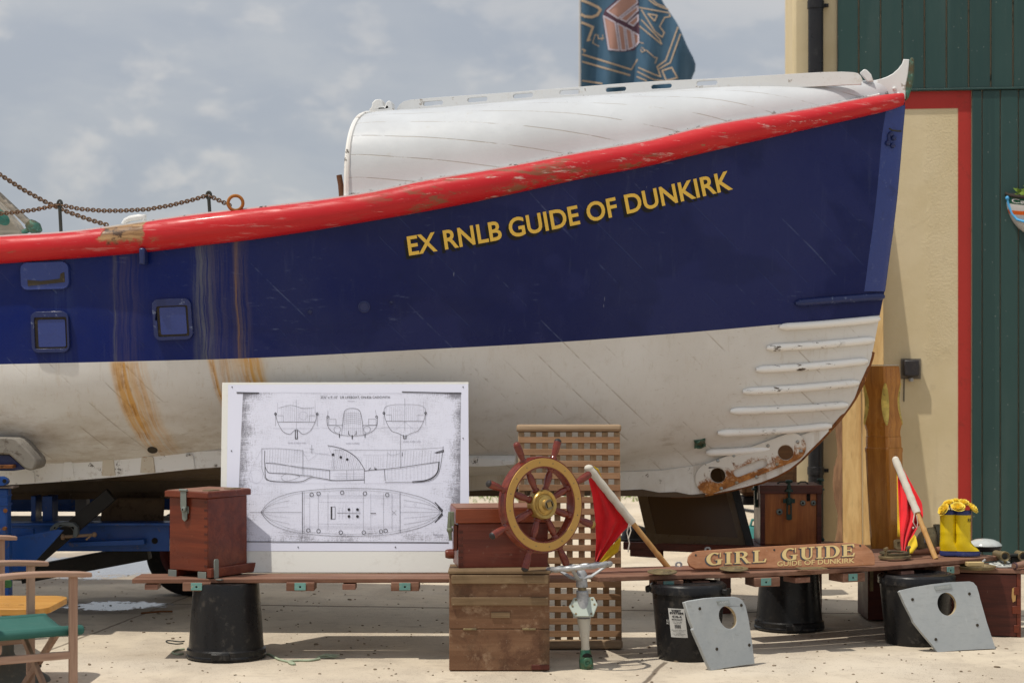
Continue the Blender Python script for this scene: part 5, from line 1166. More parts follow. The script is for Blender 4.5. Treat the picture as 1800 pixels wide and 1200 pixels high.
# ---------------------------------------------------------------- grubby crate
CY = 10.03; a, b = P(789.5, 1178, CY), P(966, 1178, CY); cw = b.x-a.x; cxm = (a.x+b.x)/2; CT = P(880, 1003, CY).z; CD = .33
cr = thing('tool_crate', 'large grubby brown wooden crate with two battens, standing on the concrete below the wheel', 'crate', (cxm, CY+CD/2, 0))
zj = P(880, 1105, CY).z
mb = MB(); mb.box((cxm, CY+CD/2, zj/2+.002), (cw, CD, zj-.006)); part('base', mb, CRATEW, cr, bev=.004)
mb = MB(); mb.box((cxm, CY+CD/2, (zj+CT)/2-.008), (cw, CD, CT-zj-.018)); part('front_door', mb, CRATEW, cr, bev=.004)
mb = MB(); mb.box((cxm, CY+CD/2, CT-.007), (cw+.012, CD+.012, .016)); part('top_board', mb, BATTEN, cr, bev=.003)
for y0, y1 in ((1010, 1025), (1049, 1063)):
    z1_, z0_ = P(880, y0, CY).z, P(880, y1, CY).z; mb = MB(); mb.box((cxm+.003, CY-.007, (z0_+z1_)/2), (cw-.018, .016, z1_-z0_)); part('batten', mb, BATTEN, cr, bev=.003)
p = P(880, 1080, CY); mb = MB(); mb.box((p.x, CY-.003, p.z), (.098, .008, .030)); part('label_plate', mb, BATTEN, cr, bev=.002)
for px in (826, 930):
    p = P(px, 1105, CY); mb = MB(); mb.box((p.x, CY-.002, p.z), (.07, .006, .010)); part('hinge', mb, OLDBR, cr, bev=.001)
p = P(950, 1172, CY); mb = MB(); mb.box((p.x, CY-.004, .022), (.093, .012, .026)); part('repair_strip', mb, MAHO_DK, cr, bev=.002)
# ---------------------------------------------------------------- mahogany chest on the crate
AY = 10.15; al = radians(7)
c0 = P(806, 998, AY); ch = thing('mahogany_chest', 'reddish mahogany chest with a wide lid sitting on the grubby crate behind the wheel', 'chest', (c0.x, AY, CT+.001), al)
hh = P(806, 893, AY).z-CT; hl = .082; bw_ = .475
mb = MB(); mb.box((bw_/2, .16, (hh-hl)/2), (bw_, .30, hh-hl)); part('body', mb, wood('deep_mahogany_body', (.105, .020, .013), (.165, .036, .020), ax=0, sc=.8, rough=.4, coat=.2, scr=.3, scol=(.36, .17, .12), blot=.5, spots=.1), ch, local=True, bev=.003)
mb = MB(); mb.box((bw_/2-.002, .155, hh-hl/2), (bw_+.026, .33, hl-.006)); cl_ = part('lid', mb, wood('bright_mahogany_lid', (.16, .032, .012), (.24, .055, .019), ax=0, sc=.9, rough=.35, coat=.3, scr=.25, blot=.4), ch, local=True, bev=.004)
mb = MB(); mb.box((bw_/2-.002, .155, hh+.0005), (bw_+.02, .32, .004)); part('lid_top', mb, LIDW, cl_, local=True, bev=.001)
mb = MB(); mb.box((-.013, .06, (hh-hl)*.68), (.022, .07, (hh-hl)*.58)); part('side_batten', mb, MAHO, ch, local=True, bev=.004)
mb = MB(); mb.tube([(-.018, .045, .072), (-.05, .05, .072)], .026, 14); mb.tube([(-.05, .05, .072), (-.066, .05, .072)], [.026, .02], 14); part('rope_cleat', mb, MAHO, ch, local=True, bev=.003)
mb = MB(); mb.box((-.03, .03, hh-hl*.7), (.018, .034, .075)); mb.tube([(-.042, .025, hh-.02), (-.046, .02, hh-.10), (-.04, .02, hh-.17)], [.010, .013, .008], 8); mb.sphere((-.044, .02, hh-.115), .017, 10, 6); part('hasp', mb, paint('mottled_green_hasp', (.18, .20, .14), .6, .5, dirt=(.07, .06, .04), dk=.8, metal=.4), ch, local=True, bev=.002)
mb = MB()
for k in range(6): mb.box((.012, .0085, .02+k*(hh-hl-.03)/6), (.024, .004, .016))
part('dovetails', mb, MAHO_DK, ch, local=True)
# ---------------------------------------------------------------- ship's wheel
WC = P(953, 886.5, 10.06); psi = radians(35); rrm = .24
n_ = V((sin(psi), -cos(psi), .06)); WTm = frame(WC, (cos(psi), sin(psi), 0), n_)
wh = thing('ships_wheel', 'eight spoked mahogany ships wheel with a brass ring, propped on the grubby crate', 'wheel', tuple(WC), 0)
def ringprof(prof, T, n=72):
    mb = MB(); rows = [[V((r*cos(2*pi*k/n), r*sin(2*pi*k/n), z)) for r, z in prof] for k in range(n)]
    rows.append(rows[0]); mb.grid(rows, True, T); return mb
part('rim', ringprof([(.190, .010), (.192, .018), (.247, .018), (.250, .012), (.252, -.004), (.246, -.014), (.250, -.024), (.252, -.036), (.246, -.046), (.195, -.046), (.190, -.034), (.194, -.012)], WTm), WHEELW, wh)
br = part('brass_ring', ringprof([(.1985, .0175), (.200, .0215), (.240, .0215), (.2415, .0175)], WTm), BRASS_P, wh)
for k in range(16):
    a = 2*pi*k/16+.1; mb = MB(); mb.lathe([(.004, .0214), (.0035, .023), (0, .0235)], WTm @ TR(.220*cos(a), .220*sin(a), 0), 8); part('ring_screw', mb, OLDBR, br)
SPP = [(.040, .016), (.055, .0175), (.066, .013), (.072, .0185), (.088, .0195), (.093, .014), (.110, .0165), (.140, .0195), (.165, .0175), (.178, .013), (.184, .019), (.200, .020), (.245, .020), (.255, .0205), (.262, .014), (.268, .0145), (.290, .0185), (.318, .0205), (.342, .020), (.354, .0165), (.3595, .009), (.361, .0)]
for k in range(8):
    a = pi/8+k*pi/4+.04; T = WTm @ RZ(a) @ TR(0, 0, -.006) @ RY(pi/2); mb = MB(); mb.lathe([(r, z) for z, r in SPP], T, 18); sp_ = part('spoke', mb, WHEELW, wh, auto=50)
    if k == 7:
        mb = MB(); mb.lathe([(.0195, .338), (.0212, .340), (.0212, .350), (.0175, .358), (.009, .363), (0, .364)], T, 18); part('king_spoke_cap', mb, BRASS, sp_)
    elif k in (1, 3, 4, 5):
        mb = MB(); mb.lathe([(.0195, .345), (.018, .354), (.0098, .3605), (0, .362)], T, 14); part('worn_tip', mb, plain('worn_black_tip', (.03, .027, .027), .5) if 'worn_black_tip' not in bpy.data.materials else bpy.data.materials['worn_black_tip'], sp_)
hub = MB(); hub.lathe([(.075, -.03), (.078, .01), (.078, .020), (.072, .030), (.060, .030), (.054, .024), (.048, .026), (.046, .034), (.030, .040), (.028, .060), (.0265, .064), (.017, .064)], WTm, 40); hb2 = part('hub', hub, BRASS, wh, auto=50)
mb = MB(); mb.plate([ell(0, 0, .0275, .0275, 24), [(-.0135, -.0135), (.0135, -.0135), (.0135, .0135), (-.0135, .0135)]], .012, WTm @ TR(0, 0, .0595) @ RZ(.25)); part('hub_nut', mb, OLDBR, hb2, bev=.001)
mb = MB(); mb.box((0, 0, .045), (.026, .026, .012), WTm @ RZ(.25)); part('shaft_hole', mb, HOLE, hb2)
# ---------------------------------------------------------------- grating
LY0, LY1 = 10.80, 11.00
b0, b1 = P(911, 1140, LY0), P(1093.5, 1140, LY0); b0.z = b1.z = 0
zt3 = EYE-(747-HY)*LY1/F; nl = V((0, -zt3, (LY1-LY0))).normalized(); LT_ = frame(b0, (1, 0, 0), nl)
gt = thing('grating', 'square lattice wooden grating leaning on the hull behind the wheel', 'grating', tuple((b0+b1)/2))
LW = (b1-b0).length; top_y = topx(LT_, 1000, 747)[1]; xl0 = topx(LT_, 908, 750)[0]
def lx(px): return topx(LT_, px, 950)[0]
mb = MB(); mb.box((LW/2-.002, top_y-.018, 0), (LW+.016, .040, .07), LT_); part('rail', mb, OLDW, gt, bev=.014, seg=3)
mb = MB(); mb.box((LW/2-.002, .028, 0), (LW+.01, .052, .07), LT_); part('rail', mb, OLDW, gt, bev=.016, seg=3)
gy0 = topx(LT_, 1000, 1124)[1]; gy1 = topx(LT_, 1000, 763)[1]; rows_n = 17
rg_ = random.Random(3)
ph_ = (gy1-gy0)/rows_n
for k in range(rows_n):
    y = gy0+ph_*(k+.5)+rg_.uniform(-.0015, .0015); mb = MB(); mb.box((LW/2, y, .008), (LW-.006, .0345, .022), LT_); part('slat', mb, TEAK, gt, bev=.0015, seg=1)
cwd = LW/8.5
for k in range(9):
    x = .018+k*(LW-.036)/8; mb = MB(); mb.box((x, (.05+top_y-.04)/2, -.015), (.0345, top_y-.09, .022), LT_); part('upright', mb, TEAK_Z, gt, bev=.0015, seg=1)
mb = MB()
for k in range(rows_n):
    for j in range(9):
        if rg_.random() < .8: mb.lathe([(.0022, .0188), (0, .0194)], LT_ @ TR(.018+j*(LW-.036)/8+rg_.uniform(-.004, .004), gy0+ph_*(k+.5)+rg_.uniform(-.005, .005), 0), 6)
part('nail_heads', mb, IRON, gt)
# ---------------------------------------------------------------- steering pedestal with hand wheel
PY = 10.12
def pz(py): return max(EYE-(py-HY)*PY/F, 0)
p0 = P(1031, 1176, PY); ped = thing('steering_pedestal', 'grey cast steering pedestal with a small hand wheel and green foot on the concrete', 'pedestal', (p0.x, PY, 0))
lean = (P(1022, 1010, PY).x-p0.x)/(pz(1010)); tilt = MX(((1, 0, lean, 0), (0, 1, 0.02, 0), (0, 0, 1, 0), (0, 0, 0, 1)))
PT = TR(p0.x, PY, 0) @ tilt
px_m = PY/F
mb = MB(); mb.lathe([(.034, .0), (.037, .01), (.037, .04), (.030, .075), (.027, pz(1143)), (.0255, pz(1141))], PT, 24)
part('foot', mb, GREENP, ped, bev=.002)
T = PT @ TR(.006, -.033, .038) @ RX(pi/2); mb = MB(); mb.lathe([(.026, -.02), (.026, .008), (.022, .013), (.012, .014), (.009, .006), (0, .006)], T, 22); fb = part('foot_boss', mb, GREENP, ped)
T2 = PT @ TR(.006, -.0365, .066) @ RX(pi/2); mb = MB(); mb.plate([[(.026*cos(t), .020*sin(t)) for t in [pi*i/12 for i in range(13)]]], .005, T2); part('foot_slot', mb, HOLE, ped)
mb = MB(); mb.lathe([(.0225, pz(1141)-.002), (.0205, pz(1130)), (.035, pz(1088)), (.034, pz(1086))], PT, 24); part('lower_tube', mb, paint('stained_white_tube', (.48, .45, .38), .55, .4, dirt=(.26, .18, .10), dk=.8, chip=.8, ccol=(.3, .3, .3), csc=12), ped)
z0_, z1_ = pz(1086), pz(1046)
hexp = [(-.055, -.045), (.045, -.045), (.073, .02), (.055, .062), (-.05, .058), (-.08, .01)]
T = PT @ TR(.004, -.03, (z0_+z1_)/2-.005) @ RX(radians(62)); mb = MB(); mb.plate(hexp, .012, T); fl = part('flange', mb, PGREEN, ped, bev=.003)
for q in ((-.045, -.032), (.035, -.032), (.055, .02), (.045, .048), (-.04, .046), (-.06, .01)):
    mb = MB(); mb.lathe([(.006, .006), (.0055, .009), (0, .0095)], T @ TR(*q, 0), 8); part('flange_bolt', mb, OLDBR, fl)
mb = MB(); mb.lathe([(.040, pz(1084)), (.038, pz(1066)), (.033, pz(1052)), (.031, pz(1042)), (.0325, pz(1040)), (.030, pz(1038)), (.022, pz(1037)), (.022, pz(1032)), (.031, pz(1031)), (.029, pz(1022)), (.030, pz(1008)), (.020, pz(1002))], PT, 26); part('column', mb, GALV, ped, auto=50)
mb = MB(); mb.lathe([(.0225, pz(1037.5)), (.0228, pz(1032))], PT, 20); part('brass_collar', mb, OLDBR, ped)
HWc = P(1018, 996, PY); u_ = (P(1073, 991.5, PY)-P(963, 1001, PY)).normalized(); HT = frame(HWc, u_, V((-.10, .088, 1)))
R_ = .163; mb = MB(); N = 90; pts = [(R_*cos(2*pi*i/N), R_*sin(2*pi*i/N), 0) for i in range(N)]
mb.tube(pts, [.0135+.0022*sin(15*2*pi*i/N) for i in range(N)], 10, closed=True, T=HT); hw_r = part('hand_wheel', mb, GALV, ped, auto=60)
for k, a in enumerate((.25, .25+2*pi/3, .25+4*pi/3)):
    mb = MB(); mb.tube([HT @ V((.015*cos(a), .015*sin(a), -.06)), HT @ V((.06*cos(a), .06*sin(a), -.055)), HT @ V((R_*.97*cos(a), R_*.97*sin(a), -.004))], [.018, .013, .010], 8, sq=.7); part('wheel_spoke', mb, GALV, hw_r, auto=60)
# ---------------------------------------------------------------- semaphore flags
g = G('red_cotton'); n = g.noise(None, 9, 5, .6); wv_ = g.noise(g.mapv((400, 400, 400)), 1, 2); REDC = g.finish(g.mix(g.ramp(n, .35, .7), (.78, .018, .028), (.62, .012, .020)), .8, nrm=g.bump(n+wv_*.3, .35, .006), sheen=.2)
g = G('yellow_cotton'); n = g.noise(None, 9, 5, .6); YELC = g.finish(g.mix(g.ramp(n, .35, .7), (.70, .50, .02), (.55, .37, .015)), .8, nrm=g.bump(n, .35, .006), sheen=.2)
CANV = paint('off_white_canvas', (.62, .58, .50), .9, .15, dk=.45, dirt=(.42, .36, .27))
def cloth(name, T, left, right, n=14, m=18, amp=.016, frq=2.6, ph=0.0, mat=None, root=None, side=0.0):
    """sheet between two px polylines in plane T, with folds"""
    L_ = [V(topx(T, *p)) for p in left]; R2 = [V(topx(T, *p)) for p in right]
    def at(pl, t):
        s = t*(len(pl)-1); i = min(int(s), len(pl)-2); return pl[i].lerp(pl[i+1], s-i)
    mb = MB(); rows = []
    for j in range(m+1):
        t = j/m; a = at(L_, t); b = at(R2, t); r = []
        for i in range(n+1):
            u = i/n; p = a.lerp(b, u); z = amp*(sin(frq*2*pi*u+ph+t*2.2)*.6+sin(frq*pi*u*1.7+t*4+ph*2)*.4)*sstep(t*2.5)*(.35+.65*sin(pi*clamp(u*.8+.1)))+side
            r.append(T @ V((p.x, p.y, z)))
        rows.append(r)
    mb.grid(rows); o = part(name, mb, mat, root, auto=180)
    so_ = o.modifiers.new('thickness', 'SOLIDIFY'); so_.thickness = .0025; so_.offset = 0
    return o
def flagpole(root, a, b, r0, r1, nodes):
    mb = MB(); N = 40; pts = []; rr_ = []
    for i in range(N+1):
        t = i/N; k = 1.0
        for nd in nodes: k += .12*math.exp(-((t-nd)/.014)**2)-.06*math.exp(-((t-nd-.03)/.012)**2)
        pts.append(a.lerp(b, t)); rr_.append(lerp(r0, r1, t)*k)
    mb.tube(pts, rr_, 12); part('pole', mb, BAMB, root, auto=60)
# left flag
FA, FB = GP(1176, 999, ZS), P(1038, 826, 10.62)
fl1 = thing('signal_flag', 'red and yellow flag on a bamboo stick resting on the shelf beside the grating', 'flag', tuple(FA), 0, 'red and yellow flags on bamboo sticks')
flagpole(fl1, FA, FB, .0165, .0135, (.13, .145))
mb = MB()
for t in (.205, .215): 
    c = FA.lerp(FB, t)
dv_ = (FB-FA); 
sl0, sl1 = FA.lerp(FB, .47), FB+dv_*.02
N = 14; mb = MB(); mb.tube([sl0.lerp(sl1, i/N) for i in range(N+1)], [.0225+.0015*sin(i*2.1) for i in range(N+1)], 12); mb.sphere(sl1, (.026, .022, .02), 10, 6); part('sleeve', mb, CANV, fl1, auto=60)
T = frame(sl0+V((0, .030, 0)), (1, 0, 0), V((1, 0, 0)).cross(sl1-sl0))
cloth('red_cloth', T, [(1032, 832), (1041, 868), (1046, 910), (1048, 950), (1046, 987)], [(1046, 828), (1080, 872), (1113, 916), (1094, 935), (1050, 990)], 22, 26, .020, 2.2, .4, REDC, fl1, .0)
cloth('yellow_cloth', T, [(1043, 822), (1050, 828)], [(1052, 827), (1062, 852)], 6, 6, .006, 1, 0, YELC, fl1, -.03)
cloth('yellow_cloth', T, [(1090, 940), (1074, 955), (1050, 988)], [(1091, 944), (1086, 965), (1055, 990)], 8, 10, .01, 1, .8, YELC, fl1, .030)
mb = MB(); c = sl0+V((-.02, -.02, 0)); mb.tube([c, c+V((-.012, -.005, -.05)), c+V((.002, -.005, -.11)), c+V((-.006, 0, -.16))], .0035, 6); mb.tube([c, c+V((.01, -.01, -.04)), c+V((-.004, -.01, -.085))], .003, 6); part('tie_cord', mb, CANV, fl1)
# right flag
FA2, FB2 = GP(1645, 982, ZS), P(1577, 815, 11.62)
fl2 = thing('signal_flag', 'crumpled red flag with yellow tip on a bamboo stick beside the varnished post', 'flag', tuple(FA2), 0, 'red and yellow flags on bamboo sticks')
flagpole(fl2, FA2, FB2, .0165, .0135, (.30, .315))
sl0, sl1 = FA2.lerp(FB2, .475), FB2+(FB2-FA2)*.04
mb = MB(); mb.tube([sl0.lerp(sl1, i/N) for i in range(N+1)], [.0225+.0015*sin(i*2.1) for i in range(N+1)], 12); mb.sphere(sl1, (.022, .022, .024), 10, 6); part('sleeve', mb, CANV, fl2, auto=60)
T = frame(sl0+V((0, .034, 0)), (1, 0, 0), V((1, 0, 0)).cross(sl1-sl0))
cloth('red_cloth', T, [(1577, 815), (1578, 850), (1580, 890), (1582, 930), (1585, 974)], [(1581, 812), (1601, 848), (1620, 885), (1622, 910), (1600, 952), (1590, 976)], 22, 26, .030, 2.9, 1.0, REDC, fl2, .0)
cloth('yellow_cloth', T, [(1606, 941), (1596, 955), (1592, 975)], [(1609, 945), (1612, 962), (1602, 975)], 8, 8, .010, 1, .8, YELC, fl2, .02)
cloth('yellow_cloth', T, [(1577, 824), (1579, 940)], [(1582, 822), (1586, 942)], 4, 8, .006, 1, .2, YELC, fl2, -.02)
mb = MB(); c = sl0+V((-.02, -.02, 0)); mb.tube([c, c+V((-.010, -.005, -.05)), c+V((.012, -.008, -.09)), c+V((.02, 0, -.05)), c+V((.012, 0, -.01))], .0035, 6); mb.sphere(c+V((-.01, -.006, -.085)), .008, 8, 5); part('tie_cord', mb, CANV, fl2)
# ---------------------------------------------------------------- name board
s0_, s1_ = GP(1214, 999, ZS+.02), GP(1538, 991, ZS+.02)
s0_.z = s1_.z = ZS+.027
u = (s1_-s0_); nr = V((u.y, -u.x, 0)).normalized()+V((0, 0, .28)); ST = frame(s0_, u, nr)
sg = thing('name_board', 'worn wooden name board with rounded ends and cream serif lettering on the shelf', 'sign', tuple((s0_+s1_)/2))
so_px = [(1222, 999), (1213, 994), (1209.5, 986), (1211, 977), (1217, 970), (1226, 967.5), (1300, 962.5), (1400, 957), (1484, 953.2), (1500, 953.5), (1520, 957), (1533, 967), (1538.5, 980), (1538, 992), (1450, 996)]
mb = MB(); mb.plate([topx(ST, *p) for p in so_px], .022, ST @ TR(0, 0, -.011)); sbd = part('board', mb, SIGNW, sg, bev=.004)
for q in ((1223, 975), (1361, 966), (1512, 958.5)):
    mb = MB(); mb.lathe([(.006, 0), (.0055, .0022), (.003, .0024), (0, .001)], ST @ TR(*topx(ST, *q), .0), 10); part('screw', mb, IRON, sbd)
CREAMP = paint('cream_lettering', (.66, .50, .23), .5, .15, dk=.25, dirt=(.45, .28, .12)); SHADP = plain('grey_letter_shadow', (.075, .075, .085), .6)
def arc(cx, cy, rx, ry, a0, a1, n=18): return [(cx+rx*cos(radians(lerp(a0, a1, i/n))), cy+ry*sin(radians(lerp(a0, a1, i/n)))) for i in range(n+1)]
def band(o, i): return o+list(reversed(i))
def glyph(c):
    """serif letter polygons in a box 1 high, width returned"""
    th, sr, hs_ = .22, .09, .085
    def stem(x): return [(x-th/2, 0), (x+th/2, 0), (x+th/2, 1), (x-th/2, 1)]
    def serif(x, y, w): return [(x-w/2, y), (x+w/2, y), (x+w/2, y+hs_), (x-w/2, y+hs_)]
    if c == 'I': return [stem(.21), serif(.21, 0, .40), serif(.21, 1-hs_, .40)], .42
    if c == 'L': return [stem(.21), serif(.20, 0, .38), serif(.21, 1-hs_, .40), [(.2, 0), (.74, 0), (.80, .30), (.72, .30), (.64, .10), (.2, .10)]], .80
    if c == 'E': return [stem(.21), serif(.20, 0, .38), serif(.20, 1-hs_, .38), [(.2, 0), (.74, 0), (.80, .28), (.72, .28), (.64, .10), (.2, .10)], [(.2, .90), (.64, .90), (.70, .74), (.77, .74), (.74, 1), (.2, 1)], [(.3, .46), (.52, .46), (.54, .36), (.60, .36), (.60, .66), (.54, .66), (.52, .55), (.3, .55)]], .82
    if c == 'D': return [stem(.21), serif(.18, 0, .34), serif(.18, 1-hs_, .34), band(arc(.42, .5, .50, .5, 90, -90), arc(.42, .5, .27, .41, 90, -90)), [(.2, 0), (.44, 0), (.44, .09), (.2, .09)], [(.2, .91), (.44, .91), (.44, 1), (.2, 1)]], .95
    if c == 'U': return [[(.14, .34), (.36, .34), (.36, 1), (.14, 1)], serif(.25, 1-hs_, .44), [(.70, .34), (.80, .34), (.80, 1), (.70, 1)], serif(.75, 1-hs_, .34), band(arc(.47, .34, .33, .36, 180, 360), arc(.53, .34, .17, .25, 180, 360))], .94
    if c == 'R': return [stem(.21), serif(.21, 0, .40), serif(.20, 1-hs_, .36), band(arc(.42, .74, .36, .26, 90, -90), arc(.42, .74, .15, .175, 90, -90)), [(.2, .91), (.43, .91), (.43, 1), (.2, 1)], [(.2, .48), (.43, .48), (.43, .57), (.2, .57)], [(.40, .52), (.62, .50), (.86, .08), (.96, .08), (.96, 0), (.70, 0)]], .96
    if c == 'G': return [band(arc(.52, .5, .48, .52, 52, 330), arc(.54, .5, .25, .42, 52, 330)), [(.70, .0), (.92, .06), (.92, .42), (.70, .42)], [(.58, .38), (1.0, .38), (1.0, .45), (.58, .45)], [(.84, .62), (.90, .62), (.90, 1.0), (.84, 1.0)]], 1.0
letters = (('G', 1240, 1272, 973, 994.5, 996), ('I', 1273, 1284, 0, 0, 0),)
def put(word, x0, x1, yb0, yb1, hpx, gap, mbl, mbs):
    gl = [glyph(c) for c in word]; tot = sum(w for _, w in gl)+gap*(len(word)-1); x = 0
    for polys, w in gl:
        for off, m_, z in ((0, mbl, .0035), (1, mbs, .0018)):
            for k, pl in enumerate(polys):
                out = []
                for (a, b) in pl:
                    t = (x+a)/tot; px = lerp(x0, x1, t)+(-2.6 if off else 0); py = lerp(yb0, yb1, t)-b*hpx+(1.4 if off else 0); out.append(topx(ST, px, py))
                vs, fs = curve_mesh([out], 0.0); mbl_z = ST @ TR(0, 0, z+k*.00012); m_.add(vs, fs, mbl_z)
        x += w+gap
for args in (('GIRL', 1240, 1347, 993.5, 987.5, 21.5, .14), ('GUIDE', 1373, 1503, 985.5, 977.0, 21.5, .10)):
    ml, ms = MB(), MB(); put(*args, ml, ms)
    part('lettering', ml, CREAMP, sbd, auto=None, merge=False); part('lettering_shadow', ms, SHADP, sbd, auto=None, merge=False)
mb = MB(); tv, tf = text_mesh('GUIDE OF DUNKIRK', .012); a = min(v.x for v in tv); b = max(v.x for v in tv); c = max(v.y for v in tv)
mb.add([ST @ V((*topx(ST, lerp(1366, 1502, (v.x-a)/(b-a)), lerp(994.5, 988.5, (v.x-a)/(b-a))-v.y/c*8.5), .0022)) for v in tv], tf); part('small_lettering', mb, CREAMP, sbd, auto=None, merge=False)
# ---------------------------------------------------------------- brass pieces on the shelf
def disc(px, py, rx, label, z=ZS+.018):
    p = GP(px, py, z); o = thing('brass_disc', label, 'disc', tuple(p), 0, 'oval brass discs on the shelf'); r = rx/F*p.y
    mb = MB(); mb.lathe([(r*.97, 0), (r, .003), (r*.98, .007), (r*.9, .0085), (r*.86, .0068), (r*.2, .0068), (r*.16, .009), (0, .0095)], TR(*p) @ RX(.06), 36); part('plate', mb, OLDBR, o, auto=30)
    mb = MB(); mb.tube([(r*.6*cos(a), r*.6*sin(a), .0075) for a in [2*pi*i/30 for i in range(30)]], .0016, 6, closed=True, T=TR(*p) @ RX(.06)); part('raised_ring', mb, OLDBR, o)
disc(1164, 1005.5, 26.5, 'flat round brass disc on the shelf at the foot of the flag stick'); disc(1290, 1000, 25.5, 'flat round brass disc on the shelf in front of the cream lettering')
p = GP(1430, 999, ZS+.016); o = thing('brass_plate', 'thin flat brass plate lying in front of the name board', 'plate', tuple(p), .2)
mb = MB(); mb.box((.0, .03, 0), (.155, .09, .005), TR(*p) @ RZ(.22)); part('plate', mb, OLDBR, o, bev=.001)
mb = MB(); mb.lathe([(.006, .0025), (0, .004)], TR(*p) @ RZ(.22) @ TR(.05, .03, 0), 10); part('screw', mb, BRASS, o)
def deadlight(cx, cy, label, ang, w=.215):
    o = thing('porthole_frame', label, 'porthole', (cx, cy, ZS+.012), ang, 'brass porthole frames on the shelf')
    mb = MB(); outer = ell(0, 0, w/2, .075, 32); inner = ell(0, 0, w/2-.028, .050, 32); mb.plate([outer, inner], .016, TR(0, 0, .008)); part('ring', mb, OLDBR, o, local=True, bev=.003)
    mb = MB(); mb.plate([ell(0, 0, w/2-.008, .066, 32), ell(0, 0, w/2-.04, .038, 32)], .010, TR(0, .004, .030) @ RX(.06)); lidp = part('hinged_lid', mb, metalm('dark_brass_lid', (.12, .105, .06), (.07, .06, .04), .5, .7) if 'dark_brass_lid' not in bpy.data.materials else bpy.data.materials['dark_brass_lid'], o, local=True, bev=.003)
    for x in (-w/2+.02, w/2-.022):
        mb = MB(); mb.tube([(x, -.02, .018), (x, -.02, .062)], .008, 10); mb.tube([(x-.018, -.03, .058), (x+.018, -.01, .060)], .010, 8); part('dog_screw', mb, OLDBR, o, local=True, bev=.001)
    mb = MB(); mb.tube([(-.022, .072, .03), (.03, .072, .03)], .010, 8); part('hinge', mb, OLDBR, o, local=True)
p = GP(1493, 990, ZS); Yq, an = frontY(1493); deadlight(p.x, p.y, 'brass porthole frame with raised lid at the right end of the name board', an)
p = GP(1573, 984, ZS); Yq, an = frontY(1573); deadlight(p.x, p.y, 'brass porthole frame at the foot of the varnished post', an)
p = P(1578, 972, 11.78); o = thing('brass_hinge_bracket', 'brass strap bracket standing upright against the foot of the varnished post', 'bracket', (p.x, p.y, ZS+.03), .2)
T = TR(p.x-.01, 11.66, ZS+.055) @ RZ(.15) @ RX(pi/2-.2); mb = MB(); mb.plate([rrect(-.036, -.03, .036, .030, .014), rrect(-.022, -.018, .022, .016, .008)], .022, T); part('strap', mb, OLDBR, o, bev=.003)
mb = MB(); mb.box((0, 0, -.006), (.066, .054, .008), T); part('web', mb, OLDBR, o)
# turned wooden roller and copper horn
r0_ = P(1592, 975, 11.5); r1_ = P(1668, 967, 11.64); r0_.z = ZS+.016; r1_.z = ZS+.026; o = thing('wooden_roller', 'tapered brown wooden roller lying behind the bamboo stick', 'roller', tuple((r0_+r1_)/2))
mb = MB(); mb.tube([r0_.lerp(r1_, t) for t in (0, .05, .4, .8, 1)], [.008, .011, .018, .024, .022], 16); part('roller', mb, wood('salmon_brown_wood', (.24, .10, .06), (.33, .16, .10), ax=0, sc=1, rough=.6), o, auto=60)
hc = P(1640, 966, 11.95); o = thing('brass_lamp_hood', 'dull brass domed lamp hood behind the bamboo stick and yellow boots', 'lamp hood', (hc.x, 11.95, ZS))
mb = MB(); rows = []
for i in range(13):
    t = i/12; a = pi*t; rows.append([V((hc.x+.115*cos(phi_)*sin(a*.5)*1.0, 11.95+.10*sin(phi_)*sin(a*.5), ZS+.01+.125*cos(a*.5))) for phi_ in [2*pi*k/28 for k in range(28)]])
mb.grid(rows, True); part('dome', mb, OLDBR, o, auto=60)
mb = MB(); rows = []
for i in range(21):
    a = pi*i/20; r = .148; zz = sin(a)*r+ZS+.005; xx = hc.x+.028+.05*(1-sin(a))*(1 if a > pi/2 else .1)
    rows.append([V((xx-.022, 11.95-r*.75*cos(a), zz)), V((xx+.022, 11.95-r*.75*cos(a), zz)), V((xx+.024, 11.95-r*.68*cos(a), zz-.012)), V((xx-.018, 11.95-r*.68*cos(a), zz-.012))])
mb.grid(rows, True); part('band', mb, metalm('dark_bronze', (.11, .095, .06), (.075, .06, .04), .5, .7, 10), o, auto=60)
mb = MB(); mb.tube([V((hc.x+.06, 11.97, ZS+.055)), V((hc.x+.16, 11.98, ZS+.06))], [.06, .045], 18); part('neck', mb, OLDBR, o)
mb = MB(); mb.box((hc.x-.065, 11.86, ZS+.06), (.018, .01, .03)); mb.sphere((hc.x-.065, 11.853, ZS+.06), .006, 8, 5); part('catch', mb, GALV, o, bev=.002)
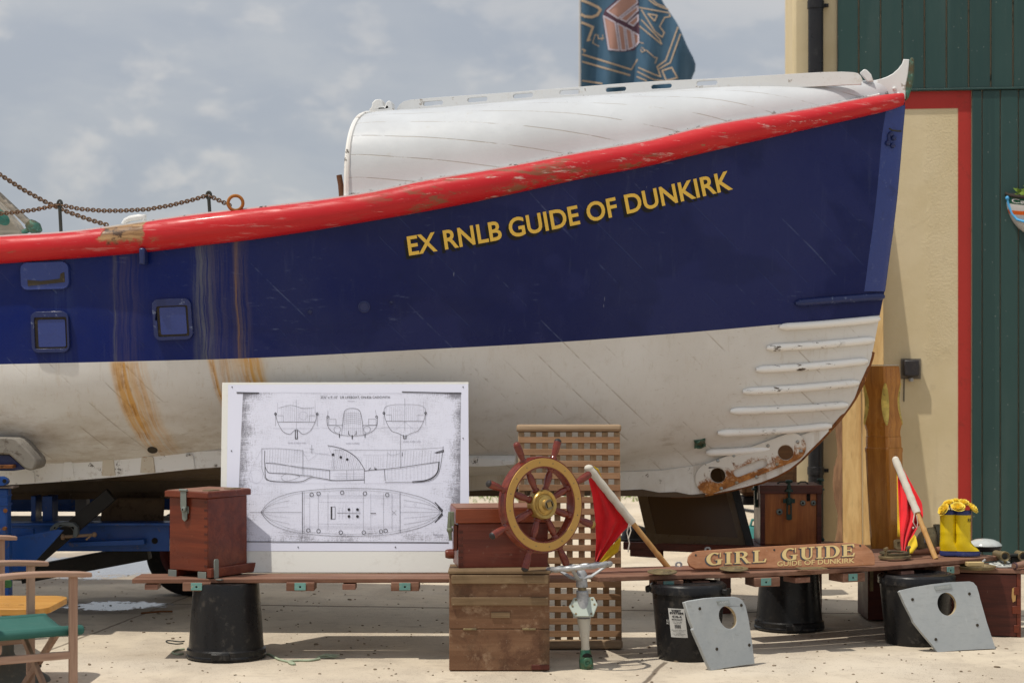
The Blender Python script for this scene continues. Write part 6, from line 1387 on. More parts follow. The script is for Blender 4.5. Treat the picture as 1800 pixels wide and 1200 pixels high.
# ---------------------------------------------------------------- yellow rubber boots with roses
BYQ = 11.47; bc = P(1686, 978, BYQ); k_ = BYQ/F
bo = thing('rubber_boots', 'pair of yellow rubber boots with navy trim used as a vase on the shelf', 'boots', (bc.x, BYQ, ZS+.004), 0)
def bx_(px): return (px-1686)*k_
YEL = paint('yellow_rubber', (.72, .52, .008), .32, .1, dirt=(.4, .28, .02), dk=.15, coat=.25, bs=.06); NAVY = paint('navy_rubber', (.03, .04, .14), .4, .2, dk=.3, dirt=(.1, .11, .2), coat=.1)
def bootsec(h, cx, cy, rx, ry, n=30, p=2.3):
    return [V((cx+rx*math.copysign(abs(cos(a))**(2/p), cos(a)), cy+ry*math.copysign(abs(sin(a))**(2/p), sin(a)), h)) for a in [2*pi*i/n for i in range(n)]]
def boot(offx, offy, tag_):
    ax = offx
    secs = [(.004, .026, .074, .040), (.022, .026, .076, .042), (.026, .025, .072, .040), (.032, .025, .072, .042), (.050, .017, .064, .044), (.066, .006, .055, .0445), (.080, .000, .048, .045), (.092, -.001, .0455, .0445), (.105, -.001, .0455, .044), (.132, -.001, .0445, .043), (.140, -.001, .0462, .0445), (.150, -.001, .0445, .043), (.200, -.001, .0452, .044), (.245, -.001, .046, .045), (.262, -.001, .0462, .045)]
    toe = .0
    rows = []
    for h, cx, rx, ry in secs:
        if h < .07: cx += toe*(1-h/.08); rx += toe*.6*(1-h/.08)
        rows.append(bootsec(h, ax+cx, offy, rx, ry))
    mb = MB(); mb.grid(rows[3:], True); rows2 = rows[-1]; inn = [p+(V((ax-.001, offy, p.z))-p)*.1 for p in rows2]; inn2 = [V((p.x, p.y, .20)) for p in inn]
    mb.grid([rows2, inn, inn2], True); mb.add(inn2, [tuple(range(30))])
    bd = part('boot', mb, YEL, bo, local=True, auto=70)
    mb = MB(); mb.grid(rows[:4], True); mb.add(rows[0], [tuple(range(30))]); part('sole', mb, NAVY, bd, local=True, auto=50)
    mb = MB(); ring = [bootsec(h, ax-.001, offy, rx, rx*.97) for h, rx in ((.246, .046), (.247, .0495), (.264, .0495), (.270, .048), (.270, .040), (.25, .040))]; mb.grid(ring, True); part('cuff', mb, NAVY, bd, local=True, auto=50)
    return bd
boot(bx_(1667), .010, 0); b2 = boot(bx_(1692), -.012, 1)
tv, tf = text_mesh('RNLI', .012); a = min(v.x for v in tv); b = max(v.x for v in tv); c = max(v.y for v in tv); mb = MB()
bxc = bx_(1692)-.001
for v in tv:
    u = (v.x-a)/(b-a)*.046; th_ = -pi/2+.42+u/.0455; h = .205+v.y/c*.022; mb.v.append(V((bxc+.0450*cos(th_), -.012+.0438*sin(th_), h)))
# push the letters onto the shaft
mb.v = [V((bxc+(p.x-bxc)*1.085, -.012+(p.y+.012)*1.085, p.z)) for p in mb.v]
mb.f = list(tf); mb.mi = [0]*len(tf); part('lettering', mb, INK, b2, local=True, auto=None, merge=False)
g = G('yellow_petal'); n = g.noise(None, 18, 4); PET = g.finish(g.mix(g.ramp(n, .35, .65), (.84, .57, .03), (.86, .70, .13)), .55, nrm=g.bump(n, .2, .004))
LEAF = plain('rose_leaf', (.045, .10, .02), .5)
def rose(cx, cy, cz, s, tx, ty, label, seed):
    rq = random.Random(seed); o = thing('yellow_rose', label, 'rose', (cx, cy, cz-.03), 0, 'yellow roses in the boots')
    mb = MB()
    for ring, (n, rad, hgt, flare) in enumerate(((3, .22, .95, .0), (4, .40, .95, .08), (5, .58, .88, .20), (5, .72, .80, .32), (5, .78, .68, .50))):
        for k in range(n):
            a0 = 2*pi*k/n+ring*.7+rq.uniform(-.15, .15); wd = 2*pi/n*1.35; rows = []
            for j in range(6):
                t = j/5; r = [];  wj = wd*sin(pi*(.18+.64*t))/1.0
                for i in range(7):
                    u = i/6-.5; aa = a0+u*wj; rr_ = rad*(.25+.75*sstep(t*1.3))+flare*t*t*.55-(.10*(1-4*u*u))*t*(ring > 1)*-.6; zz = hgt*t-.18*flare*t**3*2-abs(u)**2*.35*t+rq.uniform(-.01, .01)
                    r.append(V((rr_*cos(aa), rr_*sin(aa), zz))*s)
                rows.append(r)
            mb.grid(rows)
    T = TR(cx, cy, cz-.014) @ RX(tx*.62) @ RY(ty); mb.v = [T @ v for v in mb.v]
    fl_ = part('petals', mb, PET, o, auto=180); m_ = fl_.modifiers.new('thickness', 'SOLIDIFY'); m_.thickness = .0008
    mb = MB(); mb.tube([T @ V((0, 0, .0)), T @ V((0, 0, -.02)), V((cx*.4+bc.x*.6, cy*.5+BYQ*.5, cz-.10))], .003, 6)
    part('stem', mb, LEAF, o)
    mb = MB()
    for k in range(6):
        a = rq.uniform(0, 6.3); L_ = rq.uniform(.030, .052); d1 = V((cos(a), sin(a), rq.uniform(-.2, .3))).normalized(); sd_ = d1.cross(V((0, 0, 1))).normalized()
        b0_ = T @ V((0, 0, -.004)); mb.add([b0_, b0_+d1*L_*.5+sd_*.008, b0_+d1*L_, b0_+d1*L_*.5-sd_*.008], [(0, 1, 2), (0, 2, 3)])
    part('leaf', mb, LEAF, o, auto=None)
zr_ = ZS+.004+.272
for i, (px, dy, dz, s, tx, ty, lab) in enumerate(((1660, -.02, .010, .037, 1.0, -.85, 'pale yellow rose drooping over the left rim of the boots'), (1671, .04, .040, .034, .3, -.35, 'yellow rose at the back left of the bunch in the boots'), (1681, -.04, .022, .040, .95, .0, 'largest yellow rose in the middle of the boots'), (1696, .03, .044, .034, .5, .25, 'yellow rose behind the middle one in the boots'), (1704, -.04, .018, .037, .8, .75, 'yellow rose leaning out at the right rim of the boots'), (1685, .07, .050, .031, .1, .1, 'yellow rose at the very back of the boots'))):
    rose(bc.x+bx_(px), BYQ+dy, zr_+dz, s, tx, ty, lab, i)
# ---------------------------------------------------------------- chests at the right end of the shelf
c0 = P(1524, 1093, 11.93); o = thing('dark_chest', 'dark mahogany chest end under the shelf behind the right hand bucket', 'chest', (c0.x+.2, 12.1, 0))
mb = MB(); mb.box((c0.x+.24, 12.13, .21), (.46, .36, .40)); part('body', mb, MAHO_DK, o, bev=.005)
mb = MB(); mb.box((c0.x+.24, 12.13, .425), (.49, .39, .03)); part('lid', mb, MAHO_DK, o, bev=.004)
mb = MB(); mb.box((c0.x+.03, 11.945, .30), (.02, .02, .22)); mb.box((c0.x+.055, 11.942, .41), (.06, .02, .03)); part('strap', mb, OLDBR, o, bev=.002)
al = radians(-12); c1 = P(1787, 1119, 11.27); rc = thing('broken_chest', 'dark red chest with a broken dovetailed corner on the concrete at the right', 'chest', (c1.x, c1.y, 0), al)
zt_ = EYE-(1008-HY)*11.27/F; Lb = .40
mb = MB(); mb.box((-Lb/2, .012, zt_/2), (Lb, .024, zt_-.01)); part('front_panel', mb, MAHO_DK, rc, local=True, bev=.003)  # darker wood puts the shade on this front face into its colour
mb = MB(); mb.box((.013, .16, zt_/2), (.024, .32, zt_)); part('end_panel', mb, MAHO_X, rc, local=True, bev=.003)
mb = MB(); mb.box((-Lb-.013, .17, zt_/2), (.024, .33, zt_-.01)); part('end_panel', mb, MAHO_X, rc, local=True, bev=.003)
mb = MB(); mb.box((-Lb/2, .33, zt_/2), (Lb+.05, .024, zt_-.01)); part('back_panel', mb, MAHO_X, rc, local=True, bev=.003)
mb = MB(); mb.box((-Lb/2, .17, .012), (Lb, .30, .02)); part('floor', mb, MAHO_DK, rc, local=True)
RAWW = wood('raw_split_wood', (.45, .26, .09), (.55, .35, .14), ax=2, sc=1.5, rough=.8)
mb = MB(); mb.plate([[(0, 0), (.016, .01), (.018, .05), (.006, .055), (.010, .09), (-.004, .08), (-.006, .03)]], .006, TR(-.022, -.002, zt_*.55) @ RX(pi/2)); part('split', mb, RAWW, rc, local=True)
mb = MB()
for k, z in enumerate((.05, .16, .27)): mb.box((.0, -.003, z), (.03 if k != 1 else .05, .008, .045))
part('dovetails', mb, MAHO, rc, local=True, bev=.002)
mb = MB(); mb.box((-Lb/2+.03, .08, zt_+.012), (Lb+.12, .17, .022)); part('lid_board', mb, PLANKW, rc, local=True, bev=.003)
mb = MB(); mb.box((-Lb/2+.02, .26, zt_+.014), (Lb+.16, .17, .022)); part('lid_board', mb, PLANKW, rc, local=True, bev=.003)
zc2 = zt_+.026
# things on the broken chest
def onc(px, py, z=zc2): return GP(px, py, z)
p = GP(1716, 999, zc2); o = thing('brass_tray', 'shallow brass tray holding a pale wooden block under the shelf end', 'tray', tuple(p)); mb = MB(); mb.lathe([(.0, .004), (.10, .004), (.112, .018), (.116, .018), (.104, 0), (0, 0)], TR(*p), 32); part('tray', mb, OLDBR, o, bev=.001)
o = thing('wooden_block', 'pale wooden block with a screw lying in the brass tray', 'block', (p.x-.01, p.y, zc2+.02), .12); mb = MB(); mb.box((0, 0, .008), (.10, .05, .024)); part('block', mb, wood('pale_block', (.48, .35, .16), (.58, .45, .24), ax=0, sc=1.5, rough=.7), o, local=True, bev=.003)
mb = MB(); mb.tube([(.045, -.01, .02), (.062, -.014, .035)], .007, 8); part('screw', mb, GALV, o, local=True)
p = GP(1763, 995, zc2); o = thing('vent_grille', 'round white vent grille with radial slots on the broken chest', 'grille', tuple(p)); T = TR(p.x, p.y, p.z+.012) @ RX(.10)
outs = [ell(0, 0, .082, .082, 40)]
for k in range(10):
    a0, a1 = 2*pi*k/10+.09, 2*pi*(k+1)/10-.09; outs.append([(.066*cos(a0), .066*sin(a0)), (.066*cos((a0+a1)/2), .066*sin((a0+a1)/2)), (.066*cos(a1), .066*sin(a1)), (.028*cos(a1-.05), .028*sin(a1-.05)), (.028*cos(a0+.05), .028*sin(a0+.05))])
mb = MB(); mb.plate(outs, .010, T); part('grille', mb, paint('chalky_white_metal', (.58, .60, .56), .6, .3, dk=.5, dirt=(.3, .32, .28)), o, bev=.002)
mb = MB(); mb.box((0, 0, -.012), (.07, .05, .016), T); part('base', mb, PGREEN, o, bev=.002)
o = thing('binoculars', 'old brass binoculars with black body on the broken chest', 'binoculars', tuple(P(1782, 986, 11.45))); bz_ = P(1768, 978, 11.4)
for px, an in ((1767, .1), (1799, -.05)):
    c = P(px, 977.5, 11.40); mb = MB(); T = TR(*c) @ RZ(an) @ RX(pi/2); prof = [(.022, -.16), (.024, -.10), (.026, -.05), (.030, -.02), (.030, .0), (.027, .002), (.024, -.004), (.0, -.012)]
    mb.lathe(prof, T, 22); tb = part('barrel', mb, OLDBR, o)
    mb = MB(); mb.lathe([(0, -.008), (.0235, -.006)], T, 18); part('lens', mb, plain('dark_lens', (.015, .02, .02), .08) if 'dark_lens' not in bpy.data.materials else bpy.data.materials['dark_lens'], tb)
mb = MB(); a_, b_ = P(1772, 975, 11.44), P(1796, 975, 11.44); mb.bar(a_, b_, .05, .016); mb.bar(P(1775, 985, 11.47), P(1797, 985, 11.47), .06, .05); part('bridge', mb, plain('black_leather_body', (.018, .02, .018), .5), o, bev=.005)
mb = MB(); c = P(1767, 986, 11.42); mb.tube([c, c+V((0, 0, -.035))], .008, 8); part('focus_post', mb, OLDBR, o)
p = GP(1796, 1000, zc2); o = thing('leather_case', 'brown leather roll lying on the broken chest at the photo edge', 'case', tuple(p)); mb = MB(); mb.tube([p+V((-.05, -.01, .02)), p+V((-.03, 0, .022)), p+V((.05, .03, .035)), p+V((.12, .06, .045))], [.018, .022, .028, .03], 14, sq=.75); part('roll', mb, wood('brown_leather', (.20, .11, .075), (.27, .16, .115), ax=0, sc=.4, rough=.6), o, auto=60)
mb = MB(); mb.tube([p+V((-.048, -.010, .02)), p+V((-.038, -.004, .021))], .0205, 14); part('end_cap', mb, plain('leather_end', (.09, .05, .06), .6), o)
p = P(1722, 966, 11.78); o = thing('glass_dome_lamp', 'clear domed glass lamp on a black base behind the toe of the yellow boots', 'lamp', (p.x+.03, 11.78, ZS+.01)); c = V((p.x+.03, 11.78, ZS+.006))
for q in (c,):
    mb = MB(); mb.lathe([(.095, 0), (.10, .01), (.10, .028), (.085, .032), (0, .032)], TR(*q), 30); part('base', mb, plain('black_lamp_base', (.015, .015, .016), .4), o)
    mb = MB(); mb.lathe([(.105, .032), (.103, .038), (.085, .055), (.055, .068), (.02, .073), (0, .074)], TR(*q), 30); part('glass', mb, paint('milky_glass', (.50, .53, .52), .12, .2, dk=.2, coat=.5), o, auto=60)
# ---------------------------------------------------------------- varnished post
PYc = 12.02; kk = PYc/F
def ctr(py): return lerp(1547.5, 1560, (py-643)/(968-643))
z_b = .442
po = thing('wooden_post', 'tall varnished oak post with brass plates leaning behind the shelf beside the bow', 'post', ((1561-CX)*kk, PYc, z_b))
rowsP = []
prof = [(1100, 29), (968, 28.5), (900, 30), (830, 31.5), (795, 32), (792, 33), (787, 33), (785, 31), (784.5, 31), (768, 30.5), (767, 31), (766, 29.5), (757, 29.5), (744, 33), (741, 32.5), (730, 29), (715, 26.5), (700, 26.5), (685, 29.5), (672, 33), (664, 33), (645, 31.5), (643, 30)]
for py, hw in prof:
    z = EYE-(py-HY)*kk
    if z < z_b: z = z_b
    cx = ctr(py)
    cxw = (cx-CX)*kk; h = hw*kk; yy = PYc-(z-z_b)*.03; k = .16
    rowsP.append([V((cxw-h, yy+h*.15, z)), V((cxw-h*.96, yy-h*.10, z)), V((cxw-h*.10, yy-h*1.0, z)), V((cxw+h*.06, yy-h*1.0, z)), V((cxw+h*.97, yy-h*.12, z)), V((cxw+h, yy+h*.15, z)), V((cxw+h*.1, yy+h*1.0, z)), V((cxw-h*.1, yy+h*1.0, z))])
# only the corners are scalloped, so the flat faces keep their width on the waist
mb = MB(); mb.grid(rowsP, True); mb.add(rowsP[-1], [tuple(range(8))]); part('shaft', mb, VARN, po, auto=25)
mb = MB(); zt_p = EYE-(643-HY)*kk; tp_ = [p+V((0, 0, .003)) for p in rowsP[-1]]; mb.add(tp_+[p+V((0, 0, .004)) for p in tp_], [tuple(range(8)), tuple(range(15, 7, -1))]+[(i, (i+1) % 8, 8+(i+1) % 8, 8+i) for i in range(8)]); part('end_grain', mb, wood('grey_end_grain', (.36, .33, .30), (.50, .47, .43), ax=1, sc=2, rough=.8), po)
def fsurf(py, side):
    """point on the front arris (side 0) or the left/right edge"""
    i = [j for j in range(len(prof)-1) if prof[j][0] >= py >= prof[j+1][0]][0]; t = (prof[i][0]-py)/(prof[i][0]-prof[i+1][0]+1e-9)
    a, b = rowsP[i], rowsP[i+1]; idx = {0: (2, 3), -1: (0, 1), 1: (4, 5)}[side]
    return [a[j].lerp(b[j], t) for j in idx]
for side in (0, -1, 1):
    mb = MB(); rows = []
    for k in range(19):
        t = k/18; py = lerp(746, 673, t); q0, q1 = fsurf(py, side); w = (.024 if side == 0 else .022)*sqrt(max(sin(pi*clamp(t, .015, .985)), .0)); c = (q0+q1)/2
        n_ = V((0, -1, 0)) if side == 0 else V((side*.75, -.65, 0)).normalized(); s_ = V((1, 0, 0)) if side == 0 else V((-n_.y, n_.x, 0)); c = c+n_*.005
        if side == 0: rows.append([c-s_*w+V((0, .004, 0)), c-s_*w*.5+n_*.002, c+n_*.003, c+s_*w*.5+n_*.002, c+s_*w+V((0, .004, 0)), c+V((0, .02, 0))])
        else: rows.append([c-s_*w-n_*.002, c-s_*w*.5+n_*.002, c+n_*.003, c+s_*w*.5+n_*.002, c+s_*w-n_*.002, c-n_*.02])
    mb.grid(rows, True); part('brass_plate', mb, metalm('post_brass', (.62, .47, .12), (.42, .32, .08), .5, .45, 16, c3=(.15, .12, .05)) if 'post_brass' not in bpy.data.materials else bpy.data.materials['post_brass'], po, auto=60)
# ---------------------------------------------------------------- rope ends on the concrete
def ropepts(pts, n=8):
    out = []
    for i in range(len(pts)-1):
        p0, p1, p2, p3 = pts[max(i-1, 0)], pts[i], pts[i+1], pts[min(i+2, len(pts)-1)]
        for k in range(n):
            t = k/n; out.append(tuple(.5*((2*p1[c])+(-p0[c]+p2[c])*t+(2*p0[c]-5*p1[c]+4*p2[c]-p3[c])*t*t+(-p0[c]+3*p1[c]-3*p2[c]+p3[c])*t**3) for c in (0, 1)))
    return out+[pts[-1]]
def groundrope(pts, r, name, mat, label, extra=None):
    pp_ = [GP(x, y, r*1.0) for x, y in ropepts(pts)]; o = thing(name, label, 'rope', tuple(GP(*pts[0]))); mb = MB(); mb.tube(pp_, r, 7); part('strand', mb, mat, o, auto=60)
    if extra:
        mb = MB(); rq = random.Random(2); c = GP(*extra)
        for k in range(34): mb.tube([c+V((-.05, 0, .006)), c+V((rq.uniform(-.02, .04), rq.uniform(-.02, .02), rq.uniform(.004, .022))), c+V((rq.uniform(.03, .075), rq.uniform(-.04, .04), rq.uniform(.002, .02)))], .0016, 4)
        part('frayed_end', mb, mat, o)
groundrope([(455, 1150), (472, 1149), (490, 1158), (510, 1163), (518, 1166), (512, 1166), (508, 1162), (524, 1160), (545, 1160), (562, 1157)], .0065, 'rope', ROPE, 'pale green rope with a frayed end on the concrete right of the left bucket', (572, 1156))
groundrope([(322, 1130), (310, 1131), (296, 1129), (292, 1126), (298, 1125), (316, 1127), (324, 1126)], .0035, 'wire_loop', IRON, 'thin dark loop of wire on the concrete left of the left bucket')
groundrope([(322, 1148), (312, 1149), (303, 1146), (310, 1142), (324, 1140)], .006, 'rope', ROPE, 'short looped rope end tucked beside the left bucket')
mb = MB(); a, b = GP(248, 1077, .01), GP(303, 1074, .01); o = thing('rusty_rod', 'thin rusty rod lying on the damp concrete near the puddle', 'rod', tuple(a)); mb.tube([a, a.lerp(b, .6)+V((0, 0, .004)), b], .006, 8); part('rod', mb, RUST, o)

# ---------------------------------------------------------------- trestle behind the bow
TYq = 13.3
tt = thing('timber_trestle', 'dark brown timber trestle standing behind the bow and the battery box', 'trestle', (P(1350, 900, TYq).x, TYq, 0))
BRN = wood('dark_brown_baulk', (.085, .038, .015), (.15, .072, .030), ax=0, sc=.8, rough=.7, blot=.5)
mb = MB(); a, b = P(1300, 822, TYq), P(1396, 822, TYq); mb.box(((a.x+b.x)/2, TYq, a.z), (b.x-a.x, .30, P(0, 775, TYq).z-P(0, 870, TYq).z)); part('baulk', mb, BRN, tt, bev=.03)
mb = MB(); zb_ = P(0, 878, TYq).z; mb.box(((a.x+b.x)/2, TYq, zb_), (b.x-a.x-.02, .24, .055)); part('black_beam', mb, plain('black_beam_paint', (.012, .011, .011), .6), tt, bev=.004)
for px in (1350, 1388):
    for dy in (-.09, .09):
        mb = MB(); x = P(px, 0, TYq).x; mb.box((x, TYq+dy, (zb_-.028)/2), (.06, .06, zb_-.028)); part('leg', mb, BRN, tt, bev=.004)
# ---------------------------------------------------------------- boat trailer
TBLUE = paint('trailer_blue_paint', (.010, .058, .24), .38, .3, dirt=(.02, .025, .035), dk=.45, chip=.5, ccol=(.12, .09, .07), csc=12, coat=.1)
TBLK = paint('black_trailer_steel', (.012, .011, .010), .6, .3, dk=.5, dirt=(.05, .035, .02))
tr = thing('boat_trailer', 'blue steel boat trailer carrying the lifeboat', 'trailer', tuple(boat.location), -TH)
def tb(name, px0, py0, px1, py1, Y, w, h, m=TBLUE, up=(0, 0, 1), bev=.004, dY=0.0, par=None):
    mb = MB(); mb.bar(P(px0, py0, Y), P(px1, py1, Y+dY), w, h, up); return part(name, mb, m, par or tr, bev=bev)
def tplate(name, pts, Y, th, m=TBLUE, par=None, bev=.003):
    T = frame(P(pts[0][0], pts[0][1], Y), (1, -.02, 0), (0, -1, 0)); mb = MB(); mb.plate([topx(T, *p) for p in pts], th, T); return part(name, mb, m, par or tr, bev=bev)
cbm = tb('chassis_beam', -420, 943, 300, 943, 11.95, .09, .17)
tb('top_flange', -420, 919, 305, 919, 11.93, .17, .016)
tplate('lip_bracket', [(120, 952), (255, 947), (256, 956), (120, 960)], 11.86, .07)
mb = MB(); c = P(272, 950, 11.902); mb.tube([c, c+V((0, -.003, 0))], .019, 16); part('bolt_hole', mb, HOLE, cbm)
tb('far_beam', -420, 882, 340, 882, 13.1, .10, .10); tb('far_rail', -420, 913, 335, 913, 12.9, .06, .05, m=plain('grey_rail', (.25, .26, .27), .5)); tb('far_rail', -420, 897, 180, 897, 12.95, .03, .012, m=TBLUE)
for px in (-300, 150, 320): tb('cross_member', px, 931, px, 931, 11.9, .10, .10, up=(0, 0, 1), dY=1.3)
tplate('side_plate', [(-30, 952), (12, 946), (100, 930), (112, 931), (96, 950), (46, 1003), (-30, 1006)], 11.45, .02)
tplate('side_plate', [(10, 940), (12, 926), (60, 928), (60, 944)], 11.5, .05)
tb('diagonal_strut', 196, 868, 30, 1010, 11.72, .06, .085, m=TBLK)
tb('drawbar', 40, 1010, 262, 968, 12.15, .12, .10, m=TBLK); tb('drawbar', -300, 1000, 60, 1004, 12.1, .12, .10, m=TBLK)
for x0, x1 in ((60, 68), (80, 97)): tplate('keel_guide', [(x0, 870), (x1, 870), (x1, 914), (x0, 914)], 12.2, .16)
tplate('upright', [(135, 868), (155, 868), (155, 925), (135, 925)], 12.6, .10, m=plain('grey_upright', (.16, .16, .165), .6))
mb = MB(); mb.hexa([P(176, 920, 12.1), P(287, 920, 12.1), P(287, 920, 12.45), P(176, 920, 12.45), P(181, 874, 12.1), P(290, 874, 12.1), P(290, 874, 12.45), P(181, 874, 12.45)]); part('keel_block', mb, KEELW, tr, bev=.02)
pad = tplate('bunk_pad', [(-60, 767), (33, 768.5), (41, 771), (52, 782), (71, 804), (74, 813), (70, 821), (62, 825), (53, 822), (36, 807), (25, 797), (-60, 793)], 11.30, .24, m=paint('grubby_carpet', (.24, .22, .19), .95, .4, dirt=(.08, .06, .045), dk=.9, bs=.8), bev=.012)
tplate('pad_bracket', [(-60, 797), (23, 799), (34, 809), (50, 823), (30, 826), (-60, 826)], 11.30, .14, m=BLUE2)
tplate('pad_hinge', [(-60, 818), (26, 816), (26, 822), (-60, 825)], 11.2, .10, m=RUST)
tplate('jack_lug', [(-20, 837), (6, 837), (14, 841), (16, 846), (13, 851), (6, 853), (-20, 853)], 11.15, .05)
mb = MB(); c = P(8, 845, 11.122); mb.tube([c, c+V((0, -.003, 0))], .012, 12); part('lug_hole', mb, HOLE, tr)
mb = MB(); pa = P(4, 857, 11.2); pb_ = P(4, 940, 11.2); mb.box((pa.x, 11.2, (pa.z+pb_.z)/2), (.085, .09, pa.z-pb_.z)); jp = part('jack_post', mb, TBLUE, tr, bev=.01)
mb = MB(); mb.box((pa.x, 11.2, P(4, 886, 11.2).z), (.094, .10, .012)); mb.box((pa.x, 11.2, P(4, 870, 11.2).z), (.091, .096, .012)); part('post_collar', mb, TBLUE, jp, bev=.003)
mb = MB(); mb.box((pa.x, 11.2, pa.z+.006), (.16, .13, .010)); part('post_plate', mb, plain('brown_plate', (.16, .12, .10), .7), jp)
for py, r in ((897, .013), (928, .011)):
    mb = MB(); c = P(9.5, py, 11.153); mb.tube([c, c+V((0, -.003 if py < 900 else -.03, 0))], r, 12); part('post_hole' if py < 900 else 'post_bolt', mb, RUST, jp)
mb = MB(); mb.box((pa.x, 11.25, pb_.z/2), (.075, .08, pb_.z)); part('jack_leg', mb, TBLUE, tr, bev=.006)
TYRE = plain('tyre_rubber', (.016, .015, .015), .75); RIMP = paint('dark_red_rim', (.11, .022, .018), .5, .3, dk=.5)
for px, Y in ((336, 13.35), (-260, 13.35), (-280, 11.75)):
    X = (px-CX)/F*Y; T = TR(X, Y, .30) @ RX(pi/2); w = thing if False else None
    mb = MB(); mb.lathe([(.20, -.10), (.27, -.105), (.296, -.085), (.30, -.05), (.30, .05), (.296, .085), (.27, .105), (.20, .10), (.19, .0), (.20, -.10)], T, 44); wt = part('wheel', mb, TYRE, tr, auto=50)
    mb = MB(); mb.lathe([(0, .05), (.06, .06), (.07, .04), (.16, .03), (.19, .085), (.205, .095), (.205, -.09), (0, -.09)], T, 36); part('rim', mb, RIMP, wt, auto=50)
# the clamp on the strut
cl = thing('g_clamp', 'grey steel G clamp with a rusty screw gripping the black trailer strut', 'clamp', tuple(P(115, 930, 11.62)))
T = frame(P(112, 930, 11.62), (1, 0, 0), (0, -1, 0)); mb = MB()
out = [(88, 934), (90, 926), (98, 919), (115, 916), (131, 918), (138, 925), (139, 936), (136, 944), (129, 944), (130, 932), (126, 926), (115, 924), (102, 926), (96, 933)]
mb.plate([topx(T, *p) for p in out], .05, T); part('frame', mb, paint('grey_clamp_iron', (.10, .115, .12), .55, .3, dirt=(.2, .15, .08), dk=.5, metal=.4), cl, bev=.006)
mb = MB(); mb.tube([T @ V((*topx(T, 110, 943), 0)), T @ V((*topx(T, 166, 939.5), 0))], .010, 10); mb.tube([T @ V((*topx(T, 108, 943), 0)), T @ V((*topx(T, 113, 943), 0))], .018, 10); mb.sphere(T @ V((*topx(T, 166, 939), 0)), .016, 10, 6); sc2 = part('screw', mb, paint('rusty_screw', (.22, .15, .10), .6, .4, dirt=(.2, .09, .04), dk=.6, metal=.4), cl)
mb = MB(); mb.tube([T @ V((*topx(T, 152, 948), .01)), T @ V((*topx(T, 160, 941), .01))], .006, 8); part('tommy_bar', mb, bpy.data.materials['rusty_screw'], cl)
# ---------------------------------------------------------------- canvas chairs
CAN1 = paint('teal_green_canvas', (.036, .125, .105), .85, .2, dk=.25, dirt=(.03, .07, .06), bs=.25); CAN2 = paint('light_green_canvas', (.06, .16, .055), .85, .2, dk=.25, dirt=(.04, .09, .03), bs=.25)
def chair(leg, rz, label, can):
    f = V((cos(rz), sin(rz), 0)); s = V((-sin(rz), cos(rz), 0)); c = V((leg[0], leg[1], 0))-f*.20+s*.285
    o = thing('director_chair', label, 'chair', (c.x, c.y, 0), rz, 'folding wooden canvas chairs'); HW = .285
    for sd in (-1, 1):
        y = sd*HW
        pts = [V((.285-.60*t, y, .640+.016*sin(pi*t)*1.0)) for t in [i/14 for i in range(15)]]
        mb = MB(); rows = []
        for i, p in enumerate(pts):
            w = .026*(1 if 0 < i < 14 else .72); h = .0125 if i else .010; rows.append([p+V((0, -w, -h)), p+V((0, w, -h)), p+V((0, w, h)), p+V((0, -w, h))])
        mb.grid(rows, True); mb.add(rows[0], [(0, 1, 2, 3)]); mb.add(rows[-1], [(0, 1, 2, 3)]); part('armrest', mb, CHAIRW, o, local=True, bev=.006)
        mb = MB(); mb.box((.20, y, .335), (.038, .022, .60)); part('front_post', mb, CHAIRZ, o, local=True, bev=.003)
        mb = MB(); mb.bar((-.24, y, .03), (-.25, y, .66), .022, .038, (1, 0, 0)); mb.bar((-.25, y, .66), (-.30, y, .90), .022, .036, (1, 0, 0)); part('back_post', mb, CHAIRZ, o, local=True, bev=.003)
        mb = MB(); mb.box((-.02, y, .285), (.42, .020, .034)); part('side_rail', mb, CHAIRW, o, local=True, bev=.003)
        mb = MB(); mb.box((-.01, y, .022), (.52, .024, .036)); part('floor_rail', mb, CHAIRW, o, local=True, bev=.004)
        mb = MB(); mb.box((.0, y-sd*.045, .388), (.47, .024, .030)); part('seat_rail', mb, CHAIRW, o, local=True, bev=.003)
    for x in (.13, -.17):
        for sd in (-1, 1):
            mb = MB(); mb.bar((x+sd*.012, -HW*sd+sd*.04, .385), (x+sd*.012, HW*sd-sd*.02, .045), .020, .034, (0, 0, 1)); part('cross_leg', mb, CHAIRZ, o, local=True, bev=.003)
    mb = MB(); mb.tube([V((.125, 0, .205)), V((.15, 0, .205))], .012, 10); part('pivot', mb, IRON, o, local=True)
    mb = MB(); rows = []
    for i in range(25):
        v = lerp(-1, 1, i/24); y = v*(HW-.045+.014); z = .408-.030*(1-v*v); r = []
        for j in range(13): x = lerp(-.215, .258, j/12); r.append(V((x, y, z-.004*sin(j*1.1+i*.5)*(1-v*v)+.0)))
        rows.append(r)
    mb.grid(rows); st = part('seat', mb, can, o, local=True, auto=180); m_ = st.modifiers.new('thickness', 'SOLIDIFY'); m_.thickness = .004
    for sd in (-1, 1):
        mb = MB(); y = sd*(HW-.045); mb.tube([V((.262, y, .388)), V((.255, y, .388)), V((-.21, y, .388)), V((-.216, y, .388))], [.021, .0265, .0265, .021], 14, sq=.85); part('seat_hem', mb, can, o, local=True, auto=60)
    mb = MB(); rows = []
    for i in range(13):
        v = lerp(-1, 1, i/12); rows.append([V((-.275-.03*(1-v*v)-(z-.72)*.2, v*HW*1.03, z)) for z in (.70, .76, .82, .87)])
    mb.grid(rows); bk_ = part('backrest', mb, can, o, local=True, auto=180); m_ = bk_.modifiers.new('thickness', 'SOLIDIFY'); m_.thickness = .004
    return o
Ya = 8.72; chair(((128.5-CX)/F*Ya, Ya), radians(33), 'folding wooden chair with teal green canvas seat, nearest to the camera', CAN1)
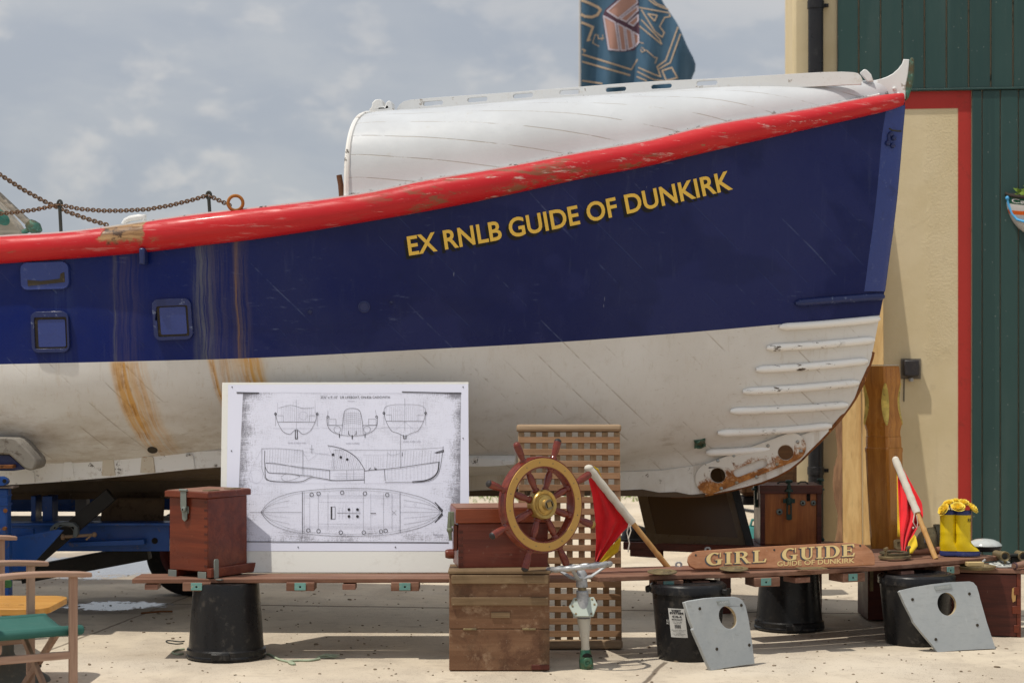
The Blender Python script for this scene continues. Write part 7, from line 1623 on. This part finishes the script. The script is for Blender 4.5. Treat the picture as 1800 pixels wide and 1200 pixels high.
Yb_ = 10.55; chair(((2-CX)/F*Yb_, Yb_), radians(24), 'folding wooden chair with light green canvas seat behind the teal green one', CAN2)
# low varnished table
tx = (14-CX)/F*9.72; tab = thing('low_table', 'low orange varnished wooden table with a grey pedestal foot behind the teal chair', 'table', (tx, 9.72, 0))
xr_ = (99-CX)/F*9.6; z_t = .405
mb = MB(); mb.plate([rrect(tx-.75, 9.38, xr_, 9.93, .11, 8)], .03, TR(0, 0, z_t-.015)); part('tabletop', mb, wood('orange_varnish', (.52, .245, .05), (.64, .34, .085), ax=0, sc=.8, rough=.35, coat=.3, blot=.15), tab, bev=.008)
mb = MB(); mb.sphere((xr_-.16, 9.55, z_t), (.016, .012, .0015), 12, 5); part('knot', mb, plain('dark_knot', (.20, .09, .03), .5), tab)
PEDM = paint('grey_green_iron', (.07, .075, .065), .6, .3, dk=.5)
mb = MB(); mb.lathe([(.21, 0), (.205, .014), (.06, .115), (.034, .135), (.030, .15), (.030, z_t-.03)], TR(tx, 9.72, 0), 28); part('pedestal', mb, PEDM, tab, auto=40)
# ---------------------------------------------------------------- feather banner behind the boat
FYB = 24.0
ban = thing('feather_banner', 'dark blue feather banner with gold lettering and copper leaf emblem flying behind the boat', 'banner', tuple(P(1022, 637, FYB).xy)+(0,))
def bwave(px, py):
    u = (px-1022)/200.0
    return .10*sin(u*9.5+py*.006)*(.25+u)*.8+.06*sin(u*21+1+py*.011)*(.3+.7*clamp(py/150+.4))
def bpt(px, py, off=0.0): return P(px, py, FYB-bwave(px, py)-off)
bright = curve([(-300, 1030), (-260, 1062), (-120, 1118), (0, 1163), (43, 1191), (80, 1207), (118, 1223), (138, 1216), (200, 1196), (300, 1150)])
g = G('banner_cloth'); n = g.noise(g.mapv((3, 3, .8)), 1.2, 4); hh_ = g.noise(None, 2.2, 3)
NAVB = g.finish(g.mix(g.ramp(n, .35, .65), (.032, .085, .15), (.060, .13, .21)), .6, nrm=g.bump(n, .3, .02))
rows = []
for j in range(51):
    py = lerp(-300, 290, j/50); r_ = bright(py); rows.append([bpt(lerp(1022, r_, i/40), py) for i in range(41)])
mb = MB(); mb.grid(rows); cl_ = part('cloth', mb, NAVB, ban, auto=180); m_ = cl_.modifiers.new('thickness', 'SOLIDIFY'); m_.thickness = .004; m_.offset = 0
mb = MB(); mb.tube([V((P(1020, 637, FYB).x, FYB, 0)), P(1020, -200, FYB), P(1024, -300, FYB)], [.025, .016, .01], 10); part('pole', mb, plain('banner_pole', (.5, .5, .5), .4), ban)
TANB = paint('banner_gold_print', (.47, .36, .26), .6, .1, dk=.1); COPB = paint('banner_copper_print', (.42, .24, .20), .6, .2, dk=.2); LILB = paint('banner_lilac_print', (.56, .52, .62), .6, .1, dk=.1); PLUM = plain('banner_plum_print', (.10, .05, .08), .6)
def bq(x, y): return (980+x/5.625, y/5.625)
def bpoly(mb, pts, off):
    vs, fs = curve_mesh([[bq(*p) for p in pts]], 0); bm = bmesh.new()
    for v in vs: bm.verts.new((v.x, v.y, 0))
    bm.verts.ensure_lookup_table()
    for f in fs:
        if len(set(f)) > 2:
            try: bm.faces.new([bm.verts[i] for i in f])
            except ValueError: pass
    bmesh.ops.remove_doubles(bm, verts=bm.verts, dist=1e-4)
    for _ in range(3): bmesh.ops.subdivide_edges(bm, edges=[e for e in bm.edges if e.calc_length() > 4], cuts=1, use_grid_fill=True); bmesh.ops.triangulate(bm, faces=bm.faces)
    bm.verts.index_update(); mb.add([bpt(v.co.x, v.co.y, off) for v in bm.verts], [tuple(v.index for v in f.verts) for f in bm.faces]); bm.free()
def bline(mb, pts, w, off, closed=False):
    if closed: pts = pts+[pts[0]]
    dense = []
    for a, b in zip(pts[:-1], pts[1:]):
        n = max(1, int(sqrt((b[0]-a[0])**2+(b[1]-a[1])**2)/18))
        dense += [(lerp(a[0], b[0], i/n), lerp(a[1], b[1], i/n)) for i in range(n)]
    dense.append(pts[-1]); q_ = [bq(*p) for p in dense]; ww = w/5.625
    for a, b in zip(q_[:-1], q_[1:]):
        d = V((b[0]-a[0], b[1]-a[1]));  L_ = d.length
        if L_ < 1e-6: continue
        d /= L_; nx, ny = -d.y*ww/2, d.x*ww/2; e = ww*.25
        mb.add([bpt(*p, off) for p in ((a[0]+nx-d.x*e, a[1]+ny-d.y*e), (a[0]-nx-d.x*e, a[1]-ny-d.y*e), (b[0]-nx+d.x*e, b[1]-ny+d.y*e), (b[0]+nx+d.x*e, b[1]+ny+d.y*e))], [(0, 1, 2, 3)])
mb = MB(); leafp = [(470, 100), (560, 20), (640, -60), (740, -90), (800, -40), (805, 60), (810, 300), (808, 420), (760, 500), (640, 515), (500, 500), (470, 330), (445, 170)]
bpoly(mb, leafp, .006); part('leaf_base', mb, PLUM, cl_, auto=None)
mb = MB()
cells = [[(490, 112), (640, -20), (780, -40), (790, 30), (600, 185)], [(620, 190), (790, 60), (796, 105), (680, 218)], [(700, 232), (796, 150), (798, 205), (750, 258)], [(455, 160), (570, 225), (610, 500), (508, 490)], [(592, 235), (655, 268), (680, 498), (630, 500)], [(672, 275), (728, 305), (752, 470), (700, 492)], [(745, 315), (800, 350), (802, 420), (768, 462)]]
for c_ in cells: bpoly(mb, c_, .011)
part('leaf_cells', mb, COPB, cl_, auto=None)
mb = MB()
for c_ in cells: bline(mb, c_, 13, .016, True)
part('leaf_outline', mb, LILB, cl_, auto=None, merge=False)
mb = MB(); W_ = 16
def bl(pts, w=W_, closed=False): bline(mb, pts, w, .007, closed)
bl([(240, 5), (330, 40), (400, 75), (425, 100), (395, 150), (340, 172), (270, 165), (236, 145)], 26)
bl([(240, 225), (350, 270), (300, 405)], 24); bl([(300, 405), (330, 395)], 10); bl([(245, 490), (275, 500), (262, 515)], 16)
bl([(350, 420), (372, 345), (400, 350), (405, 385), (460, 380)], 8); bl([(345, 425), (410, 460)], 8); bl([(440, 400), (450, 345)], 7)
bl([(246, 540), (730, 690)]); bl([(246, 612), (715, 745)]); bl([(730, 690), (790, 590)], 12); bl([(246, 800), (440, 828)], 14)
bl([(800, 75), (1105, 130), (1115, 165), (1060, 175), (1010, 265), (1055, 325), (1035, 370), (960, 310), (830, 100)], 12); bl([(830, 200), (1010, 390), (1030, 440), (810, 260)], 12); bl([(895, 140), (985, 155), (960, 210)], 13, True)
bl([(905, 0), (960, 45), (1030, 75), (1095, 95)], 12); bl([(940, 0), (985, 40), (1060, 68)], 10)
bl([(1190, 270), (1070, 600), (985, 660), (1020, 760), (960, 740), (800, 670)], 13); bl([(1215, 340), (1115, 620), (1010, 680)], 13); bl([(1035, 700), (1130, 670), (1185, 770), (1075, 800)], 14, True); bl([(790, 710), (950, 790), (1050, 800)], 12); bl([(785, 760), (880, 800)], 12); bl([(830, 470), (870, 500), (835, 520), (820, 490)], 8); bl([(880, 500), (960, 570), (985, 575), (965, 630)], 10); bl([(810, 420), (850, 430)], 8)
part('gold_print', mb, TANB, cl_, auto=None, merge=False)
# ---------------------------------------------------------------- boat shaped wall planter
cpx, cpy = 1824, 340; wc_ = wpx(cpx, cpy); PT0 = WT @ TR(wc_[0], wc_[1], .032)
pk = 14.6/F
plt = thing('wall_planter', 'boat shaped wall planter with green, white and orange bands hung on green boards', 'planter', tuple(PT0.translation), -WA)
def psec(t, n=24):
    w = .232*(1-t**2.6)**.6+.004; d_ = .15*(1-t**2.2)**.6+.004; zz = -.33*t
    return [PT0 @ V((-w*cos(pi*i/n), zz-.05*sin(pi*i/n)*(1-t), d_*sin(pi*i/n))) for i in range(n+1)]
WHT = plain('planter_white', (.62, .60, .58), .4); PGR = plain('planter_green', (.012, .085, .045), .4); POR = plain('planter_orange', (.75, .14, .02), .4)
for nm, t0, t1, m in (('green_band', 0, .20, PGR), ('white_band', .20, .36, WHT), ('orange_band', .36, .46, POR), ('white_hull', .46, 1.0, WHT)):
    mb = MB(); mb.grid([psec(lerp(t0, t1, i/8)) for i in range(9)]); part(nm, mb, m, plt, auto=60)
mb = MB(); e = psec(0); mb.tube(e, .012, 8); mb.add(e, [tuple(range(len(e)))]); part('soil_rim', mb, plain('dark_soil', (.035, .028, .022), .9), plt)
tv, tf = text_mesh('Campbell', .012); a = min(v.x for v in tv); b = max(v.x for v in tv)
mb = MB()
for v in tv:
    u = (v.x-a)/(b-a); ph2 = lerp(.17, .80, u)*pi; t = .165-(v.y)*.15; w = .232*(1-t**2.6)**.6+.006; d_ = .15*(1-t**2.2)**.6+.007
    mb.v.append(PT0 @ V((-w*cos(ph2), -.33*t-.05*sin(ph2)*(1-t), d_*sin(ph2))))
mb.f = list(tf); mb.mi = [0]*len(tf); part('lettering', mb, WHT, plt, auto=None, merge=False)
rp_ = [(-.232, -.045), (-.225, -.09), (-.20, -.16), (-.165, -.205), (-.12, -.222), (-.07, -.212), (-.02, -.185)]
mb = MB(); mb.tube([PT0 @ V((x, y, .05+.085*sstep((x+.24)/.2))) for x, y in rp_], .0095, 8); mb.sphere(PT0 @ V((-.232, -.04, .05)), .017, 10, 6); part('blue_rope', mb, plain('sky_blue_rope', (.10, .42, .78), .5), plt, auto=60)
mb = MB(); rq = random.Random(4)
for k in range(60):
    x = rq.uniform(-.16, .2); z = rq.uniform(.01, .09); a = rq.uniform(-1.2, 1.2); L_ = rq.uniform(.04, .075); d1 = V((sin(a), cos(a)*rq.uniform(-.2, 1), rq.uniform(-.2, .6))).normalized(); sd_ = d1.cross(V((rq.uniform(-.4, .4), .2, 1))).normalized(); p_ = V((x, z*.6-.03, .05+rq.uniform(-.02, .05)))
    mb.add([PT0 @ q for q in (p_, p_+d1*L_*.4+sd_*L_*.22, p_+d1*L_, p_+d1*L_*.4-sd_*L_*.22)], [(0, 1, 2, 3)])
seed = thing('seedlings', 'light green seedlings growing in the boat shaped wall planter', 'plant', tuple(PT0 @ V((0, 0, .05))))
part('leaves', mb, paint('fresh_leaf', (.22, .34, .05), .5, .4, dirt=(.4, .42, .12), dk=.4), seed, auto=None)
mb = MB()
for k in range(12): x = rq.uniform(-.16, .2); mb.tube([PT0 @ V((x, -.05, .05)), PT0 @ V((x+rq.uniform(-.02, .02), .03, .05))], .003, 5)
part('stems', mb, bpy.data.materials['fresh_leaf'], seed)
